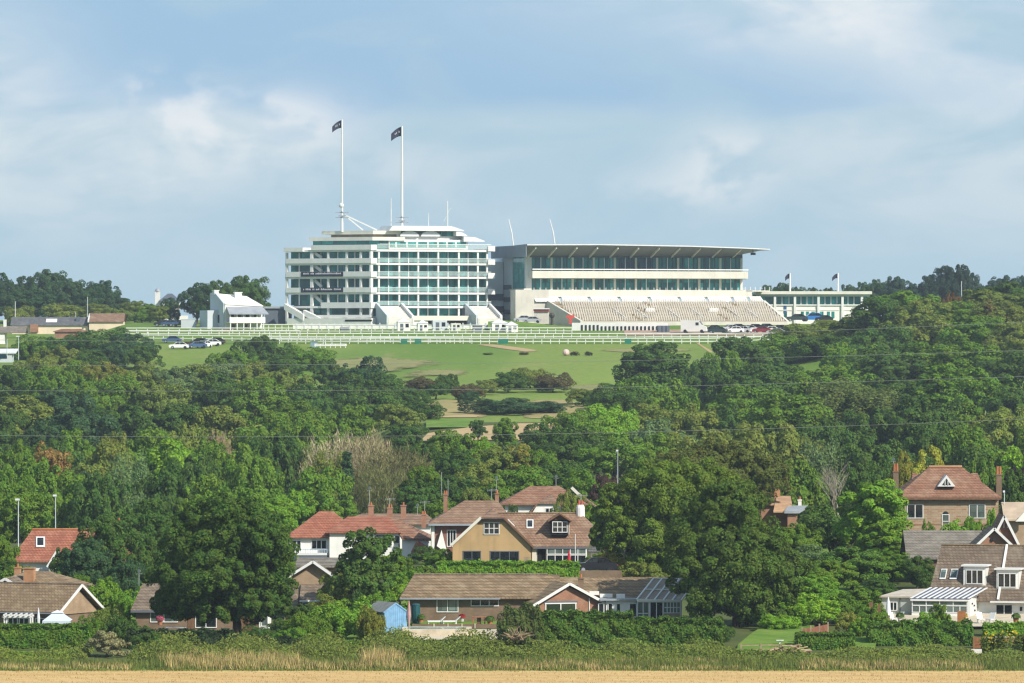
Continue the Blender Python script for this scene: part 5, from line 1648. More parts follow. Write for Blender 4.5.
# ---- 9 front bungalow with a gabled wing, flat link and conservatory
B = Bld('bungalow', 'long brown-tiled brick bungalow with a front gable and white conservatory at its right end', 'bungalow', 470, 624, 572)
gb = B.base()
x0, x1 = B.X(400, 0), B.X(560, 0); ze = B.Z(450, 597.4, -.6); zr = B.Z(470, 574.6, 4)
B.part('wall', MB().box(x0 + .9, B.X(560, 0), 0, 8, gb, ze), B_brown)
m = MB().slab([(x0, -.6, ze), (x1, -.6, ze), (x1, 4, zr), (B.X(414, 4), 4, zr)], .16)
m.slab([(B.X(414, 4), 4, zr), (x1, 4, zr), (x1, 8.6, ze), (x0, 8.6, ze)], .16)
m.slab([(x0, 8.6, ze), (x0, -.6, ze), (B.X(414, 4), 4, zr)], .16)
B.part('roof', m, T_brown)
B.part('ridge', MB().tube([(B.X(414, 4), 4, zr + .02), (B.X(548, 4), 4, zr + .02)], .12, 6), T_brown2)
B.part('gutter', MB().box(x0, B.X(500, -.6), -.74, -.61, ze - .2, ze - .06), M_lead)
B.part('soffit', MB().box(x0 + .1, B.X(500, -.6), -.58, -.02, ze - .24, ze - .19), M_dark)
B.window(437.4, 457.6, 599.4, 611.4, 0, 2, 1, glass=M_wing)
B.window(471.6, 498, 599.4, 605.4, 0, 3, 1)
B.part('door', MB().box(B.X(411), B.X(418), -.05, .1, gb, B.Z(415, 604)), plain('dark_green_door', (0.01, 0.06, 0.06), 0.6, .1))
B.aerial(506.5, 583, 592, 2.5, 'pole')
G = Wing(B, 20)                                         # gabled wing, turned a little to the right
G.O = B.O
yg = -4.6
g0, g1 = G.X(536, yg), G.X(602, yg); zge = G.Z(568, 603.6, yg); zgr = G.Z(568, 583.0, yg); xm = G.X(568, yg)
G.part('roof', MB().gable_y(g0 - .4, g1 + .4, yg - .45, yg + 9.5, zge, zgr, xm=xm), T_brown)
w = G.part('gable_wall', MB().sweep([(g0, yg, gb), (g0, yg, zge + .05), (xm, yg, zgr - .35), (g1, yg, zge + .05), (g1, yg, gb)], (0, .3, 0)), B_red)
G.part('wall', MB().box(g0 + .005, g1 - .005, yg + .31, yg + 9, gb, zge - .12), B_brown)
G.part('bargeboard', MB().bar((g0 - .45, yg - .5, zge - .14), (xm, yg - .5, zgr - .06), .08, .26).bar((xm, yg - .5, zgr - .06), (g1 + .45, yg - .5, zge - .14), .08, .26), M_white)
def gwin(px0, px1, r0, r1, nx, gl, par):
    x0, x1, z0, z1 = G.rect(px0, px1, r0, r1, yg)
    f = MB(); t_ = .1
    f.box(x0 - t_, x1 + t_, yg - .1, yg + .04, z0 - t_, z0); f.box(x0 - t_, x1 + t_, yg - .07, yg + .04, z1, z1 + t_)
    for i in range(nx + 1):
        x = x0 + (x1 - x0) * i / nx
        f.box(x - t_ / 2, x + t_ / 2, yg - .07, yg + .04, z0, z1)
    o = G.part('window', f, M_white)
    MB().box(x0, x1, yg - .03, yg + .03, z0, z1).build('pane', gl, o)
    G.part('lintel', MB().box(x0 - .2, x1 + .2, yg - .05, yg + .03, z1 + t_, z1 + t_ + .18), M_dgrey)
gwin(545.6, 575.6, 603.6, 620.5, 2, glassm('painted_green_reflection', (0.035, 0.06, 0.03), .05, .4, (1.2, 2)), w)  # reflected green is put into the pane's own colour
xd = G.X(589, yg)
G.part('downpipe', MB().tube([(xd, yg - .08, gb), (xd, yg - .08, zge + .5)], .05, 6), M_render)
# rear right wing with a chimney
zr2, ze2 = B.Z(620, 577, 5), B.Z(620, 600, .5)
m = MB().slab([(B.X(556, .5), .5, ze2), (B.X(640, .5), .5, ze2), (B.X(668, 5), 5, zr2), (B.X(560, 5), 5, zr2)], .16)
m.slab([(B.X(560, 5), 5, zr2), (B.X(668, 5), 5, zr2), (B.X(680, 9.5), 9.5, ze2), (B.X(556, 9.5), 9.5, ze2)], .16)
B.part('roof', m, T_brown)
B.part('wall', MB().box(B.X(560, 1), B.X(682, 1), 1.2, 9, gb, ze2 - .05), M_render)
B.chimney(578.2, 583.6, 577.5, 590, 2.4, B_brown, 1, .6)
B.part('flat_roof', MB().box(B.X(600, -1.2), B.X(640, -1.2), -1.4, 1.15, B.Z(620, 600.6, -1.2), B.Z(620, 598.8, -1.2)), M_lead)
for a, b_, r0, r1, d_ in ((589.5, 599, 591.5, 595, 1.0), (600, 612.5, 594, 597.6, .4), (616.5, 625, 594.2, 598.9, -.4)):
    q = B.rect(a, b_, r0, r1, d_)
    B.part('roof_vent', MB().box(q[0], q[1], d_, d_ + .7, q[2], q[3]), M_render)
B.part('wall', MB().box(B.X(606, -1), B.X(636, -1), -1.0, 1.1, gb, B.Z(620, 600.7, -1.2)), M_white)
for a, b_ in ((599, 603.5), (608.5, 612), (617, 620), (630, 636)):
    B.window(a, b_, 604, 616, -1.0, 1, 1)
# conservatory
yc = -2.6
p = [B.pt(636.8, 600.4, yc), B.pt(681, 601.6, yc), B.pt(697, 580, 1.6), B.pt(653.6, 579.2, 1.6)]
cg = MT('conservatory_roof', .12, .5); cg.color((0.30, 0.24, 0.18)); cg.b.inputs['Alpha'].default_value = .8; cg.b.inputs['Specular IOR Level'].default_value = .15; cg.b.inputs['Roughness'].default_value = .3
co = B.part('conservatory_roof', MB().sweep(p, (0, 0, .05)), cg.m)
m = MB()
for i in range(6):
    t_ = i / 5
    m.bar(p[0].lerp(p[1], t_) + Vector((0, 0, .09)), p[3].lerp(p[2], t_) + Vector((0, 0, .09)), .14, .12)
for t_ in (0, .48, 1):
    m.bar(p[0].lerp(p[3], t_) + Vector((0, 0, .10)), p[1].lerp(p[2], t_) + Vector((0, 0, .10)), .13, .11)
m.build('glazing_bars', M_white, co)
zc = p[0].z - .1
xa, xb = p[0].x + .1, p[1].x - .1
wz0 = B.Z(660, 612.5, yc)
B.part('dwarf_wall', MB().box(B.X(664, yc), xb, yc + .1, yc + .35, gb, wz0 - .1), B_buff)
B.window(0, 0, 0, 0, yc + .15, 5, 2, xyz=(B.X(664, yc), xb, wz0, zc - .1), glass=M_wing)
B.window(0, 0, 0, 0, yc + .15, 2, 1, xyz=(B.X(650.5, yc), B.X(662.5, yc), gb + .3, zc - .1), name='glazed_door')
B.window(0, 0, 0, 0, yc + .15, 2, 2, xyz=(xa, B.X(648.5, yc), gb + .4, zc - .1), glass=M_wing)
B.part('conservatory_side', MB().box(xb, xb + .1, yc + .1, 1.5, gb, zc), M_white)
B.part('pelmet', MB().box(xa - .1, xb + .1, yc - .05, yc + .1, zc - .02, zc + .16), M_white)

# ---- patio, pool, loungers and shed in front of it
o_ = patch('patio', [(553, PX(374, 553), PX(508, 553)), (562.5, PX(388, 562), PX(512, 562))], 0.12, M_paving, 4)
pz = ground(0, 558) + 0.5
po = Bld('swimming_pool', 'narrow blue swimming pool with pale stone edging in front of the long bungalow', 'pool', 440, 632, 556.5)
pz0 = ground(0, 560) - po.O.z + .42
a, b = po.X(407), po.X(466)
po.part('water', MB().box(a, b, 0.15, 4.4, pz0 - .3, pz0 + .09), M_pool)
m = MB().box(a - .5, b + .5, -.3, .15, pz0 - .8, pz0 + .12).box(a - .5, b + .5, 4.4, 4.7, pz0 - .8, pz0 + .12)
m.box(a - .5, a, .15, 4.4, pz0 - .8, pz0 + .12).box(b, b + .5, .15, 4.4, pz0 - .8, pz0 + .12)
po.part('coping', m, M_paving)
wl_ = Bld('garden_wall', 'low brown garden wall between the swimming pool and the loungers', 'wall', 455, 627, 564.5)
g_ = wl_.base()
wl_.part('wall', MB().box(wl_.X(412), wl_.X(497), 0, .3, g_, wl_.Z(455, 624.2)), B_brown)
for px in (434, 448, 462, 475):
    x = wl_.X(px)
    wl_.part('post', MB().box(x - .06, x + .06, -.06, -.002, g_, wl_.Z(455, 623.6)), M_paving)
patch('lawn', [(565, PX(412, 565), PX(500, 565)), (571.5, PX(412, 571), PX(500, 571))], 0.14, G_lawn, 4)
def lounger(px, label):
    o = empty('sun_lounger', (PX(px, 567.5), 567.5, ground(0, 567.5) + .16), R(8), label, 'sun lounger', 'white loungers by the pool')
    m = MB().box(-.75, .55, -.32, .32, .30, .36)
    m.sweep([(.55, -.32, .30), (1.0, -.32, .72), (1.0, -.32, .78), (.52, -.32, .37)], (0, .64, 0))
    m.build('seat', M_white, o)
    for x, y in ((-.65, -.28), (.6, -.28), (-.65, .28), (.6, .28)):
        MB().box(x - .035, x + .035, y - .03, y + .03, 0, .30).build('leg', M_white, o)
    MB().box(-.75, 0.5, -.36, -.321, .24, .34).build('side_rail', M_white, o)
lounger(435, 'white sun lounger by the pool, nearer the blue shed')
lounger(450, 'white sun lounger by the pool, nearer the wooden table')
tb = Bld('garden_table', 'reddish-brown wooden garden table on the lawn right of the loungers', 'table', 479, 624, 566.5)
g_ = ground(0, 566.5) + .14 - tb.O.z
tb.part('top', MB().box(-.68, .68, -.4, .4, g_ + .78, g_ + .85), plain('red_brown_wood', (0.30, 0.12, 0.06), .7, .15, 3))
for x, y in ((-.55, -.3), (.55, -.3), (-.55, .3), (.55, .3)):
    tb.part('leg', MB().box(x - .06, x + .06, y - .05, y + .05, g_, g_ + .78), MATS['red_brown_wood'])
tb.part('back_board', MB().box(-.2, .2, .0, .06, g_, g_ + .78), M_timber)
o = MB().tube([(0, 0, -1.5), (0, 0, -.3), (0, 0, .5), (0, 0, 1.1)], [.04, .2, .13, .03], 8).build('parasol', M_pinkc)
o.location = (PX(409, 560.5), 560.5, ZR(612, 560.5)); tag(o, 'closed faded pink parasol right of the blue shed', 'parasol')
bn = Bld('water_butt', 'dark green-blue bin with a domed lid against the bungalow wall right of the pink parasol', 'bin', 416, 622, 569)
g_ = ground(0, 569) - bn.O.z
bn.part('body', MB().tube([(0, 0, g_), (0, 0, g_ + 1.0), (0, 0, g_ + 1.9)], [.36, .44, .40], 10), plain('dark_teal_plastic', (0.01, 0.07, 0.08), .5, .1))
bn.part('lid', MB().ball((0, 0, g_ + 1.9), .42, 10, 6, .4), MATS['dark_teal_plastic'])
sh = Bld('shed', 'sky-blue boarded shed with a grey felt roof beside the pool', 'shed', 396, 628, 560, 28)
g_ = sh.base()
w0, w1 = sh.X(384.5, 0), sh.X(407, 0)
zs, zp = sh.Z(395, 611.6), sh.Z(395, 603.6)
xm = (w0 + w1) / 2
sh.part('wall', MB().sweep([(w0, 0, g_), (w0, 0, zs), (xm, 0, zp), (w1, 0, zs), (w1, 0, g_)], (0, 3.6, 0)), M_blueshed)
sh.part('roof', MB().gable_y(w0 - .12, w1 + .12, .02, 3.9, zs - .02, zp + .12, .07), plain('grey_felt', (0.20, 0.21, 0.20), .9, .15, 2))
sh.part('fascia', MB().bar((w0 - .12, -.04, zs - .08), (xm, -.04, zp + .04), .05, .12).bar((xm, -.04, zp + .04), (w1 + .12, -.04, zs - .08), .05, .12), M_blueshed)
for i in range(1, 12):
    x = w0 + (w1 - w0) * i / 12
    zt_ = zs + (zp - zs) * (1 - abs(x - xm) / (xm - w0)) - .12
    sh.part('cover_strip', MB().box(x - .012, x + .012, -.02, 0.0, g_, zt_), M_blueshed)
sh.part('side_window', MB().box(w0 - .03, w0 + .02, .8, 1.7, zs - 1.1, zs - .2), M_win)
lt = Bld('lean_to', 'grey-roofed open lean-to joined to the left of the blue shed', 'lean-to', 375, 628, 563.5)
g_ = lt.base()
lt.part('roof', MB().slab([lt.pt(366, 609.5, -.5), lt.pt(386, 609.8, -.5), (lt.X(392, 2), 2, lt.Z(392, 602.8, 2)), (lt.X(374, 2), 2, lt.Z(374, 602.8, 2))], .1), MATS['grey_felt'])
lt.part('back_wall', MB().box(lt.X(371, 1.5), lt.X(388, 1.5), 1.5, 1.6, g_, lt.Z(380, 606, 1.5)), M_timber)
for px in (368, 380):
    x = lt.X(px, -.3)
    lt.part('post', MB().box(x - .06, x + .06, -.36, -.24, g_, lt.Z(370, 609.8, -.3)), M_fence)
# pots and tubs on the patios
def pot(px, row, Y, r, h, label, mat=None, col=(0.09, 0.17, 0.03)):
    o = empty('plant_pot', (PX(px, Y), Y, ZR(row, Y)), 0, label, 'plant pot')
    MB().tube([(0, 0, 0), (0, 0, h)], [r * .75, r], 10).build('tub', mat or M_terra, o)
    rng = np.random.default_rng(int(px))
    d = rng.normal(size=(160, 3)); d /= np.linalg.norm(d, axis=1, keepdims=True)
    m = MB()
    for v in d:
        c_ = Vector(v) * r * 1.5; c_.z = abs(c_.z) + h
        a_ = Vector(v).orthogonal().normalized() * .09; b_ = Vector(v).cross(a_)
        m.add([c_ + a_, c_ + b_, c_ - a_, c_ - b_], [(0, 1, 2, 3)])
    f = m.build('plant', M_leaf, o); f.color = (*col, 1)
pot(490, 625, 566, .30, .45, 'terracotta pot with a green plant right of the red-brown garden table')
pot(421, 622.5, 568, .26, .4, 'terracotta pot against the bungalow wall beside the teal bin')
pot(462, 621.5, 569.5, .22, .4, 'small pot with red flowers against the bungalow wall', M_conc, (0.4, 0.05, 0.04))
pot(963, 622, 563, .30, .5, 'tub with yellow flowers beside the orange-brown screen panel', M_terra, (0.5, 0.36, 0.02))
pot(900, 622, 565, .28, .5, 'grey tub with a green plant in front of the flat-roofed wing', M_conc)
pot(1016, 623, 563, .30, .5, 'terracotta tub right of the patio door', M_terra)
pot(160, 625, 575, .28, .5, 'terracotta tub with pink flowers by the half-hidden bungalow', M_terra, (0.5, 0.12, 0.16))
# covered car on the drive behind
car(C_K, 596, 612, 4, 'black car parked on the drive behind the bungalow chimney', None, 1.05, ZR(572.5, 612))
wv = Bld('drive_wall', 'low brown wall along the drive behind the long bungalow', 'wall', 600, 580, 609)
wv.part('wall', MB().box(wv.X(560), wv.X(622), 0, .3, wv.base(), wv.Z(600, 570.6)), B_brown)
lamp_post(575.2, 534, 580, 617, 'tall thin white pole standing in front of the ochre house', .05, False, M_white)

# ---- 10 tall brick house on the right
B = Bld('house', 'large brick house with a hipped red-brown roof and two tall chimneys', 'house', 948, 560, 642)
gb = B.base()
x0, x1 = B.X(896.5, -.5), B.X(1000.8, -.5); ze = B.Z(948, 496.8, -.5); zr = B.Z(948, 467, 4.8)
B.part('wall', MB().box(B.X(899.5, 0), B.X(998.5, 0), 0, 9.6, gb, ze), bricks('flint_and_brick', (0.30, 0.155, 0.085), (0.40, 0.31, 0.20), (0.40, 0.34, 0.26), 2.6))
B.part('roof', MB().hip(x0, x1, -.5, 10.1, ze, zr, B.X(929, 4.8) - x0, x1 - B.X(962, 4.8)), T_dred)
B.part('ridge', MB().tube([(B.X(929, 4.8), 4.8, zr + .02), (B.X(962, 4.8), 4.8, zr + .02)], .18, 6), B_orange)
B.part('fascia', MB().box(x0, x1, -.6, -.5, ze - .32, ze - .08), M_timber)
for a, b_ in ((909, 924), (968, 985)):
    q = B.rect(a, b_, 473.5, 492, 7)
    B.part('roof', MB().hip(q[0], q[1], 5.6, 14, q[2], q[3], .6, .6), T_dred)
q = B.rect(937.5, 955.5, 475, 486.5, .4)
xm = (q[0] + q[1]) / 2
B.part('gablet', MB().sweep([(q[0], .35, q[2]), (xm, .35, q[3]), (q[1], .35, q[2])], (0, 3.0, 0)), M_white)
B.part('gablet_window', MB().sweep([(q[0] + .5, .32, q[2] + .16), (xm, .32, q[3] - .38), (q[1] - .5, .32, q[2] + .16)], (0, .06, 0)), M_win)
B.part('gablet_bars', MB().box(xm - .2, xm - .12, .28, .32, q[2] + .16, q[3] - .6).box(xm + .12, xm + .2, .28, .32, q[2] + .16, q[3] - .6), M_white)
B.window(907.6, 922.6, 505, 517.6, 0, 2, 1)
B.window(969.6, 984.6, 505, 517.6, 0, 2, 1, glass=M_wing)
fo = B.window(942.6, 948.6, 515, 527.5, 0, 1, 2, glass=M_wing)
q = B.rect(942.6, 948.6, 511.5, 515, 0)
MB().sweep([((q[0] + q[1]) / 2 + (q[1] - q[0]) / 2 * math.cos(math.pi * i / 8), -.05, q[2] + .08 + (q[1] - q[0]) / 2 * math.sin(math.pi * i / 8)) for i in range(9)], (0, .1, 0)).build('arch_light', M_win, fo)
q = B.rect(899.5, 998.5, 523.6, 524.8, 0)
B.part('string_course', MB().box(q[0] - .04, q[1] + .04, -.05, .05, q[2], q[3]), B_red)
B.chimney(893, 898.4, 471, 499, 5.0, B_brown, 2, .8, .15, .85)
B.chimney(996, 1001.4, 474, 499, 5.0, B_brown, 2, .8, .15, .85)
B.aerial(893.5, 459, 466, 5, 'dish')
lamp_post(1004.3, 492, 520, 628, 'thin pale pole right of the large brick house', .05, True, None, .15)

# ---- 11 tiled shed roof in front of the brick house
B = Bld('outbuilding', 'long low outbuilding with a plain grey-brown tiled roof below the brick house', 'outbuilding', 945, 565, 612)
gb = B.base()
x0, x1 = B.X(906.5, 0), B.X(986, 0); ze = B.Z(940, 558, 0); zr = B.Z(940, 530.4, 5.5)
B.part('roof', MB().gable_x(x0, x1, 0, 11, ze, zr), T_grey)
B.part('wall', MB().box(x0 + .3, x1 - .3, .4, 10.6, gb, ze - .05), B_brown)
# ---- brick gables at the right edge
B = Bld('house', 'pinkish brick house with two white-edged gables at the right edge', 'house', 1000, 570, 600)
gb = B.base()
for a, b_, xm_, rz_, re, dy in ((989, 1046, 1004, 515, 545, 2.6), (974, 1013, 994, 527.4, 546.5, 0)):
    x0, x1 = B.X(a, dy), B.X(b_, dy); xm = B.X(xm_, dy)
    zp = B.Z(xm_, rz_, dy)
    zl = B.Z(a, re, dy); sl = (zp - zl) / (xm - x0)
    zr_ = zp - sl * (x1 - xm)
    m = MB().slab([(x0, dy - .5, zl), (xm, dy - .5, zp), (xm, dy + 7, zp), (x0, dy + 7, zl)], .16)
    m.slab([(xm, dy - .5, zp), (x1, dy - .5, zr_), (x1, dy + 7, zr_), (xm, dy + 7, zp)], .16)
    B.part('roof', m, T_dred if dy else T_brown2)
    B.part('gable_wall', MB().sweep([(x0 + .35, dy, gb), (x0 + .35, dy, zl + .1), (xm, dy, zp - .32), (x1 - .35, dy, zr_ + .1), (x1 - .35, dy, gb)], (0, .3, 0)), B_red)
    barge(B, [(x0, dy - .56, zl - .1), (xm, dy - .56, zp - .1), (x1, dy - .56, zr_ - .1)])
for px in (1004, 1007.5):
    q = B.rect(px - .5, px + .5, 521, 528, 2.5)
    B.part('vent', MB().box(q[0], q[1], 2.5, 2.62, q[2], q[3]), M_render)
q = B.rect(990.5, 993, 538.5, 541.5, -.05)
B.part('wall_lamp', MB().box(q[0], q[1], -.12, .02, q[2], q[3]), M_dark)
# ---- small roofs at the far right edge
B = Bld('house', 'small house with a pale tiled roof behind the brick gables at the right edge', 'house', 1016, 545, 625)
gb = B.base()
B.part('roof', MB().gable_x(B.X(1004, 0), B.X(1062, 0), 0, 7, B.Z(1010, 519.5, 0), B.Z(1010, 502, 3.5)), plain('pale_tiles', (0.42, 0.33, 0.24), .85, .15, .8))
B.part('wall', MB().box(B.X(1005, .4), B.X(1060, .4), .4, 6.6, gb, B.Z(1010, 519.5, 0)), B_buff)
B.part('gable_wall', MB().sweep([B.pt(1015.5, 521.5, -.8), B.pt(1028, 521.5, -.8), B.pt(1028, 508, -.8)], (0, .3, 0)), M_render)

# ---- 12 chalet bungalow with dormers and conservatory
B = Bld('house', 'chalet houses with brown tiled roof, white dormers and a striped-roof conservatory', 'house', 970, 626, 578, -14)
gb = B.base()
yf, yr = 0.0, 5.2
ze = B.Z(1000, 600.5, yf - .3); zr = B.Z(975, 545.4, yr)
xa = B.X(929.5, yf + 1.0); xb = 16.0
ztop = zr
xl_top = B.X(941.5, yr)
zl = B.Z(932, 587.5, 1.0)
B.part('roof', MB().slab([(B.X(927, yf - .3), yf - .3, ze), (xb, yf - .3, ze), (xb, yr, zr), (xl_top, yr, zr)], .18).slab([(xl_top, yr, zr), (xb, yr, zr), (xb, 10.5, ze), (xa, 10.5, ze)], .18), T_brown2)
B.part('wall', MB().box(B.X(931, .3), xb - .3, .3, 10, gb, ze - .05), M_render)
B.part('ridge', MB().tube([(xl_top, yr, zr + .02), (xb, yr, zr + .02)], .12, 6), T_brown)
xp = B.X(1007, yr); xq = B.X(987.5, yf - .3)
pv0, pv1 = Vector((xp, yr, zr + .10)), Vector((xp, yf - .35, ze + .10))
B.part('party_verge', MB().bar(pv0, pv1, .22, .16), M_white)
def slope_y(z): return yf - .3 + (yr - yf + .3) * (z - ze) / (zr - ze)
def dormer(px0, px1, r0, r1, wx0, wx1):
    z0 = B.Z(px0, r1, 1.6)
    dy = slope_y(z0) + .05
    x0, x1, z0, z1 = B.rect(px0, px1, r0, r1, dy)
    B.part('dormer_wall', MB().box(x0, x1, dy, slope_y(z1) + .6, z0, z1), M_render)
    B.part('dormer_roof', MB().box(x0 - .2, x1 + .25, dy - .25, slope_y(z1) + .7, z1, z1 + .16), M_white)
    q = B.rect(wx0, wx1, r0 + 4.0, r1 - 2.4, dy)
    B.window(0, 0, 0, 0, dy, 3, 1, xyz=q)
    B.part('dormer_cheek', MB().sweep([(x1 + .005, dy, z0), (x1 + .005, dy, z1), (x1 + .005, slope_y(z1), z1)], (.05, 0, 0)), M_white)
dormer(963.5, 985.5, 566.5, 585.5, 966.6, 982.4)
dormer(996.5, 1018.5, 570, 589, 998.6, 1015.6)
for a, b_ in ((939.6, 945.6), (949.6, 956.8)):
    r0_, r1_ = 570, 580
    z0, z1 = B.Z(a, r1_, 1.6), B.Z(a, r0_, 2.4)
    q0, q1 = slope_y(z0), slope_y(z1)
    P_ = [(B.X(a, q0), q0 - .05, z0 + .06), (B.X(b_, q0), q0 - .05, z0 + .06), (B.X(b_ + 2, q1), q1 - .05, z1 + .06), (B.X(a + 2, q1), q1 - .05, z1 + .06)]
    so = B.part('skylight', MB().sweep(P_, (0, -.03, .06)), M_white)
    c_ = sum((Vector(v) for v in P_), Vector()) / 4
    MB().sweep([Vector(v).lerp(c_, .24) + Vector((0, -.05, .09)) for v in P_], (0, -.01, .02)).build('pane', M_wing, so)
B.part('gutter', MB().box(B.X(990, -.4), xb, yf - .42, yf - .31, ze - .22, ze - .06), M_white)
B.window(0, 0, 0, 0, .28, 2, 1, xyz=(B.X(996.5, .3), B.X(1012, .3), gb + .3, B.Z(1000, 605, .3)), name='patio_door')
B.part('lamp', MB().box(B.X(1020, .2), B.X(1022, .2), .1, .3, B.Z(1020, 611, .2), B.Z(1020, 607, .2)), M_dark)
# conservatory with a striped roof
yc = -4.0
p = [B.pt(910.5, 599.3, yc), B.pt(968, 599.6, yc), B.pt(987, 588.6, -.4), B.pt(931, 588.2, -.4)]
co = B.part('conservatory_roof', MB().sweep(p, (0, 0, .06)), plain('dark_blue_glass', (0.05, 0.06, 0.11), .12, .2, 1, .5))
n = 10
for i in range(n + 1):
    t_ = i / n
    MB().bar(p[0].lerp(p[1], t_) + Vector((0, 0, .10)), p[3].lerp(p[2], t_) + Vector((0, 0, .085)), .24, .04).build('roof_bar', M_white, co)
zc = p[0].z - .12
xa_, xb_ = p[0].x + .1, p[1].x - .05
sill = B.Z(940, 612.0, yc)
B.part('dwarf_wall', MB().box(xa_, xb_, yc + .1, yc + .35, gb, sill - .1), M_render)
B.window(0, 0, 0, 0, yc + .15, 8, 1, xyz=(xa_ + .1, xb_ - .1, sill, zc - .55), glass=M_wing)
B.window(0, 0, 0, 0, yc + .15, 4, 1, xyz=(xa_ + .1, xb_ - .1, zc - .42, zc - .05), glass=M_wing)
B.part('pelmet', MB().box(xa_ - .1, xb_ + .1, yc - .06, yc + .08, zc - .02, zc + .14), M_white)
B.part('end_wall', MB().sweep([(xb_, yc + .1, gb), (xb_, yc + .1, zc), (xb_ + .02, -.4, p[2].z - .05), (xb_ + .02, .25, p[2].z), (xb_, .25, gb)], (.25, 0, 0)), M_white)
for px, r in ((975, 603.5), (979.5, 606), (981, 611)):
    B.part('wall_ornament', MB().ball((xb_ + .3, yc + 1 + (px - 975) * .25, B.Z(px, r, yc + 1.4)), .10, 6, 5), M_dark)
# flat-roofed wing on the left
q = B.rect(881.5, 912, 597.4, 622, yc + 1.0)
B.part('side_wing', MB().box(q[0], q[1], yc + 1.0, 1.2, gb, q[3]), plain('grey_green_render', (0.42, 0.45, 0.40), .8, .06, .6))
B.part('flat_roof', MB().slab([(q[0] - .2, yc + .7, q[3] + .12), (q[1] + .2, yc + .7, q[3] + .12), (q[1] + 2.6, 1.3, q[3] + .75), (q[0] + 1.4, 1.3, q[3] + .62)], .14), plain('pale_felt', (0.45, 0.40, 0.33), .9, .12, 1))
B.window(890.5, 896.5, 602.5, 610, yc + 1.0, 2, 1)
B.part('drain_pipe', MB().tube([(B.X(900, yc + .9), yc + .9, gb), (B.X(900, yc + .9), yc + .9, q[3])], .05, 6), M_dgrey)

# ---- 13 house buried in trees in the middle distance
B = Bld('house', 'house almost hidden by trees, only its orange chimney and tan roofs showing', 'house', 775, 545, 692)
gb = B.base()
x0, x1 = B.X(757.5, 0), B.X(792, 0); ze = B.Z(775, 504, 0); zr = B.Z(775, 495.8, 3.5)
B.part('roof', MB().gable_x(x0, x1, -.2, 7.2, ze, zr), plain('tan_tiles', (0.40, 0.25, 0.15), .85, .2, 1))
B.part('wall', MB().box(x0 + .4, x1 - .4, .2, 6.8, gb, ze - .05), B_red)
q = B.rect(773, 796, 503.4, 511, -1.6)
B.part('roof', MB().slab([(q[0], -2.6, q[2]), (q[1], -2.6, q[2]), (q[1] - .8, .0, q[3]), (q[0] + .3, .0, q[3])], .16), MATS['tan_tiles'])
q = B.rect(784, 809, 506, 511.5, -2.8)
B.part('flat_roof', MB().slab([(q[0], -3.6, q[2] + .1), (q[1] - 1.2, -3.6, q[2] + .1), (q[1], -.6, q[3]), (q[0] + .6, -.6, q[3])], .3), M_lead)
B.part('wall', MB().box(q[0] + .4, q[1] - 1.4, -3.2, .15, gb, q[2] - .35), B_red)
B.chimney(771, 780, 484.5, 499, 3.5, B_orange, 3, .8, .13, .3)
B.aerial(771.5, 474, 486, 3.5)
B.chimney(798, 801.5, 499.5, 507, 1.5, M_render, 1, .5)
# house buried behind the big right tree
B = Bld('house', 'red-tiled house barely glimpsed through the big tree right of the ochre house', 'house', 672, 560, 655)
gb = B.base()
B.part('roof', MB().gable_x(B.X(655, 0), B.X(745, 0), 0, 9, B.Z(700, 548, 0), B.Z(700, 521, 4.5)), T_red)
B.part('wall', MB().box(B.X(657, .4), B.X(743, .4), .4, 8.6, gb, B.Z(700, 548, 0) - .05), M_render)
for a in (664, 690, 716):
    B.window(a, a + 12, 552, 562, .4, 2, 1)
lamp_post(617.6, 451, 480, 725, 'grey lamp post rising from the trees behind the ochre house chimney', .08, True, M_lead, .2)

# ---- right-hand garden furniture
o = MB().tube([(0, 0, -1.5), (0, 0, -.75), (0, 0, .2), (0, 0, .75)], [.04, .26, .16, .03], 8).build('parasol', M_canvas)
o.location = (PX(888.3, 568), 568, ZR(604.5, 568)); tag(o, 'closed white parasol on the patio left of the striped-roof conservatory', 'parasol')
def chair(px, Y, z, rz, label, group):
    o = empty('garden_chair', (PX(px, Y), Y, z), R(rz), label, 'chair', group)
    MB().box(-.3, .3, -.3, .3, .38, .45).build('seat', M_white, o)
    MB().sweep([(-.3, .26, .45), (.3, .26, .45), (.3, .5, 1.05), (-.3, .5, 1.05)], (0, .05, 0)).build('backrest', M_white, o)
    for x, y in ((-.26, -.26), (.26, -.26), (-.26, .26), (.26, .26)):
        MB().box(x - .03, x + .03, y - .03, y + .03, 0, .38).build('leg', M_white, o)
zt_ = ZR(622.5, 566)
patch('terrace', [(563, PX(868, 563), PX(1040, 563)), (577, PX(868, 577), PX(1040, 577))], 0.35, M_paving, 6)
zt_ = ground(PX(940, 566), 566) + .36
chair(893, 567, zt_, 30, 'white garden chair beside the closed white parasol', 'white garden chairs on the terrace')
chair(898, 568, zt_, -60, 'white garden chair nearest the flat-roofed wing', 'white garden chairs on the terrace')
chair(981, 566.5, zt_, 20, 'white garden chair just right of the white end wall', 'white garden chairs on the terrace')
chair(990, 566, zt_, -40, 'white garden chair in front of the patio door', 'white garden chairs on the terrace')
tb = Bld('garden_table', 'dark garden table beside the closed white parasol', 'table', 884, 622, 567)
g_ = zt_ - tb.O.z
tb.part('top', MB().box(-.6, .6, -.4, .4, g_ + .68, g_ + .74), M_timber)
for x, y in ((-.5, -.3), (.5, -.3), (-.5, .3), (.5, .3)):
    tb.part('leg', MB().box(x - .04, x + .04, y - .04, y + .04, g_, g_ + .68), M_timber)
sc = Bld('fence', 'stepped brown wooden screen at the left end of the right-hand terrace', 'fence', 876, 622, 566)
g_ = sc.base()
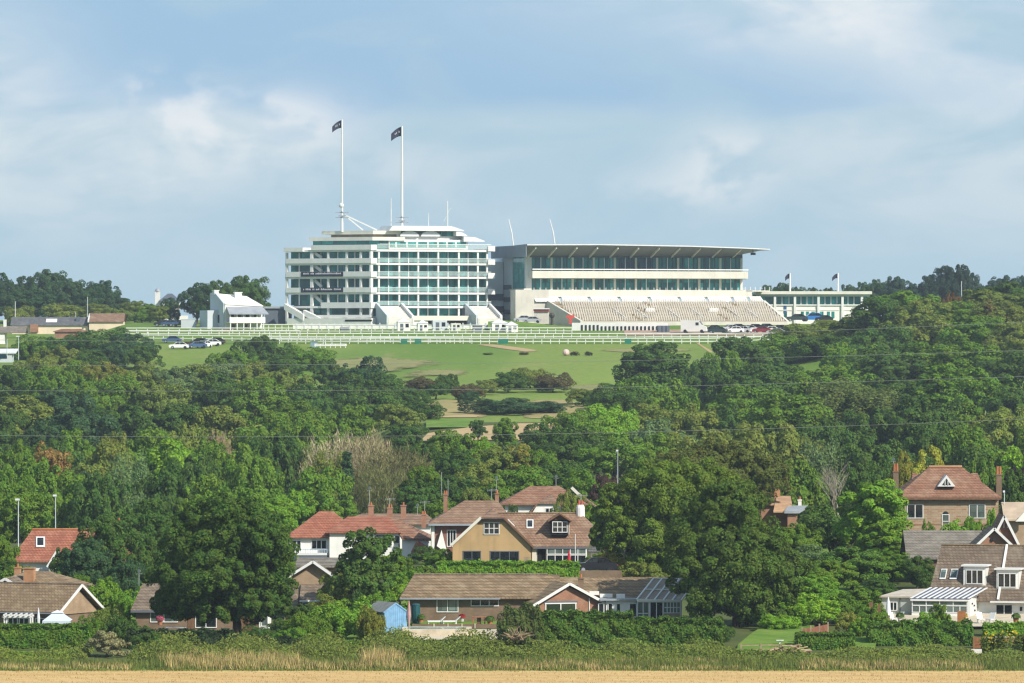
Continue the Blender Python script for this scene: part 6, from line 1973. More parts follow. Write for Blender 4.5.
for i, r in enumerate((602, 606, 604, 609)):
    x = sc.X(869 + i * 4)
    sc.part('panel', MB().box(x, x + .38, i * .2, i * .2 + .06, g_, sc.Z(876, r)), M_timber)
o = Bld('planter', 'orange-brown screen panel with a yellow plant in front of the conservatory', 'planter', 961, 620, 561)
g_ = o.base()
o.part('panel', MB().box(-.35, .45, 0, .08, g_, o.Z(961, 611)), plain('orange_brown_wood', (0.30, 0.12, 0.04), .8, .15, 2))
# gate, brick retaining wall and steps at the right edge
Gt = Bld('garden_gate', 'rust-brown wooden gate between the hedge and the brick wall on the right', 'gate', 979, 659, 547)
g_ = ground(Gt.O.x, Gt.O.y) - Gt.O.z
x0, x1 = Gt.X(975), Gt.X(983.5)
zt_g = Gt.Z(979, 637.5)
for i in range(5):
    w = (x1 - x0) / 5
    Gt.part('board', MB().box(x0 + i * w + .01, x0 + (i + 1) * w - .01, 0, .05, g_ + .08, zt_g), plain('rust_wood', (0.26, 0.10, 0.045), .8, .2, 3) if 'rust_wood' not in MATS else MATS['rust_wood'])
for x in (x0 - .1, x1 + .1):
    Gt.part('post', MB().box(x - .07, x + .07, -.05, .1, g_ - .2, zt_g + .1), MATS['rust_wood'])
Gt.part('rail', MB().box(x0, x1, -.04, -.002, g_ + .4, g_ + .5).box(x0, x1, -.04, -.002, zt_g - .4, zt_g - .3), MATS['rust_wood'])
Wb = Bld('garden_wall', 'brick retaining wall at the right edge below the terrace', 'wall', 1005, 655, 552)
g_ = Wb.base()
Wb.part('wall', MB().box(Wb.X(985), Wb.X(1065), 0, .35, g_, Wb.Z(1005, 637.6)), B_red)
Wb.part('coping', MB().box(Wb.X(985), Wb.X(1065), -.05, .4, Wb.Z(1005, 637.6), Wb.Z(1005, 636.6)), M_paving)
St = Bld('garden_steps', 'small stone steps below the rust-brown gate', 'steps', 972, 663, 541)
g_ = ground(St.O.x, St.O.y) - St.O.z
for i in range(3):
    St.part('step', MB().box(-.6 + i * .15, .8 + i * .1, i * .5, i * .5 + .5, g_ - .2, g_ + .15 + i * .16), M_conc)
# picket fence and post-and-rail bits on the middle-right lawn
def fence(px0, px1, r0, r1, Y0, Y1, npost, label, board, mat, pmat):
    o = Bld('fence', label, 'fence', px0, r1, Y0)
    P0 = Vector((0, 0, 0)); P1 = Vector((PX(px1, Y1) - o.O.x, Y1 - o.O.y, ground(PX(px1, Y1), Y1) - ground(o.O.x, Y0)))
    g_ = ground(o.O.x, o.O.y) - o.O.z
    h = (r1 - r0) * Y0 / F
    d = P1
    for i in range(npost):
        q = P0.lerp(P1, i / (npost - 1))
        o.part('post', MB().box(q.x - .07, q.x + .07, q.y - .1, q.y + .06, g_ + q.z - .2, g_ + q.z + h), pmat)
    if board:
        m = MB()
        n = int(d.length / .16)
        for i in range(n):
            q = P0.lerp(P1, (i + .5) / n)
            m.box(q.x - .065, q.x + .065, q.y + .07, q.y + .1, g_ + q.z, g_ + q.z + h * .88)
        o.part('boards', m, mat)
    else:
        for f_ in (.45, .85):
            o.part('rail', MB().bar(P0 + Vector((0, 0.08, g_ + h * f_)), P1 + Vector((0, 0.08, g_ + h * f_)), .05, .09), mat)
fence(802, 828, 619, 638, 549, 553, 4, 'short red-brown slatted fence with pale posts behind the clipped hedge', True, plain('red_brown_slats', (0.28, 0.12, 0.07), .8, .2, 2), M_fence)
fence(741, 781, 634, 645, 541, 542, 3, 'grey post-and-rail fence in front of the bright lawn', False, M_fence, M_fence)
o = MB().box(-.35, .35, -.2, .2, .35, .42).box(-.06, .06, -.06, .06, -.1, .35).build('bird_table', M_canvas)
o.location = (PX(780, 548), 548, ground(PX(780, 548), 548) + .3); tag(o, 'small pale bird table on the bright lawn', 'bird table')
patch('lawn', [(536, PX(735, 536), PX(800, 536)), (548, PX(738, 548), PX(806, 548)), (562, PX(760, 562), PX(815, 562)), (572, PX(790, 572), PX(812, 572))], 0.30, G_lawn, 6)
patch('lawn', [(537, PX(846, 537), PX(872, 537)), (548, PX(850, 548), PX(876, 548)), (556, PX(855, 556), PX(880, 556))], 0.30, G_lawn, 4)
patch('garden_path', [(534, PX(844, 534), PX(858, 534)), (540, PX(850, 540), PX(864, 540))], 0.36, M_paving, 3)
patch('bank_grass', [(590, PX(88, 590), PX(138, 590)), (610, PX(90, 610), PX(150, 610))], 0.30, G_lawn, 6)
def log_pile():
    o = MB()
    rr = random.Random(3)
    for i in range(34):
        x = rr.uniform(-1.6, 1.6); z = rr.uniform(0, .75) * (1 - abs(x) / 2.0)
        a = rr.uniform(-.5, .5)
        o.tube([(x - .5, -.3 + a, z + .1), (x + .5, .3 - a, z + .12 + rr.uniform(-.15, .15))], rr.uniform(.04, .09), 6)
    o = o.build('brush_pile', plain('dead_branches', (0.33, 0.24, 0.15), .9, .2, 2))
    o.location = (PX(789, 536), 536, ground(PX(789, 536), 536) + .55)
    tag(o, 'heap of pale dead branches in the rough grass below the clipped hedge', 'brush pile')
log_pile()

# ================================================================== FOLIAGE
def np_mesh(name, V, k, mat):
    """V: (n, k, 3) -> n separate k-gons"""
    n = V.shape[0]
    me = bpy.data.meshes.new(name)
    me.vertices.add(n * k); me.loops.add(n * k); me.polygons.add(n)
    me.vertices.foreach_set('co', V.reshape(-1).astype(np.float32))
    me.loops.foreach_set('vertex_index', np.arange(n * k, dtype=np.int32))
    me.polygons.foreach_set('loop_start', np.arange(0, n * k, k, dtype=np.int32))
    me.update(calc_edges=True)
    me.materials.append(mat)
    return me
def unit(a):
    return a / np.maximum(1e-6, np.linalg.norm(a, axis=1, keepdims=True))
def leaf_quads(C, Nn, S, asp, rng):
    """leaf-shaped quads at C facing Nn"""
    n = len(C)
    T = unit(np.cross(Nn, rng.normal(size=(n, 3))))
    B = np.cross(Nn, T)
    S = S[:, None]
    d = Nn * S * 0.25
    return np.stack([C + T * S, C + B * S * asp + d, C - T * S, C - B * S * asp + d], 1)
def sph(rng, n):
    return unit(rng.normal(size=(n, 3)))
def crown(seed, R_, zc, nl=10, ncl=9, lpc=90, leaf=0.30, flat=0.25, lobe=0.55, droop=0.0, cut=True):
    """crown: big lobes on an ellipsoid, clusters on the lobes, leaves on the clusters"""
    rng = np.random.default_rng(seed)
    R_ = np.array(R_, float)
    d = sph(rng, nl * 6)
    d = d[d[:, 2] > -flat - 0.35]
    keep = []
    for v in d:                                       # spread the lobes out
        if all(np.dot(v, w) < 0.72 for w in keep):
            keep.append(v)
        if len(keep) >= nl: break
    L = np.array(keep + [np.array([0, 0, 0.35])])
    lc = L * R_ * rng.uniform(0.50, 0.72, (len(L), 1))
    lr = lobe * R_.mean() * rng.uniform(0.72, 1.18, len(L))
    CC, CR, CD = [], [], []
    for c, r in zip(lc, lr):
        k = int(ncl * (r / (lobe * R_.mean())) ** 2) + 2
        dd = sph(rng, k * 3)
        dd = dd[dd[:, 2] > -0.55][:k]
        p = c + dd * r * rng.uniform(0.68, 1.0, (len(dd), 1)) 
        CC.append(p); CR.append(r * rng.uniform(0.24, 0.42, len(dd))); CD.append(dd)
    CC, CR, CD = np.concatenate(CC), np.concatenate(CR), np.concatenate(CD)
    idx = np.repeat(np.arange(len(CC)), lpc)
    n = len(idx)
    d = sph(rng, n)
    out = unit(CC[idx] / R_ + 1e-6)
    d = unit(d + 0.45 * CD[idx] + np.array([0, 0, 0.30]))
    rad = CR[idx] * (0.74 + 0.32 * rng.random(n))
    P_ = CC[idx] + d * rad[:, None] * np.array([1.04, 1.04, 0.92])
    P_[:, 2] -= droop * rng.random(n) * CR[idx]
    nn = unit(d * 0.9 + out * 0.35 + np.array([0, 0, 0.25]) + 0.45 * rng.normal(size=(n, 3)))
    S = leaf * rng.uniform(0.55, 1.15, n)
    P_[:, 2] += zc
    m = P_[:, 2] > (0.15 if cut else -1e9)
    return leaf_quads(P_[m], nn[m], S[m], 0.62, rng), lc + np.array([0, 0, zc]), lr
def trunk_mesh(name, h, r, limbs, fork, seed=0, mat=None):
    rr = random.Random(seed)
    m = MB()
    f = Vector((rr.uniform(-.2, .2), rr.uniform(-.2, .2), fork))
    m.tube([(0, 0, -0.8), (0, 0, 0.15), (0.0, 0.05, fork * .5), f, f + Vector((0, 0, (h - fork) * .6))], [r * 1.5, r * 1.15, r, r * .85, r * .25], 9)
    for L in limbs:
        L = Vector(L)
        mid = f.lerp(L, .5) + Vector((0, 0, -.08 * (L - f).length))
        m.tube([f - Vector((0, 0, .3 * rr.random() * fork)), mid, L], [r * .5, r * .32, r * .1], 6)
    me = bpy.data.meshes.new(name)
    me.from_pydata(m.v, [], m.f); me.update()
    me.polygons.foreach_set('use_smooth', [True] * len(me.polygons))
    me.materials.append(mat or M_bark)
    return me
PROT = {}
def proto(kind, seed, R_, zc, H, tr=0.28, **k):
    q, lc, lr = crown(seed, R_, zc, **k)
    zmax = float(np.percentile(q[:, :, 2], 99.7))
    xs_ = q[:, :, 0:2].reshape(-1, 2)
    wmax = float(np.percentile(np.abs(xs_), 98.0)) * 2
    cm = np_mesh('crown_' + kind, q, 4, M_leaf)
    tm = trunk_mesh('trunk_' + kind, zc, tr, lc[:7], max(0.8, zc - R_[2] * 0.75), seed)
    PROT.setdefault(kind, []).append((cm, tm, wmax, zmax))
for i in range(5):
    proto('round', 10 + i, (4.3, 4.3, 4.5), 4.7, 9.6, nl=15, ncl=12, lpc=120, leaf=0.20, flat=.55, lobe=.48)
for i in range(3):
    proto('tall', 30 + i, (3.2, 3.2, 5.4), 5.8, 11.5, nl=16, ncl=12, lpc=115, leaf=0.20, lobe=.46, flat=.6)
for i in range(3):
    proto('low', 50 + i, (4.2, 3.6, 2.3), 1.7, 4.2, nl=11, ncl=12, lpc=120, leaf=0.16, flat=.1, tr=.15)
for i in range(2):
    proto('ragged', 60 + i, (3.8, 3.8, 4.6), 4.9, 10, nl=14, ncl=9, lpc=85, leaf=0.19, lobe=.40)
for i in range(2):                                   # weeping, fine-leaved
    proto('weeping', 70 + i, (3.8, 3.8, 4.6), 5.0, 10, nl=10, ncl=12, lpc=150, leaf=0.15, droop=2.2, lobe=.5)
# conifers: whorls of drooping branches
def conifer(kind, seed, H, r0, tiers, leaf, pw=1.0, mat=None):
    rng = np.random.default_rng(seed)
    C, Nn = [], []
    for i in range(tiers):
        t = i / tiers
        z = H * (0.10 + 0.9 * t)
        rr = r0 * (1 - t) ** pw * rng.uniform(.8, 1.15) + 0.15
        nb = int(7 + 10 * (1 - t))
        for a in rng.uniform(0, 2 * np.pi, nb):
            L = rr * rng.uniform(.65, 1.1)
            m = int(10 + 26 * L)
            s_ = rng.random(m) ** .7
            p = np.stack([np.cos(a) * L * s_, np.sin(a) * L * s_, z - .30 * L * s_ ** 1.5 + rng.normal(0, .10, m)], 1)
            p[:, :2] += rng.normal(0, .18, (m, 2)) * (1 - .4 * s_)[:, None]
            C.append(p)
            Nn.append(unit(np.stack([np.cos(a) * np.ones(m) * .5, np.sin(a) * np.ones(m) * .5, np.ones(m) * .7], 1) + .5 * rng.normal(size=(m, 3))))
    C, Nn = np.concatenate(C), np.concatenate(Nn)
    q = leaf_quads(C, Nn, leaf * rng.uniform(.6, 1.2, len(C)), .5, rng)
    cm = np_mesh('crown_' + kind, q, 4, M_leaf)
    m = MB().tube([(0, 0, -.8), (0, 0, H * .95)], [r0 * .09 + .08, .03], 7)
    tm = bpy.data.meshes.new('trunk_' + kind); tm.from_pydata(m.v, [], m.f); tm.update(); tm.materials.append(M_bark)
    PROT.setdefault(kind, []).append((cm, tm, float(np.percentile(np.abs(q[:, :, :2].reshape(-1, 2)), 98)) * 2, H))
for i in range(2):
    conifer('conifer', 90 + i, 11, 3.0, 22, .22)
conifer('spire', 95, 11, 1.4, 26, .20, .8)
for i in range(2):
    conifer('cedar', 97 + i, 12, 4.6, 12, .26, .55)
# half-dead, twiggy crowns: upright sprays of straw-coloured twigs
def twiggy(seed):
    rng = np.random.default_rng(seed)
    C, D_ = [], []
    for i in range(230):
        a = rng.uniform(0, 2 * np.pi); r = 3.6 * rng.random() ** .5
        z0 = 2.2 + rng.uniform(0, 5.4) * (1 - (r / 4.4) ** 2)
        base = np.array([r * np.cos(a), r * np.sin(a), z0])
        m = 42
        s_ = rng.random(m)
        dirv = np.array([np.cos(a) * .35, np.sin(a) * .35, 1.0])
        p = base + dirv * (s_ * 2.0)[:, None] + rng.normal(0, .30, (m, 3)) * (1 - .5 * s_)[:, None]
        C.append(p); D_.append(np.tile(dirv, (m, 1)) + .4 * rng.normal(size=(m, 3)))
    C, D_ = np.concatenate(C), unit(np.concatenate(D_))
    n = len(C)
    S = unit(np.cross(D_, rng.normal(size=(n, 3))))
    l = rng.uniform(.16, .42, (n, 1)); w = rng.uniform(.022, .05, (n, 1))
    q = np.stack([C - D_ * l + S * w, C - D_ * l - S * w, C + D_ * l], 1)
    cm = np_mesh('crown_twiggy', q, 3, M_twig)
    tm = trunk_mesh('trunk_twiggy', 6, .22, [(1.6, .5, 6.2), (-1.7, .2, 6.0), (.3, -1.5, 6.6), (-.4, 1.4, 6.4)], 2.0, seed, M_barkp)
    PROT.setdefault('twiggy', []).append((cm, tm, 7.0, 9.6))
twiggy(101); twiggy(102)
def bare(seed):
    rr = random.Random(seed)
    m = MB()
    def grow(p, d, L, r, lev):
        q = p + d * L
        m.tube([p, p.lerp(q, .5) + Vector((rr.uniform(-.1, .1), rr.uniform(-.1, .1), .05)), q], [r, r * .8, r * .6], 5, False)
        if lev == 0: return
        for _ in range(4 if lev > 1 else 3):
            nd = (d + Vector((rr.uniform(-.75, .75), rr.uniform(-.75, .75), rr.uniform(-.05, .55)))).normalized()
            grow(p.lerp(q, rr.uniform(.5, 1)), nd, L * rr.uniform(.55, .8), r * .5, lev - 1)
    grow(Vector((0, 0, -.5)), Vector((0.02, 0, 1)), 4.0, .17, 4)
    tm = bpy.data.meshes.new('trunk_bare'); tm.from_pydata(m.v, [], m.f); tm.update(); tm.materials.append(M_barkp)
    PROT.setdefault('bare', []).append((None, tm, 6.0, 9.0))
bare(5)

TONE = {'M': (0.064, 0.112, 0.013), 'D': (0.038, 0.072, 0.014), 'B': (0.027, 0.056, 0.021), 'L': (0.100, 0.180, 0.016),
        'O': (0.086, 0.110, 0.021), 'Y': (0.150, 0.155, 0.026), 'S': (0.27, 0.235, 0.135), 'R': (0.082, 0.070, 0.030),
        'G': (0.068, 0.102, 0.036), 'Z': (0.26, 0.22, 0.028), 'P': (0.035, 0.022, 0.026), 'X': (0.20, 0.115, 0.035), 'H': (0.080, 0.150, 0.015)}
TONE = {k_: tuple(x * 2.25 for x in v_) if k_ in 'MDBLOGH' else tuple(x * 1.6 for x in v_) for k_, v_ in TONE.items()}
WORD = {'M': 'mid-green', 'D': 'dark green', 'B': 'blackish-green', 'L': 'bright green', 'O': 'olive-green', 'Y': 'yellow-green',
        'S': 'straw-coloured', 'R': 'russet-tinged', 'G': 'grey-green', 'Z': 'golden-yellow', 'P': 'purple-leaved', 'X': 'orange-brown', 'H': 'fresh green'}
KIND = {'round': ('broadleaf tree', 'tree'), 'tall': ('upright tree', 'tree'), 'low': ('rounded bush', 'bush'), 'ragged': ('open-crowned tree', 'tree'),
        'weeping': ('soft feathery tree', 'tree'), 'conifer': ('conifer', 'tree'), 'spire': ('narrow spire-like conifer', 'tree'), 'cedar': ('layered cedar', 'tree'),
        'twiggy': ('half-dead twiggy tree', 'tree'), 'bare': ('bare leafless tree', 'tree')}
NAME = {'low': 'bush', 'conifer': 'conifer', 'spire': 'conifer', 'cedar': 'cedar'}
LANDM = [(365, 270, 'the tiered grandstand'), (640, 275, 'the wide grandstand'), (815, 305, 'the low white building'), (235, 312, 'the small white pavilion'),
         (168, 310, 'the cupola house'), (60, 324, 'the stable block'), (8, 355, 'the pale left-edge block'), (200, 349, 'the grass-parked cars'),
         (745, 325, 'the car park'), (470, 432, 'the sandy track'), (440, 418, 'the green strip'), (505, 410, 'the spreading dark bush'), (505, 348, 'the sand strip'),
         (330, 348, 'the white jump frame'), (300, 540, 'the balcony house'), (375, 525, 'the red hipped roofs'), (470, 520, 'the pinkish hipped roof'),
         (490, 545, 'the ochre house'), (560, 525, 'the timbered dormer'), (545, 495, 'the russet-roofed house'), (450, 600, 'the long bungalow'),
         (570, 610, 'the front gable'), (660, 600, 'the white conservatory'), (396, 616, 'the blue shed'), (312, 590, 'the small brick gable'),
         (235, 580, 'the big left tree'), (35, 545, 'the skylit red roof'), (40, 600, 'the left-edge bungalow'), (150, 600, 'the half-hidden bungalow'),
         (18, 515, 'the left street lamp'), (55, 510, 'the right-hand lamp of the left pair'), (695, 540, 'the big right trees'), (775, 495, 'the hidden orange chimney'), (948, 490, 'the large brick house'),
         (945, 545, 'the plain outbuilding roof'), (1000, 535, 'the brick gables'), (975, 575, 'the white dormers'), (935, 605, 'the striped conservatory'),
         (617, 465, 'the grey lamp post'), (762, 625, 'the bright lawn'), (352, 470, 'the narrow spire-like conifer'), (355, 460, 'the straw-coloured twiggy tree'),
         (837, 475, 'the bare tree'), (100, 375, 'the yellow-green round tree'), (961, 288, 'the skyline pole'), (650, 365, 'the tree at the downs edge'), (836, 372, 'the pale dead stem')]
USED = {}
def rel(px, py, lm):
    dx, dy = px - lm[0], py - lm[1]
    if abs(dx) > 1.6 * abs(dy):
        w = 'left of' if dx < 0 else 'right of'
    elif abs(dy) > 1.6 * abs(dx):
        w = 'above' if dy < 0 else 'below'
    else:
        w = ('above' if dy < 0 else 'below') + (' and left of' if dx < 0 else ' and right of')
    return w
def auto_label(head, px, py, skip=()):
    ms = sorted((l for l in LANDM if l[2] not in skip and (l[0] - px) ** 2 + (l[1] - py) ** 2 > 60), key=lambda l: (l[0] - px) ** 2 + 1.5 * (l[1] - py) ** 2)[:9]
    for l in ms[:3]:
        d = math.hypot(l[0] - px, l[1] - py)
        w = rel(px, py, l)
        s_ = '%s %s%s %s' % (head, 'just ' if d < 45 else '', w, l[2])
        if s_ not in USED and len(s_.split()) <= 16:
            USED[s_] = 1; return s_
    for i in range(len(ms)):
        for j in range(len(ms)):
            if i == j: continue
            w1, w2 = rel(px, py, ms[i]), rel(px, py, ms[j])
            if ' and ' in w1 or ' and ' in w2: continue
            s_ = '%s %s %s, %s %s' % (head, w1, ms[i][2], w2, ms[j][2])
            if s_ not in USED and len(s_.split()) <= 16:
                USED[s_] = 1; return s_
    for i in range(len(ms)):
        for w in ('a little way from', 'nearest to', 'some distance from', 'on the side towards'):
            s_ = '%s %s %s' % (head, w, ms[i][2])
            if s_ not in USED and len(s_.split()) <= 16:
                USED[s_] = 1; return s_
    return head
COUNT = [0]
def tree(px, top, w, Y, tone, kind='round', label=None, group=None, base=None, hmin=2.0, vary=0.10, rz=None, col=None):
    """one tree: crown top at picture row `top`, crown `w` picture columns wide, standing at distance Y"""
    COUNT[0] += 1
    k = COUNT[0]
    rr = random.Random(k * 77 + int(px))
    x = PX(px, Y)
    zg = ground(x, Y) if base is None else base
    h = max(hmin, ZR(top, Y) - zg)
    if kind == 'round' and h < .62 * w * Y / F:
        kind = 'low'
    pr = PROT[kind]
    cm, tm, wm, zm = pr[rr.randrange(len(pr))]
    W_ = w * Y / F
    o = empty(NAME.get(kind if h < 5 or kind != 'low' else 'x', 'tree'), (x, Y, zg), rr.uniform(0, 6.28) if rz is None else rz)
    sxy = W_ / wm
    sz_ = h / zm
    o.scale = (sxy, sxy, sz_)
    for me, nm in ((tm, 'trunk'), (cm, 'crown')):
        if me is None: continue
        c_ = bpy.data.objects.new(nm, me); COL.objects.link(c_); c_.parent = o
        if nm == 'crown':
            t_ = tuple(x * 1.65 for x in col) if col else TONE[tone]
            f_ = 1 + rr.uniform(-vary, vary)
            g_ = 1 + rr.uniform(-vary, vary) * .5
            c_.color = (t_[0] * f_ * g_, t_[1] * f_, t_[2] * f_, 1)
    kw, cat = KIND[kind]
    if kind == 'low' and h >= 5:
        kw, cat = 'spreading tree', 'tree'
    size = 'small ' if W_ < 6 else ('big ' if W_ > 13.5 else '')
    if label is None:
        head = (size + (WORD[tone] + ' ' if kind != 'bare' else '') + kw)
        label = auto_label(head, px, top + min(14, h * F / Y * .3))
    tag(o, label, cat, group)
    return o
WOODL, WOODR, SKYL, DOWN, GARD = 'trees of the left-hand wood', 'trees of the right-hand wood', 'trees along the skyline', 'bushes on the downs', 'garden trees among the houses'
FILL = [(26, 343, 32, 1400, 'M'), (14, 366, 44, 1210, 'D'), (46, 346, 36, 1320, 'M'), (64, 336, 40, 1360, 'D'), (88, 333, 40, 1365, 'M'), (142, 346, 36, 1300, 'D'), (104, 352, 44, 1270, 'B'),
          (70, 352, 44, 1265, 'M'), (36, 372, 50, 1160, 'D'), (90, 376, 52, 1150, 'M'), (128, 374, 48, 1160, 'M'), (160, 380, 46, 1150, 'O'), (222, 374, 50, 1160, 'D'), (262, 378, 50, 1150, 'M'),
          (-2, 410, 50, 1040, 'D'), (50, 440, 54, 900, 'D'), (78, 430, 50, 930, 'M'), (190, 456, 50, 830, 'D'), (256, 458, 54, 830, 'M'), (270, 498, 44, 720, 'H'), (304, 500, 36, 715, 'M'),
          (238, 350, 40, 1310, 'D'), (310, 346, 40, 1300, 'M'), (276, 354, 44, 1265, 'D'), (332, 360, 40, 1240, 'D'), (356, 398, 50, 1060, 'O'), (420, 400, 36, 1070, 'D')]
def wood(lst, group, extra=1.18):
    """trees of a wood; one whose top would barely clear a nearer neighbour's is left out"""
    kept = []
    for a in sorted(lst, key=lambda q: q[1]):
        px, top, w, Y = a[:4]
        if any(abs(b[0] - px) < .26 * (b[2] + w) and top - b[1] < (8 if top < 380 else 12) for b in kept):
            continue
        kept.append(a)
    for a in kept:
        tree(*a[:2], a[2] * extra, *a[3:5], *(a[5:] or ('round',)), group=group)
# ---- left wood, back to front
wood([(40, 335, 36, 1400, 'M'), (56, 338, 40, 1370, 'M'), (98, 328, 52, 1340, 'D'), (128, 334, 44, 1330, 'B'), (75, 338, 40, 1335, 'D'),
          (58, 346, 46, 1290, 'O'), (46, 356, 50, 1270, 'O'), (135, 362, 40, 1230, 'O'), (72, 360, 40, 1240, 'M'), (112, 346, 44, 1300, 'B'), (88, 350, 40, 1290, 'D'),
          (150, 366, 36, 1235, 'D'), (172, 367, 40, 1230, 'G'), (15, 372, 50, 1180, 'M'), (48, 366, 46, 1200, 'M'), (235, 350, 44, 1290, 'M'), (264, 336, 50, 1310, 'D'),
          (287, 342, 42, 1300, 'D'), (206, 364, 42, 1240, 'O'), (230, 360, 40, 1240, 'G'), (302, 352, 44, 1270, 'D'), (258, 362, 50, 1220, 'O'), (320, 366, 44, 1230, 'O'),
          (362, 357, 40, 1200, 'B'), (343, 374, 40, 1180, 'D'), (386, 373, 38, 1170, 'D'), (190, 372, 44, 1200, 'M'), (285, 370, 48, 1190, 'O'), (310, 384, 44, 1140, 'D'),
          (60, 390, 62, 1110, 'B'), (112, 384, 52, 1120, 'G'), (25, 396, 56, 1090, 'O'), (150, 388, 52, 1110, 'D'), (195, 385, 62, 1120, 'G'), (250, 388, 52, 1110, 'M'),
          (285, 384, 48, 1120, 'G'), (332, 386, 50, 1110, 'D'), (372, 388, 50, 1090, 'D'), (402, 388, 36, 1130, 'D'), (398, 404, 42, 1040, 'O'), (300, 402, 50, 1060, 'M'),
          (80, 408, 68, 1020, 'B'), (130, 406, 60, 1030, 'D'), (172, 404, 58, 1030, 'D'), (225, 406, 60, 1030, 'O'), (265, 412, 56, 990, 'M'), (345, 406, 54, 1010, 'M'),
          (310, 414, 50, 980, 'M'), (380, 412, 50, 980, 'D'), (20, 420, 52, 980, 'M'), (412, 412, 40, 990, 'M'), (404, 424, 40, 960, 'D'), (45, 424, 44, 960, 'B'),
          (150, 430, 56, 910, 'M'), (240, 444, 62, 860, 'M'), (278, 434, 54, 880, 'D'), (95, 444, 60, 860, 'O'),
          (130, 456, 50, 820, 'G', 'weeping'), (35, 458, 60, 830, 'M'), (10, 470, 44, 790, 'M'), (205, 440, 50, 880, 'M'), (186, 424, 50, 930, 'O'), (232, 416, 50, 970, 'M'),
          (310, 468, 66, 800, 'M'), (280, 476, 60, 780, 'M'), (200, 476, 56, 780, 'M'), (60, 474, 60, 780, 'M'), (250, 480, 56, 770, 'M'),
          (420, 480, 50, 750, 'D'), (332, 488, 50, 750, 'M'), (295, 490, 44, 750, 'H'), (100, 472, 50, 770, 'D'), (20, 488, 50, 740, 'M'), (165, 470, 50, 780, 'D'),
          *FILL], WOODL)
tree(100, 362, 50, 1220, 'Y', 'round', 'yellow-green round-topped tree standing out in the left wood, below the stable block', WOODL)
tree(112, 433, 44, 890, 'Y', 'round', 'yellowish tree with a pale lit top in the left wood, above the orange-brown tree', WOODL, col=(0.115, 0.14, 0.026))
tree(52, 443, 46, 880, 'X', 'ragged', 'orange-brown tinged tree in the left wood above the two street lamps', WOODL, col=(0.17, 0.115, 0.035))
tree(20, 440, 50, 890, 'M', 'round', None, WOODL)
tree(174, 440, 62, 850, 'L', 'tall', 'brightest green tall tree in the left wood, above the big left tree', WOODL)
tree(214, 426, 40, 940, 'S', 'twiggy', 'small straw-coloured dying tree in the middle of the left wood', WOODL, col=(0.21, 0.165, 0.09))
tree(332, 426, 64, 880, 'S', 'twiggy', 'left one of the two pale straw-coloured twiggy trees, left of the spire-like conifer', WOODL)
tree(366, 424, 60, 875, 'S', 'twiggy', 'pale straw-coloured twiggy tree standing behind the spire-like conifer', WOODL, col=(0.23, 0.195, 0.11))
tree(394, 441, 76, 845, 'S', 'twiggy', 'brownish-olive twiggy tree right of the spire-like conifer above the chimneys', WOODL, col=(0.115, 0.115, 0.045))
tree(384, 460, 60, 815, 'S', 'twiggy', None, WOODL, col=(0.105, 0.115, 0.04))
tree(330, 452, 44, 840, 'O', 'weeping', None, WOODL)
tree(347, 450, 24, 825, 'B', 'spire', 'narrow dark spire-like conifer in front of the straw-coloured twiggy trees', WOODL)
tree(84, 466, 50, 790, 'B', 'cedar', 'dark layered cedar in the left wood right of the street lamps', WOODL)
# ---- middle wood
for a in [(440, 430, 46, 890, 'M'), (470, 434, 42, 880, 'M'), (506, 418, 24, 960, 'M', 'tall'), (455, 450, 50, 830, 'D'), (495, 446, 50, 840, 'O'), (521, 444, 46, 840, 'Y', 'ragged'),
          (546, 424, 50, 930, 'D'), (542, 450, 50, 840, 'M'), (424, 444, 40, 860, 'D'), (482, 464, 60, 790, 'O'), (520, 466, 60, 790, 'M'), (562, 460, 60, 800, 'D'), (455, 476, 60, 770, 'D'),
          (500, 482, 60, 760, 'M'), (590, 470, 50, 770, 'M'), (430, 466, 44, 790, 'M'), (478, 420, 16, 1000, 'D', 'tall'), (488, 442, 34, 850, 'L')]:
    tree(*a[:5], *(a[5:] or ('round',)), group='trees of the middle wood')
tree(607, 476, 36, 745, 'P', 'round', 'purple-brown leaved small tree just below the grey lamp post', GARD, col=(0.06, 0.035, 0.028))
# ---- bushes on the downs
for a in [(424, 377, 40, 1180, 'R'), (447, 374, 28, 1180, 'D'), (468, 384, 32, 1150, 'R'), (471, 391, 24, 1135, 'B'), (484, 380, 30, 1170, 'O'), (508, 372, 46, 1180, 'D'),
          (530, 368, 50, 1195, 'O'), (553, 373, 38, 1180, 'R'), (582, 389, 42, 1130, 'O'), (598, 392, 40, 1120, 'D'), (412, 388, 34, 1150, 'D'), (436, 384, 30, 1160, 'D')]:
    tree(*a[:5], 'low', group=DOWN)
tree(505, 398, 88, 1092, 'B', 'low', 'wide low blackish-green bush spreading on the downs above the sandy track', DOWN)
tree(540, 401, 50, 1096, 'B', 'low', 'lower blackish-green bush joined to the right end of the wide spreading one', DOWN)
for px, Y_, l in ((575, 1345, 'small dark bush alone on the downs, left of a pair'), (588, 1345, 'small dark bush alone on the downs, right of a pair')):
    tree(px, 358.6, 9, Y_, 'R', 'low', l, 'small bushes on the open downs', hmin=1.0, col=(0.05, 0.045, 0.025))
tree(524, 356, 12, 1350, 'O', 'low', 'low scrubby brown tuft on the open downs below the sand strip', None, hmin=.6, col=(0.08, 0.07, 0.03))
tree(488, 355.6, 10, 1350, 'O', 'low', 'faint low green tuft on the open downs left of the brown tuft', None, hmin=.5)
tree(184, 344, 20, 1385, 'R', 'low', 'russet bush beside the parked cars on the grass', None, hmin=1.5, col=(0.10, 0.06, 0.035))
o = MB().ball((0, 0, .75), .8, 12, 8).build('bale', plain('pale_pink_wrap', (0.62, 0.45, 0.42), .6, .15, 1.5))
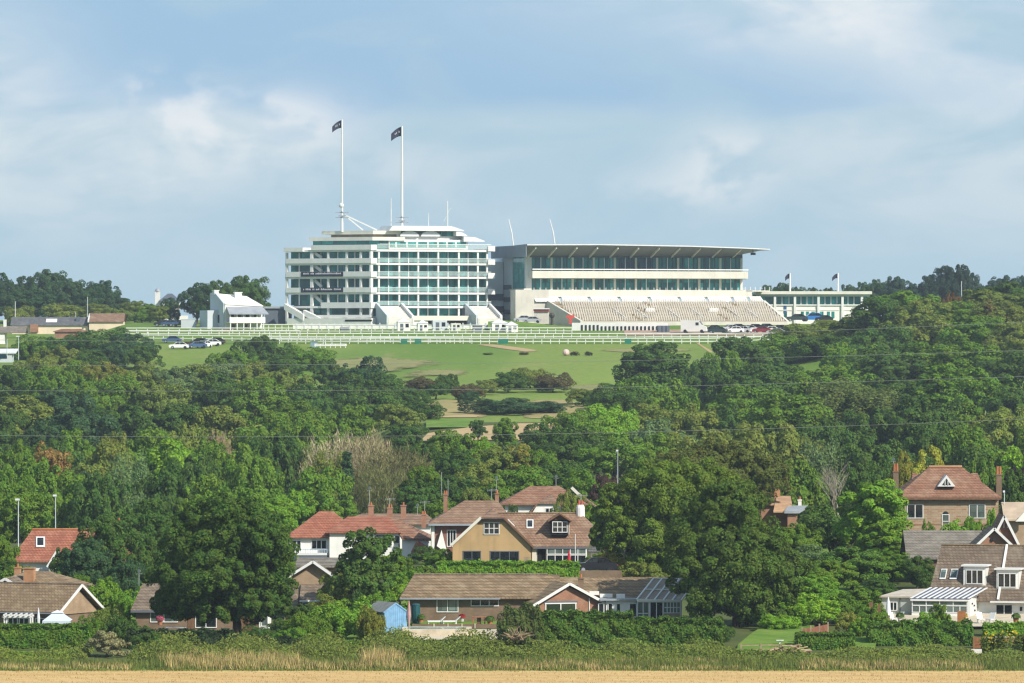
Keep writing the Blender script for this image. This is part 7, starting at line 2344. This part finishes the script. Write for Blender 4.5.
o.location = (PX(566, 1345), 1345, ground(PX(566, 1345), 1345)); tag(o, 'round pale pink bale on the open downs left of two dark bushes', 'bale')
# ---- right wood
wood([(790, 334, 60, 1290, 'M'), (830, 334, 60, 1285, 'D'), (756, 344, 50, 1240, 'D'), (862, 332, 50, 1290, 'M'), (727, 351, 40, 1190, 'M'), (702, 359, 40, 1180, 'D'), (745, 337, 58, 1250, 'D'), (772, 331, 60, 1260, 'D'),
          (620, 384, 50, 1110, 'D'), (655, 377, 84, 1120, 'M'), (692, 384, 60, 1110, 'O'), (722, 371, 54, 1150, 'D'), (576, 410, 54, 990, 'M'), (572, 428, 60, 920, 'D'), (614, 438, 60, 880, 'M'),
          (642, 404, 60, 1040, 'O'), (690, 404, 60, 1020, 'O', 'ragged'), (662, 420, 60, 960, 'G'), (742, 386, 60, 1080, 'M'), (764, 390, 52, 1060, 'M'), (737, 404, 44, 1020, 'D'), (652, 434, 60, 890, 'M'),
          (800, 324, 60, 1330, 'O'), (832, 320, 60, 1340, 'O'), (770, 342, 70, 1230, 'D'), (816, 345, 72, 1230, 'M'), (862, 312, 60, 1310, 'O'), (882, 299, 60, 1300, 'D'), (906, 291, 56, 1320, 'M'),
          (930, 299, 52, 1290, 'O'), (882, 325, 62, 1250, 'D'), (920, 314, 70, 1260, 'O'), (957, 302, 46, 1290, 'M'), (986, 290, 60, 1310, 'O'), (1012, 282, 60, 1330, 'D'), (1000, 300, 50, 1280, 'O'),
          (975, 316, 60, 1240, 'M'), (1016, 324, 52, 1230, 'O'), (850, 343, 72, 1210, 'M'), (892, 348, 70, 1180, 'D'), (932, 343, 66, 1190, 'M'), (972, 344, 62, 1180, 'M'), (1012, 350, 60, 1170, 'D'),
          (782, 364, 80, 1140, 'D'), (830, 366, 70, 1130, 'M'), (760, 372, 60, 1120, 'D'), (902, 376, 62, 1090, 'D'), (985, 368, 60, 1080, 'M'), (1018, 384, 52, 1040, 'D'),
          (968, 398, 60, 980, 'M', 'cedar'), (1002, 408, 60, 950, 'O'), (925, 398, 70, 960, 'D'), (876, 408, 60, 970, 'D'), (790, 393, 80, 1010, 'M'), (822, 418, 60, 930, 'D'), (782, 424, 80, 870, 'O'),
          (752, 440, 80, 840, 'O'), (822, 440, 60, 850, 'G', 'weeping'), (872, 438, 62, 850, 'D'), (932, 424, 62, 900, 'D'), (977, 428, 60, 880, 'M'), (1018, 428, 52, 880, 'M'), (702, 430, 64, 880, 'O'),
          (740, 424, 60, 900, 'O'), (960, 448, 60, 800, 'D'), (890, 456, 50, 790, 'D'), (990, 458, 44, 780, 'M'), (800, 462, 60, 780, 'M'), (860, 466, 50, 760, 'D'), (690, 446, 70, 780, 'O'), (720, 452, 60, 770, 'Y')], WOODR)
for k_, (px_, Y_) in enumerate(((-30, 1340), (-70, 1290), (-40, 1200), (-90, 1150), (-30, 1090), (-75, 1010), (-35, 940), (-80, 880), (-30, 820), (-70, 760), (-40, 690), (1054, 1320), (1096, 1280), (1060, 1190), (1100, 1120),
                               (1056, 1040), (1096, 960), (1058, 900), (1100, 840), (1060, 780), (1080, 720))):
    h_ = 10 + 3 * math.sin(k_ * 2.3)
    tree(px_, CY - (ground(PX(px_, Y_), Y_) + h_) * F / Y_, 62 * 1000 / Y_, Y_, 'MDOMB'[k_ % 5], 'round',
         'tree of the %s wood just outside the view, its crown reaching towards the edge' % ('left' if px_ < 0 else 'right'), WOODL if px_ < 0 else WOODR)
tree(650, 343, 76, 1210, 'D', 'round', 'broad dark tree at the edge of the downs, in front of the near rail', WOODR)
tree(602, 404, 66, 1000, 'L', 'round', 'bright green round tree in the right wood nearest the sandy track', WOODR)
tree(938, 360, 84, 1040, 'M', 'cedar', 'layered cedar-like tree in the right wood above the golden tree', WOODR)
tree(852, 381, 108, 1050, 'O', 'weeping', 'big grey-olive tree with the widest crown in the middle of the right wood', WOODR, col=(0.088, 0.112, 0.030))
tree(952, 293, 22, 1300, 'R', 'round', 'small russet tree beside the thin pole on the right skyline', WOODR, col=(0.13, 0.075, 0.03))
tree(988, 300, 24, 1280, 'X', 'ragged', 'small orange-tinged tree on the right below the skyline', WOODR, col=(0.13, 0.09, 0.03))
tree(838, 366, 14, 1060, 'S', 'bare', 'pale dead stem standing out of the right wood', WOODR)
tree(838, 449, 52, 740, 'S', 'bare', 'bare pale-branched leafless tree above the hidden orange chimney house', WOODR)
# ---- skyline trees
FAR = {'f': (0.022, 0.046, 0.026), 'g': (0.045, 0.070, 0.028)}
for a in [(6, 273, 36, 1700), (28, 277, 32, 1710), (50, 270, 42, 1690), (72, 279, 36, 1680), (100, 281, 40, 1690), (86, 288, 34, 1650), (38, 290, 44, 1640), (12, 292, 44, 1640), (116, 296, 30, 1640)]:
    tree(*a, 'B', group=SKYL, vary=.2)
for a in [(135, 301, 30, 1600, 'O'), (120, 309, 28, 1590, 'O'), (150, 304, 26, 1580, 'M'), (60, 303, 40, 1600, 'O'), (95, 304, 36, 1590, 'O'), (108, 312, 20, 1560, 'M'), (20, 306, 40, 1600, 'O'), (142, 313, 30, 1560, 'M')]:
    tree(*a, 'low' if a[1] > 305 else 'round', group=SKYL)
tree(197, 283, 36, 1520, 'B', 'round', 'dark round tree right of the cupola house', SKYL)
tree(220, 281, 34, 1530, 'D', 'round', None, SKYL)
tree(246, 276, 48, 1540, 'D', 'round', 'dark round-topped tree behind the small white pavilion, right one', SKYL)
tree(170, 298, 20, 1528, 'B', 'round', 'dark tree hiding part of the cupola house', SKYL)
tree(158, 306, 22, 1520, 'O', 'round', None, SKYL)
for a in [(765, 285.5, 26), (780, 283, 26), (796, 287, 22), (816, 288, 22), (830, 288, 24), (850, 285, 26), (866, 282.5, 26), (880, 280, 30)]:
    tree(*a, 1760, 'B', group=SKYL, vary=.2)
for a in [(898, 277, 32), (915, 284, 30), (932, 276, 30), (946, 267, 34), (958, 265, 36), (972, 274, 28), (990, 281, 24), (1004, 276, 32), (1022, 276, 30)]:
    tree(*a, 1740, 'B', group=SKYL, vary=.2, col=(0.028, 0.055, 0.034))
# ---- trees among the houses
for a in [(110, 516, 60, 628, 'D', 'round'), (142, 500, 56, 660, 'D', 'round'), (84, 540, 54, 615, 'B', 'round'), (150, 545, 50, 610, 'D', 'round'), (66, 548, 30, 625, 'D', 'round'),
          (120, 560, 50, 600, 'B', 'round'), (2, 535, 34, 640, 'M', 'round'), (178, 560, 46, 605, 'D', 'round'), (106, 578, 40, 596, 'H', 'low'), (130, 588, 30, 592, 'H', 'low'),
          (335, 572, 34, 592, 'O', 'round'), (392, 552, 44, 610, 'M', 'round'), (420, 566, 44, 606, 'M', 'round'), (400, 584, 40, 592, 'L', 'round'), (382, 590, 30, 580, 'H', 'low'),
          (345, 598, 58, 556, 'H', 'low'), (304, 612, 50, 552, 'M', 'low'), (322, 608, 40, 558, 'H', 'low'), (372, 606, 26, 553, 'Y', 'low'), (362, 590, 30, 572, 'D', 'low'),
          (572, 490, 30, 700, 'O', 'ragged'), (560, 498, 20, 695, 'O', 'low'), (513, 505, 16, 690, 'D', 'low'), (610, 545, 24, 632, 'Z', 'ragged'), (622, 556, 26, 628, 'Z', 'round'),
          (636, 562, 36, 618, 'O', 'low'), (600, 556, 30, 635, 'M', 'low'), (654, 566, 30, 612, 'O', 'low'),
          (834, 506, 66, 640, 'D', 'round'), (790, 524, 60, 630, 'M', 'round'), (802, 545, 54, 620, 'G', 'round'), (778, 570, 50, 600, 'M', 'round'), (892, 552, 44, 612, 'M', 'round'),
          (917, 556, 32, 605, 'D', 'round'), (838, 588, 54, 580, 'H', 'round'), (800, 594, 60, 570, 'L', 'low'), (822, 600, 50, 566, 'L', 'low'), (862, 588, 40, 578, 'M', 'round'), (770, 602, 44, 574, 'L', 'low'),
          (848, 598, 40, 570, 'M', 'low'), (1012, 441, 44, 720, 'L', 'cedar'), (1014, 468, 40, 712, 'P', 'round'), (928, 520, 14, 633, 'M', 'low'), (960, 518, 36, 634, 'L', 'low'), (991, 509, 18, 634, 'L', 'low'),
          (975, 518, 22, 634, 'H', 'low'), (738, 504, 50, 660, 'M', 'round'), (765, 540, 50, 615, 'O', 'round'), (752, 522, 40, 650, 'O', 'round')]:
    tree(*a[:6], group=GARD)
for a in [(440, 556, 36, 640, 'M', 'round'), (424, 552, 30, 650, 'D', 'round'), (282, 545, 34, 640, 'M', 'round'), (270, 560, 40, 620, 'H', 'round'), (20, 566, 40, 625, 'M', 'low'), (76, 575, 34, 606, 'M', 'round'),
          (296, 528, 30, 705, 'M', 'round'), (8, 560, 36, 630, 'D', 'round'), (50, 572, 40, 612, 'D', 'low'), (352, 560, 40, 625, 'D', 'round'), (440, 574, 40, 600, 'M', 'low'), (408, 570, 34, 604, 'H', 'low'),
          (590, 566, 40, 622, 'M', 'low'), (640, 560, 44, 630, 'D', 'round'), (512, 500, 30, 725, 'D', 'round'), (440, 500, 44, 730, 'M', 'round'), (478, 488, 40, 735, 'O', 'round'), (590, 500, 36, 735, 'M', 'round'),
          (830, 560, 50, 602, 'M', 'round'), (880, 580, 36, 590, 'D', 'round'), (930, 570, 30, 600, 'D', 'low'), (1018, 470, 40, 690, 'D', 'round'), (905, 540, 40, 625, 'M', 'round'), (780, 590, 44, 590, 'M', 'round'),
          (740, 585, 50, 600, 'D', 'round'), (816, 575, 44, 592, 'H', 'round')]:
    tree(*a[:6], group=GARD)
for a in [(108, 606, 34, 562, 'O', 'low'), (122, 614, 30, 556, 'D', 'low'), (92, 616, 26, 556, 'M', 'low'), (140, 626, 34, 552, 'D', 'low'), (172, 630, 40, 551, 'D', 'low'), (206, 628, 36, 552, 'D', 'low'),
          (262, 626, 40, 552, 'D', 'low'), (282, 618, 36, 556, 'D', 'low'), (300, 604, 34, 566, 'D', 'round'), (326, 594, 34, 572, 'O', 'round'), (250, 610, 24, 590, 'D', 'low'), (275, 590, 34, 600, 'D', 'round'),
          (590, 616, 40, 549, 'M', 'low'), (660, 616, 44, 552, 'D', 'low'), (700, 618, 34, 553, 'M', 'low'), (720, 622, 30, 552, 'D', 'low'), (780, 614, 40, 562, 'L', 'low'), (870, 604, 34, 566, 'M', 'low'),
          (862, 618, 26, 554, 'H', 'low'), (1020, 626, 30, 558, 'M', 'low')]:
    tree(*a[:6], group=GARD, hmin=1.2)
EDGE = 'bushes in the rough strip beside the stubble'
for a in [(152, 646, 34, 541, 'O'), (196, 648, 30, 540, 'M'), (268, 648, 34, 539, 'O'), (318, 644, 34, 541, 'H'), (352, 640, 36, 543, 'M'), (384, 644, 40, 543, 'O'), (418, 642, 44, 544, 'M'), (456, 643, 40, 543, 'H'),
          (492, 640, 36, 541, 'O'), (548, 650, 40, 539, 'M'), (584, 652, 40, 539, 'O'), (622, 653, 36, 538, 'H'), (668, 650, 44, 539, 'M'), (712, 646, 44, 540, 'O'), (742, 649, 36, 539, 'M'), (770, 652, 34, 537, 'O'), (18, 655, 30, 538, 'H'), (60, 657, 30, 537, 'O'), (240, 654, 30, 536, 'M'), (520, 655, 36, 536, 'H'), (690, 658, 36, 535, 'H')]:
    tree(*a, 'low', group=EDGE, hmin=.6, vary=.25)
tree(923, 447, 44, 690, 'Z', 'ragged', 'golden-yellow feathery tree rising behind the left chimney of the large brick house', GARD, col=(0.22, 0.22, 0.03))
tree(906, 452, 26, 688, 'Y', 'round', None, GARD)
tree(872, 481, 70, 630, 'H', 'tall', 'big dense fresh-green tree left of the large brick house', GARD)
tree(884, 514, 46, 626, 'H', 'tall', None, GARD)
tree(852, 547, 64, 606, 'H', 'round', 'bright green clipped-looking tree above the right-hand garden bushes', GARD, col=(0.07, 0.135, 0.022))
tree(848, 612, 28, 556, 'Y', 'low', 'yellow-green rounded garden bush beside the small lawn', GARD, col=(0.15, 0.16, 0.03))
tree(366, 530, 62, 592, 'D', 'tall', 'dark glossy tree with a visible trunk above the blue shed', GARD)

# ---- the two big foreground trees, each with its own crown
def big_tree(px, Y, base_row, parts, label, tone, seed, col=None, trunk_r=.42, fork=3.0):
    """parts: (px, row, half width px, half height px) lobes of the crown as seen, with depth dy"""
    x0 = PX(px, Y); zg = ZR(base_row, Y)
    o = empty('tree', (x0, Y, zg), 0, label, 'tree', None)
    qs, lim = [], []
    for i, (a, r, hw, hh, dy) in enumerate(parts):
        k = (Y + dy) / F
        q, lc, lr = crown(seed + i, (hw * k, hw * k * .9, hh * k), 0.0, nl=10, ncl=12, lpc=150, leaf=.15, flat=.5, lobe=.54, cut=False)
        off = np.array([PX(a, Y + dy) - x0, dy, ZR(r, Y + dy) - zg])
        qs.append(q + off)
        lim += [tuple(off + np.array([0, 0, -hh * k * .2]))]
    # crown() drops leaves below z=.15, so shift is applied after building about the centre
    q = np.concatenate(qs)
    me = np_mesh('crown', q, 4, M_leaf)
    c_ = bpy.data.objects.new('crown', me); COL.objects.link(c_); c_.parent = o
    t_ = tuple(x * 1.6 for x in col) if col else TONE[tone]
    c_.color = (*t_, 1)
    tm = trunk_mesh('trunk', fork + 5, trunk_r, lim, fork, seed)
    c_ = bpy.data.objects.new('trunk', tm); COL.objects.link(c_); c_.parent = o
    return o

big_tree(237, 560, 640, [(232, 526, 42, 30, 0), (196, 551, 36, 34, 1), (260, 548, 34, 32, -1), (186, 588, 30, 26, 0), (222, 580, 42, 30, -2.2), (262, 586, 38, 28, 0), (238, 552, 48, 36, 1.5), (205, 530, 28, 22, 1), (206, 606, 30, 18, -1), (258, 606, 34, 17, -1), (176, 602, 22, 20, 0), (232, 600, 30, 20, 1)],
         'huge dark green round-headed tree at the edge of the stubble on the left', 'D', 200, (0.050, 0.094, 0.016))
big_tree(736, 566, 640, [(730, 510, 34, 28, 0), (704, 538, 36, 34, 1), (754, 546, 30, 30, 0), (696, 577, 30, 30, 0), (742, 572, 44, 34, -2), (776, 580, 26, 34, .5), (716, 602, 34, 24, -1), (760, 605, 34, 24, 0), (725, 545, 50, 40, 2)],
         'huge dark green spreading tree right of the white conservatory, trunk on the lawn', 'D', 230, (0.062, 0.104, 0.018))
big_tree(655, 622, 590, [(660, 492, 44, 28, 0), (622, 512, 32, 26, 0), (690, 490, 40, 30, 1), (640, 535, 40, 28, -1), (680, 530, 44, 36, 0), (612, 535, 22, 20, -1), (650, 565, 32, 22, -1.5), (715, 500, 34, 30, 2)],
         'broad mid-green spreading tree between the ochre house and the huge dark right tree', 'M', 260, (0.092, 0.140, 0.020))
big_tree(700, 690, 560, [(705, 470, 36, 26, 0), (735, 465, 34, 26, 1), (680, 478, 34, 24, 0), (760, 480, 30, 26, 1), (720, 500, 50, 30, 0)],
         'yellowish-olive tree with a sunlit top behind the broad mid-green spreading tree', 'O', 290, (0.085, 0.102, 0.024))

# ================================================================== HEDGES, SHRUBS AND ROUGH GROWTH
def hedge(px0, px1, top, Y, depth, tone, label, h=None, leaf=.15, seed=0, wob=.25, dens=150, col=None, Y1=None, name='hedge', cat='hedge'):
    """a hedge: leaves over a lumpy box-shaped body standing on the ground"""
    rng = np.random.default_rng(abs(seed * 31 + int(px0)))
    Y1 = Y1 or Y
    x0, x1 = PX(px0, Y), PX(px1, Y1)
    L = x1 - x0
    H = h or (ZR(top, Y) - ground((x0 + x1) / 2, Y))
    o = empty(name, (x0, Y, ground(x0, Y)), 0, label, cat)
    n = int(dens * (L * H + L * depth + 2 * H * depth) * 1.5)
    u = rng.random(n); f = rng.random(n)
    a_top = depth / (depth + 2 * H)
    side = f >= a_top
    back = side & (rng.random(n) < .3)
    lump = lambda a, b: .5 + .5 * (np.sin(a * 2.1 + seed) * np.sin(b * 2.7 + 1.3 * seed) + .5 * np.sin(a * 5.3 + 2 * seed) * np.sin(b * 4.1))
    x = u * L
    z = np.where(side, rng.random(n) ** .85 * H, H)
    y = np.where(side, np.where(back, depth, 0.0), rng.random(n) * depth)
    end = rng.random(n) < min(.3, depth / (L + depth))
    x = np.where(end & side, np.where(rng.random(n) < .5, 0, L), x); y = np.where(end & side, rng.random(n) * depth, y)
    w = wob * lump(x, z) 
    rnd = np.clip((z / H - .6) / .4, 0, 1) ** 2 * .28 * min(depth, 1.6)
    nx = np.where(end & side, np.where(x < L / 2, -1, 1), 0.0)
    ny = np.where(side & ~end, np.where(back, 1.0, -1.0), 0.0)
    nz = np.where(side, .35, 1.0)
    top_w = wob * lump(x * .8 + 3, y + x * .35) * 1.3
    y = y - ny * rnd * 1.0 + ny * (w - wob * .5)
    z = np.where(side, z * (1 + .0 * x) + (z / H) * (top_w - wob * .6), H + top_w - wob * .6)
    z += np.interp(x / L, [0, 1], [0, ground(x1, Y1) - ground(x0, Y)])
    y += np.interp(x / L, [0, 1], [0, Y1 - Y])
    C = np.stack([x, y, z], 1) + rng.normal(0, .07, (n, 3))
    Nn = unit(np.stack([nx, ny, nz], 1) + .45 * rng.normal(size=(n, 3)))
    q = leaf_quads(C, Nn, leaf * rng.uniform(.6, 1.2, n), .62, rng)
    me = np_mesh('foliage', q, 4, M_leaf)
    c_ = bpy.data.objects.new('foliage', me); COL.objects.link(c_); c_.parent = o
    c_.color = (*(tuple(x * 1.6 for x in col) if col else TONE[tone]), 1)
    core = MB().box(.25, L - .25, .3, depth - .3, -.2, H * .82)
    co = core.build('dark_core', plain('hedge_core', (0.03, 0.035, 0.015), .95, .3, 2) if 'hedge_core' not in MATS else MATS['hedge_core'], o)  # solid dark box filling the hedge behind its leaves
    if Y1 != Y:
        co.rotation_euler = (0, 0, math.atan2(Y1 - Y, L))
    return o
hedge(-12, 88, 627, 548, 2.4, 'H', 'tall bright green hedge in front of the left-edge bungalow', seed=1, col=(0.076, 0.142, 0.020))
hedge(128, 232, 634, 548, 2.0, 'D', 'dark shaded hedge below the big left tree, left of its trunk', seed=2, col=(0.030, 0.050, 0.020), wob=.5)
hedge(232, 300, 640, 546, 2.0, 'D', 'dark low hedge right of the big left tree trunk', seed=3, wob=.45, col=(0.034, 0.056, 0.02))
hedge(438, 578, 563.5, 607, 1.6, 'H', 'clipped green hedge along the front of the ochre house', seed=4)
hedge(536, 632, 616, 546, 2.6, 'M', 'big rounded dark green hedge in front of the front gable', seed=5, wob=.55, col=(0.068, 0.124, 0.019))
hedge(632, 722, 622, 548, 2.4, 'M', 'dark green hedge between the front gable hedge and the huge right tree', seed=6, wob=.5, col=(0.060, 0.112, 0.018))
hedge(797, 854, 635, 546, 2.0, 'H', 'low clipped box-shaped hedge in the middle of the right-hand lawns', seed=7, wob=.12, col=(0.070, 0.130, 0.018))
hedge(870, 972, 626, 549, 3.0, 'H', 'big bright green hedge in front of the striped-roof conservatory', seed=8, wob=.55, col=(0.072, 0.138, 0.020))
hedge(985, 1030, 629, 556, 1.4, 'H', 'low green bushes on top of the brick wall at the right edge', seed=9, wob=.4, h=1.1)
hedge(100, 175, 586, 607, 2.0, 'L', 'bright sunlit hedge behind the half-hidden bungalow', seed=10, wob=.3, col=(0.075, 0.14, 0.022))
hedge(370, 408, 592, 566, 1.5, 'H', 'leafy bank of shrubs at the back of the blue shed', seed=11, wob=.5, h=2.0)
# flowering shrub, twiggy bush, sunflowers
tree(107, 631, 44, 538, 'G', 'low', 'pale flowering round bush at the field edge, right of the tall bright hedge', None, col=(0.19, 0.185, 0.09))
tree(520, 603, 54, 545, 'M', 'low', 'large bush with dead twisted branches in its lower half, in front of the long bungalow', None, col=(0.060, 0.085, 0.022))
def dead_branches(px, r, Y):
    rr = random.Random(8)
    m = MB()
    for i in range(34):
        a = rr.uniform(-1.3, 1.3)
        p = Vector((rr.uniform(-.6, .6), rr.uniform(-.4, .2), 0))
        q = p + Vector((math.sin(a) * rr.uniform(.8, 1.9), rr.uniform(-.8, -.1), math.cos(a) * rr.uniform(.6, 1.6)))
        m.tube([p, p.lerp(q, .5) + Vector((rr.uniform(-.2, .2), -.1, .15)), q], [.05, .035, .012], 5)
    o = m.build('dead_bush', MATS['dead_branches'])
    o.location = (PX(px, Y), Y, ZR(r, Y))
    tag(o, 'tangle of grey-brown dead branches at the front of the large bush by the pool', 'dead bush')
dead_branches(517, 640, 541.5)
tree(152, 640, 40, 543, 'D', 'low', 'dark bush at the field edge under the left part of the big left tree', None)
tree(292, 628, 36, 548, 'H', 'low', 'light green bush at the field edge right of the big left tree trunk', None)
tree(940, 604, 24, 560, 'M', 'low', 'green shrub in front of the conservatory windows', None, hmin=1.2)
tree(925, 612, 26, 559, 'H', 'low', 'light shrub left in front of the conservatory windows', None, hmin=1.0)
tree(1004, 625, 24, 561, 'H', 'low', 'rounded shrub on the terrace in front of the patio door', None, hmin=.8)
def sunflowers():
    rng = np.random.default_rng(4)
    o = empty('sunflower_bed', (PX(1004, 543), 543, ground(PX(1004, 543), 543)), 0, 'bed of tall yellow-green flowering plants in front of the brick wall on the right', 'flower bed')
    n = 2600
    k = rng.integers(0, 40, n)
    bx = rng.uniform(-2.0, 2.2, 40)[k]; by = rng.uniform(-.5, .5, 40)[k]; hh = rng.uniform(1.3, 2.1, 40)[k]
    C = np.stack([bx + rng.normal(0, .12, n), by + rng.normal(0, .12, n), rng.random(n) * hh], 1)
    q = leaf_quads(C, unit(np.array([0, -.5, .6]) + .6 * rng.normal(size=(n, 3))), .13 * rng.uniform(.6, 1.2, n), .7, rng)
    c_ = bpy.data.objects.new('leaves', np_mesh('leaves', q, 4, M_leaf)); COL.objects.link(c_); c_.parent = o
    c_.color = (0.14, 0.19, 0.03, 1); c_['kind'] = 'stuff'
    n = 55
    C = np.stack([rng.uniform(-2, 2.2, n), rng.uniform(-.7, .2, n), rng.uniform(.9, 2.1, n)], 1)
    q = leaf_quads(C, unit(np.array([.2, -.9, .3]) + .3 * rng.normal(size=(n, 3))), .11 * rng.uniform(.7, 1.2, n), .9, rng)
    c_ = bpy.data.objects.new('flowers', np_mesh('flowers', q, 4, M_leaf)); COL.objects.link(c_); c_.parent = o
    c_.color = (0.55, 0.42, 0.02, 1); c_['kind'] = 'stuff'
sunflowers()

# rough growth along the field edge: brambles, nettles and long grass nobody could count
def undergrowth(name, segs, dens, leaf, col, seed, mat=M_leaf):
    rng = np.random.default_rng(seed)
    Cs, Ns = [], []
    for (px0, px1, Y0, Y1, h0, h1) in segs:
        x0, x1 = PX(px0, Y0), PX(px1, Y0)
        n = int(dens * (x1 - x0) * (Y1 - Y0))
        x = rng.uniform(x0, x1, n); y = rng.uniform(Y0, Y1, n)
        lump = .5 + .25 * (np.sin(x * .9 + seed) + np.sin(y * 1.1 + x * .37)) + .25 * np.sin(x * 2.3 + y * 1.9)
        edge = np.clip(np.minimum(np.minimum(x - x0, x1 - x), np.minimum(y - Y0, Y1 - y)) / .9, .05, 1) ** .5
        H = (h0 * .7 + (h1 * 1.2 - h0 * .7) * np.clip(lump, 0, 1) ** 1.8) * edge
        z = H * rng.random(n) ** .35
        gz = np.array([ground(a, b) for a, b in zip(x, y)])
        Cs.append(np.stack([x, y, gz + z], 1))
        Ns.append(unit(np.array([0, -.45, .75]) + .65 * rng.normal(size=(n, 3))))
    C, Nn = np.concatenate(Cs), np.concatenate(Ns)
    q = leaf_quads(C, Nn, leaf * rng.uniform(.55, 1.25, len(C)), .6, rng)
    o = bpy.data.objects.new(name, np_mesh(name, q, 4, mat)); COL.objects.link(o)
    o.color = (*col, 1)
    return tag(o, None, None, None, 'stuff')
undergrowth('undergrowth', [(125, 365, 531, 545, .7, 1.7), (355, 520, 533, 547, .8, 1.75), (355, 412, 545, 552, .8, 1.7), (500, 745, 531, 542, .7, 1.35), (730, 850, 530, 538, .4, .9), (845, 985, 531, 544, .3, .75), (60, 85, 534, 546, .4, 1.0), (975, 1045, 529, 538, .4, .8)], 62, .13, (0.185, 0.230, 0.048), 11)
undergrowth('undergrowth', [(380, 510, 541, 550, .5, 1.1), (520, 640, 537, 542, .5, 1.1), (640, 735, 538, 543, .5, 1.1)], 50, .14, (0.120, 0.190, 0.036), 12)
undergrowth('undergrowth', [(190, 330, 530, 534, .5, 1.2), (560, 700, 529, 532, .4, 1.0), (830, 960, 534, 540, .3, .7), (-15, 70, 531, 541, .4, .9)], 50, .12, (0.205, 0.260, 0.048), 13)
def long_grass(name, segs, dens, h, col, seed):
    rng = np.random.default_rng(seed)
    out = []
    for (px0, px1, Y0, Y1, hh) in segs:
        x0, x1 = PX(px0, Y0), PX(px1, Y0)
        n = int(dens * (x1 - x0) * (Y1 - Y0))
        x = rng.uniform(x0, x1, n); y = rng.uniform(Y0, Y1, n)
        patchy = .55 + .45 * np.sin(x * .55 + seed) * np.sin(x * 1.3 + y)
        keep = rng.random(n) < np.clip(patchy * 1.5 - .15, .06, 1)
        x, y, patchy = x[keep], y[keep], patchy[keep]
        n = len(x)
        g_ = np.array([ground(a, b) for a, b in zip(x, y)])
        H = hh * rng.uniform(.45, 1.1, n) * (.6 + .5 * patchy)
        a = rng.uniform(0, 6.28, n); w = rng.uniform(.02, .05, n)
        lean = rng.normal(0, .22, (n, 2)) * H[:, None]
        p0 = np.stack([x - np.cos(a) * w, y - np.sin(a) * w, g_], 1)
        p1 = np.stack([x + np.cos(a) * w, y + np.sin(a) * w, g_], 1)
        p2 = np.stack([x + lean[:, 0], y + lean[:, 1], g_ + H], 1)
        out.append(np.stack([p0, p1, p2], 1))
    q = np.concatenate(out)
    o = bpy.data.objects.new(name, np_mesh(name, q, 3, M_twig)); COL.objects.link(o)
    o.color = (*col, 1)
    return tag(o, None, None, None, 'stuff')
long_grass('dry_grass', [(-20, 130, 522.5, 527, .55), (165, 300, 522.5, 530, 1.2), (290, 440, 522.5, 528, .9), (360, 402, 526, 533, 1.7), (430, 600, 522.5, 528, .8), (590, 760, 522.5, 525, .55), (800, 985, 522.5, 529, .75), (160, 300, 529, 533, 1.4), (590, 720, 528, 531, .7)], 46, 1, (0.46, 0.36, 0.15), 21)
long_grass('green_grass', [(-20, 160, 524, 531, .7), (150, 420, 523, 533, .95), (420, 800, 523, 532, .95), (800, 1045, 523, 531, .85), (970, 1045, 524, 534, .7), (-30, 1060, 520.5, 523.5, .4)], 44, 1, (0.14, 0.175, 0.04), 22)
long_grass('stubble', [(-40, 1064, 485, 522, .22)], 9, 1, (0.46, 0.31, 0.13), 23)

# ================================================================== OVERHEAD CABLES (span across in front, pylons out of sight)
M_cable = plain('weathered_cable', (0.16, 0.19, 0.17), 0.6, 0.05)
for i, (l, m_, r, nm) in enumerate(((340.0, 339, 322, 'topmost'), (365, 362.5, 350.5, 'second from the top'), (390.5, 388.8, 376.5, 'third from the top'), (435.5, 434.5, 419, 'lowest'))):
    Y_ = 452 + i * 1.5
    pts = []
    for k in range(41):
        t_ = k / 40
        px = -60 + 1144 * t_
        u = (px - 0) / 1024
        row = l + (r - l) * u + 4 * (m_ - (l + r) / 2) * u * (1 - u)
        pts.append((PX(px, Y_), Y_, ZR(row, Y_)))
    o = MB().tube(pts, .015, 6, False).build('power_cable', M_cable)
    tag(o, 'thin pale overhead cable crossing the whole view, %s of the four' % nm, 'cable', 'overhead power cables')

# ================================================================== HAZE
hm = bpy.data.materials.new('haze'); hm.use_nodes = True
hm.node_tree.nodes.clear()
hv = hm.node_tree.nodes.new('ShaderNodeVolumePrincipled')
hv.inputs['Color'].default_value = (0.78, 0.88, 1.0, 1)
hv.inputs['Density'].default_value = HAZE_DENSITY
hv.inputs['Anisotropy'].default_value = 0.2
ho = hm.node_tree.nodes.new('ShaderNodeOutputMaterial')
hm.node_tree.links.new(hv.outputs[0], ho.inputs['Volume'])
hz = MB().box(-630, 630, -88, 2310, -36, 62).build('haze', hm)
hz['kind'] = 'stuff'
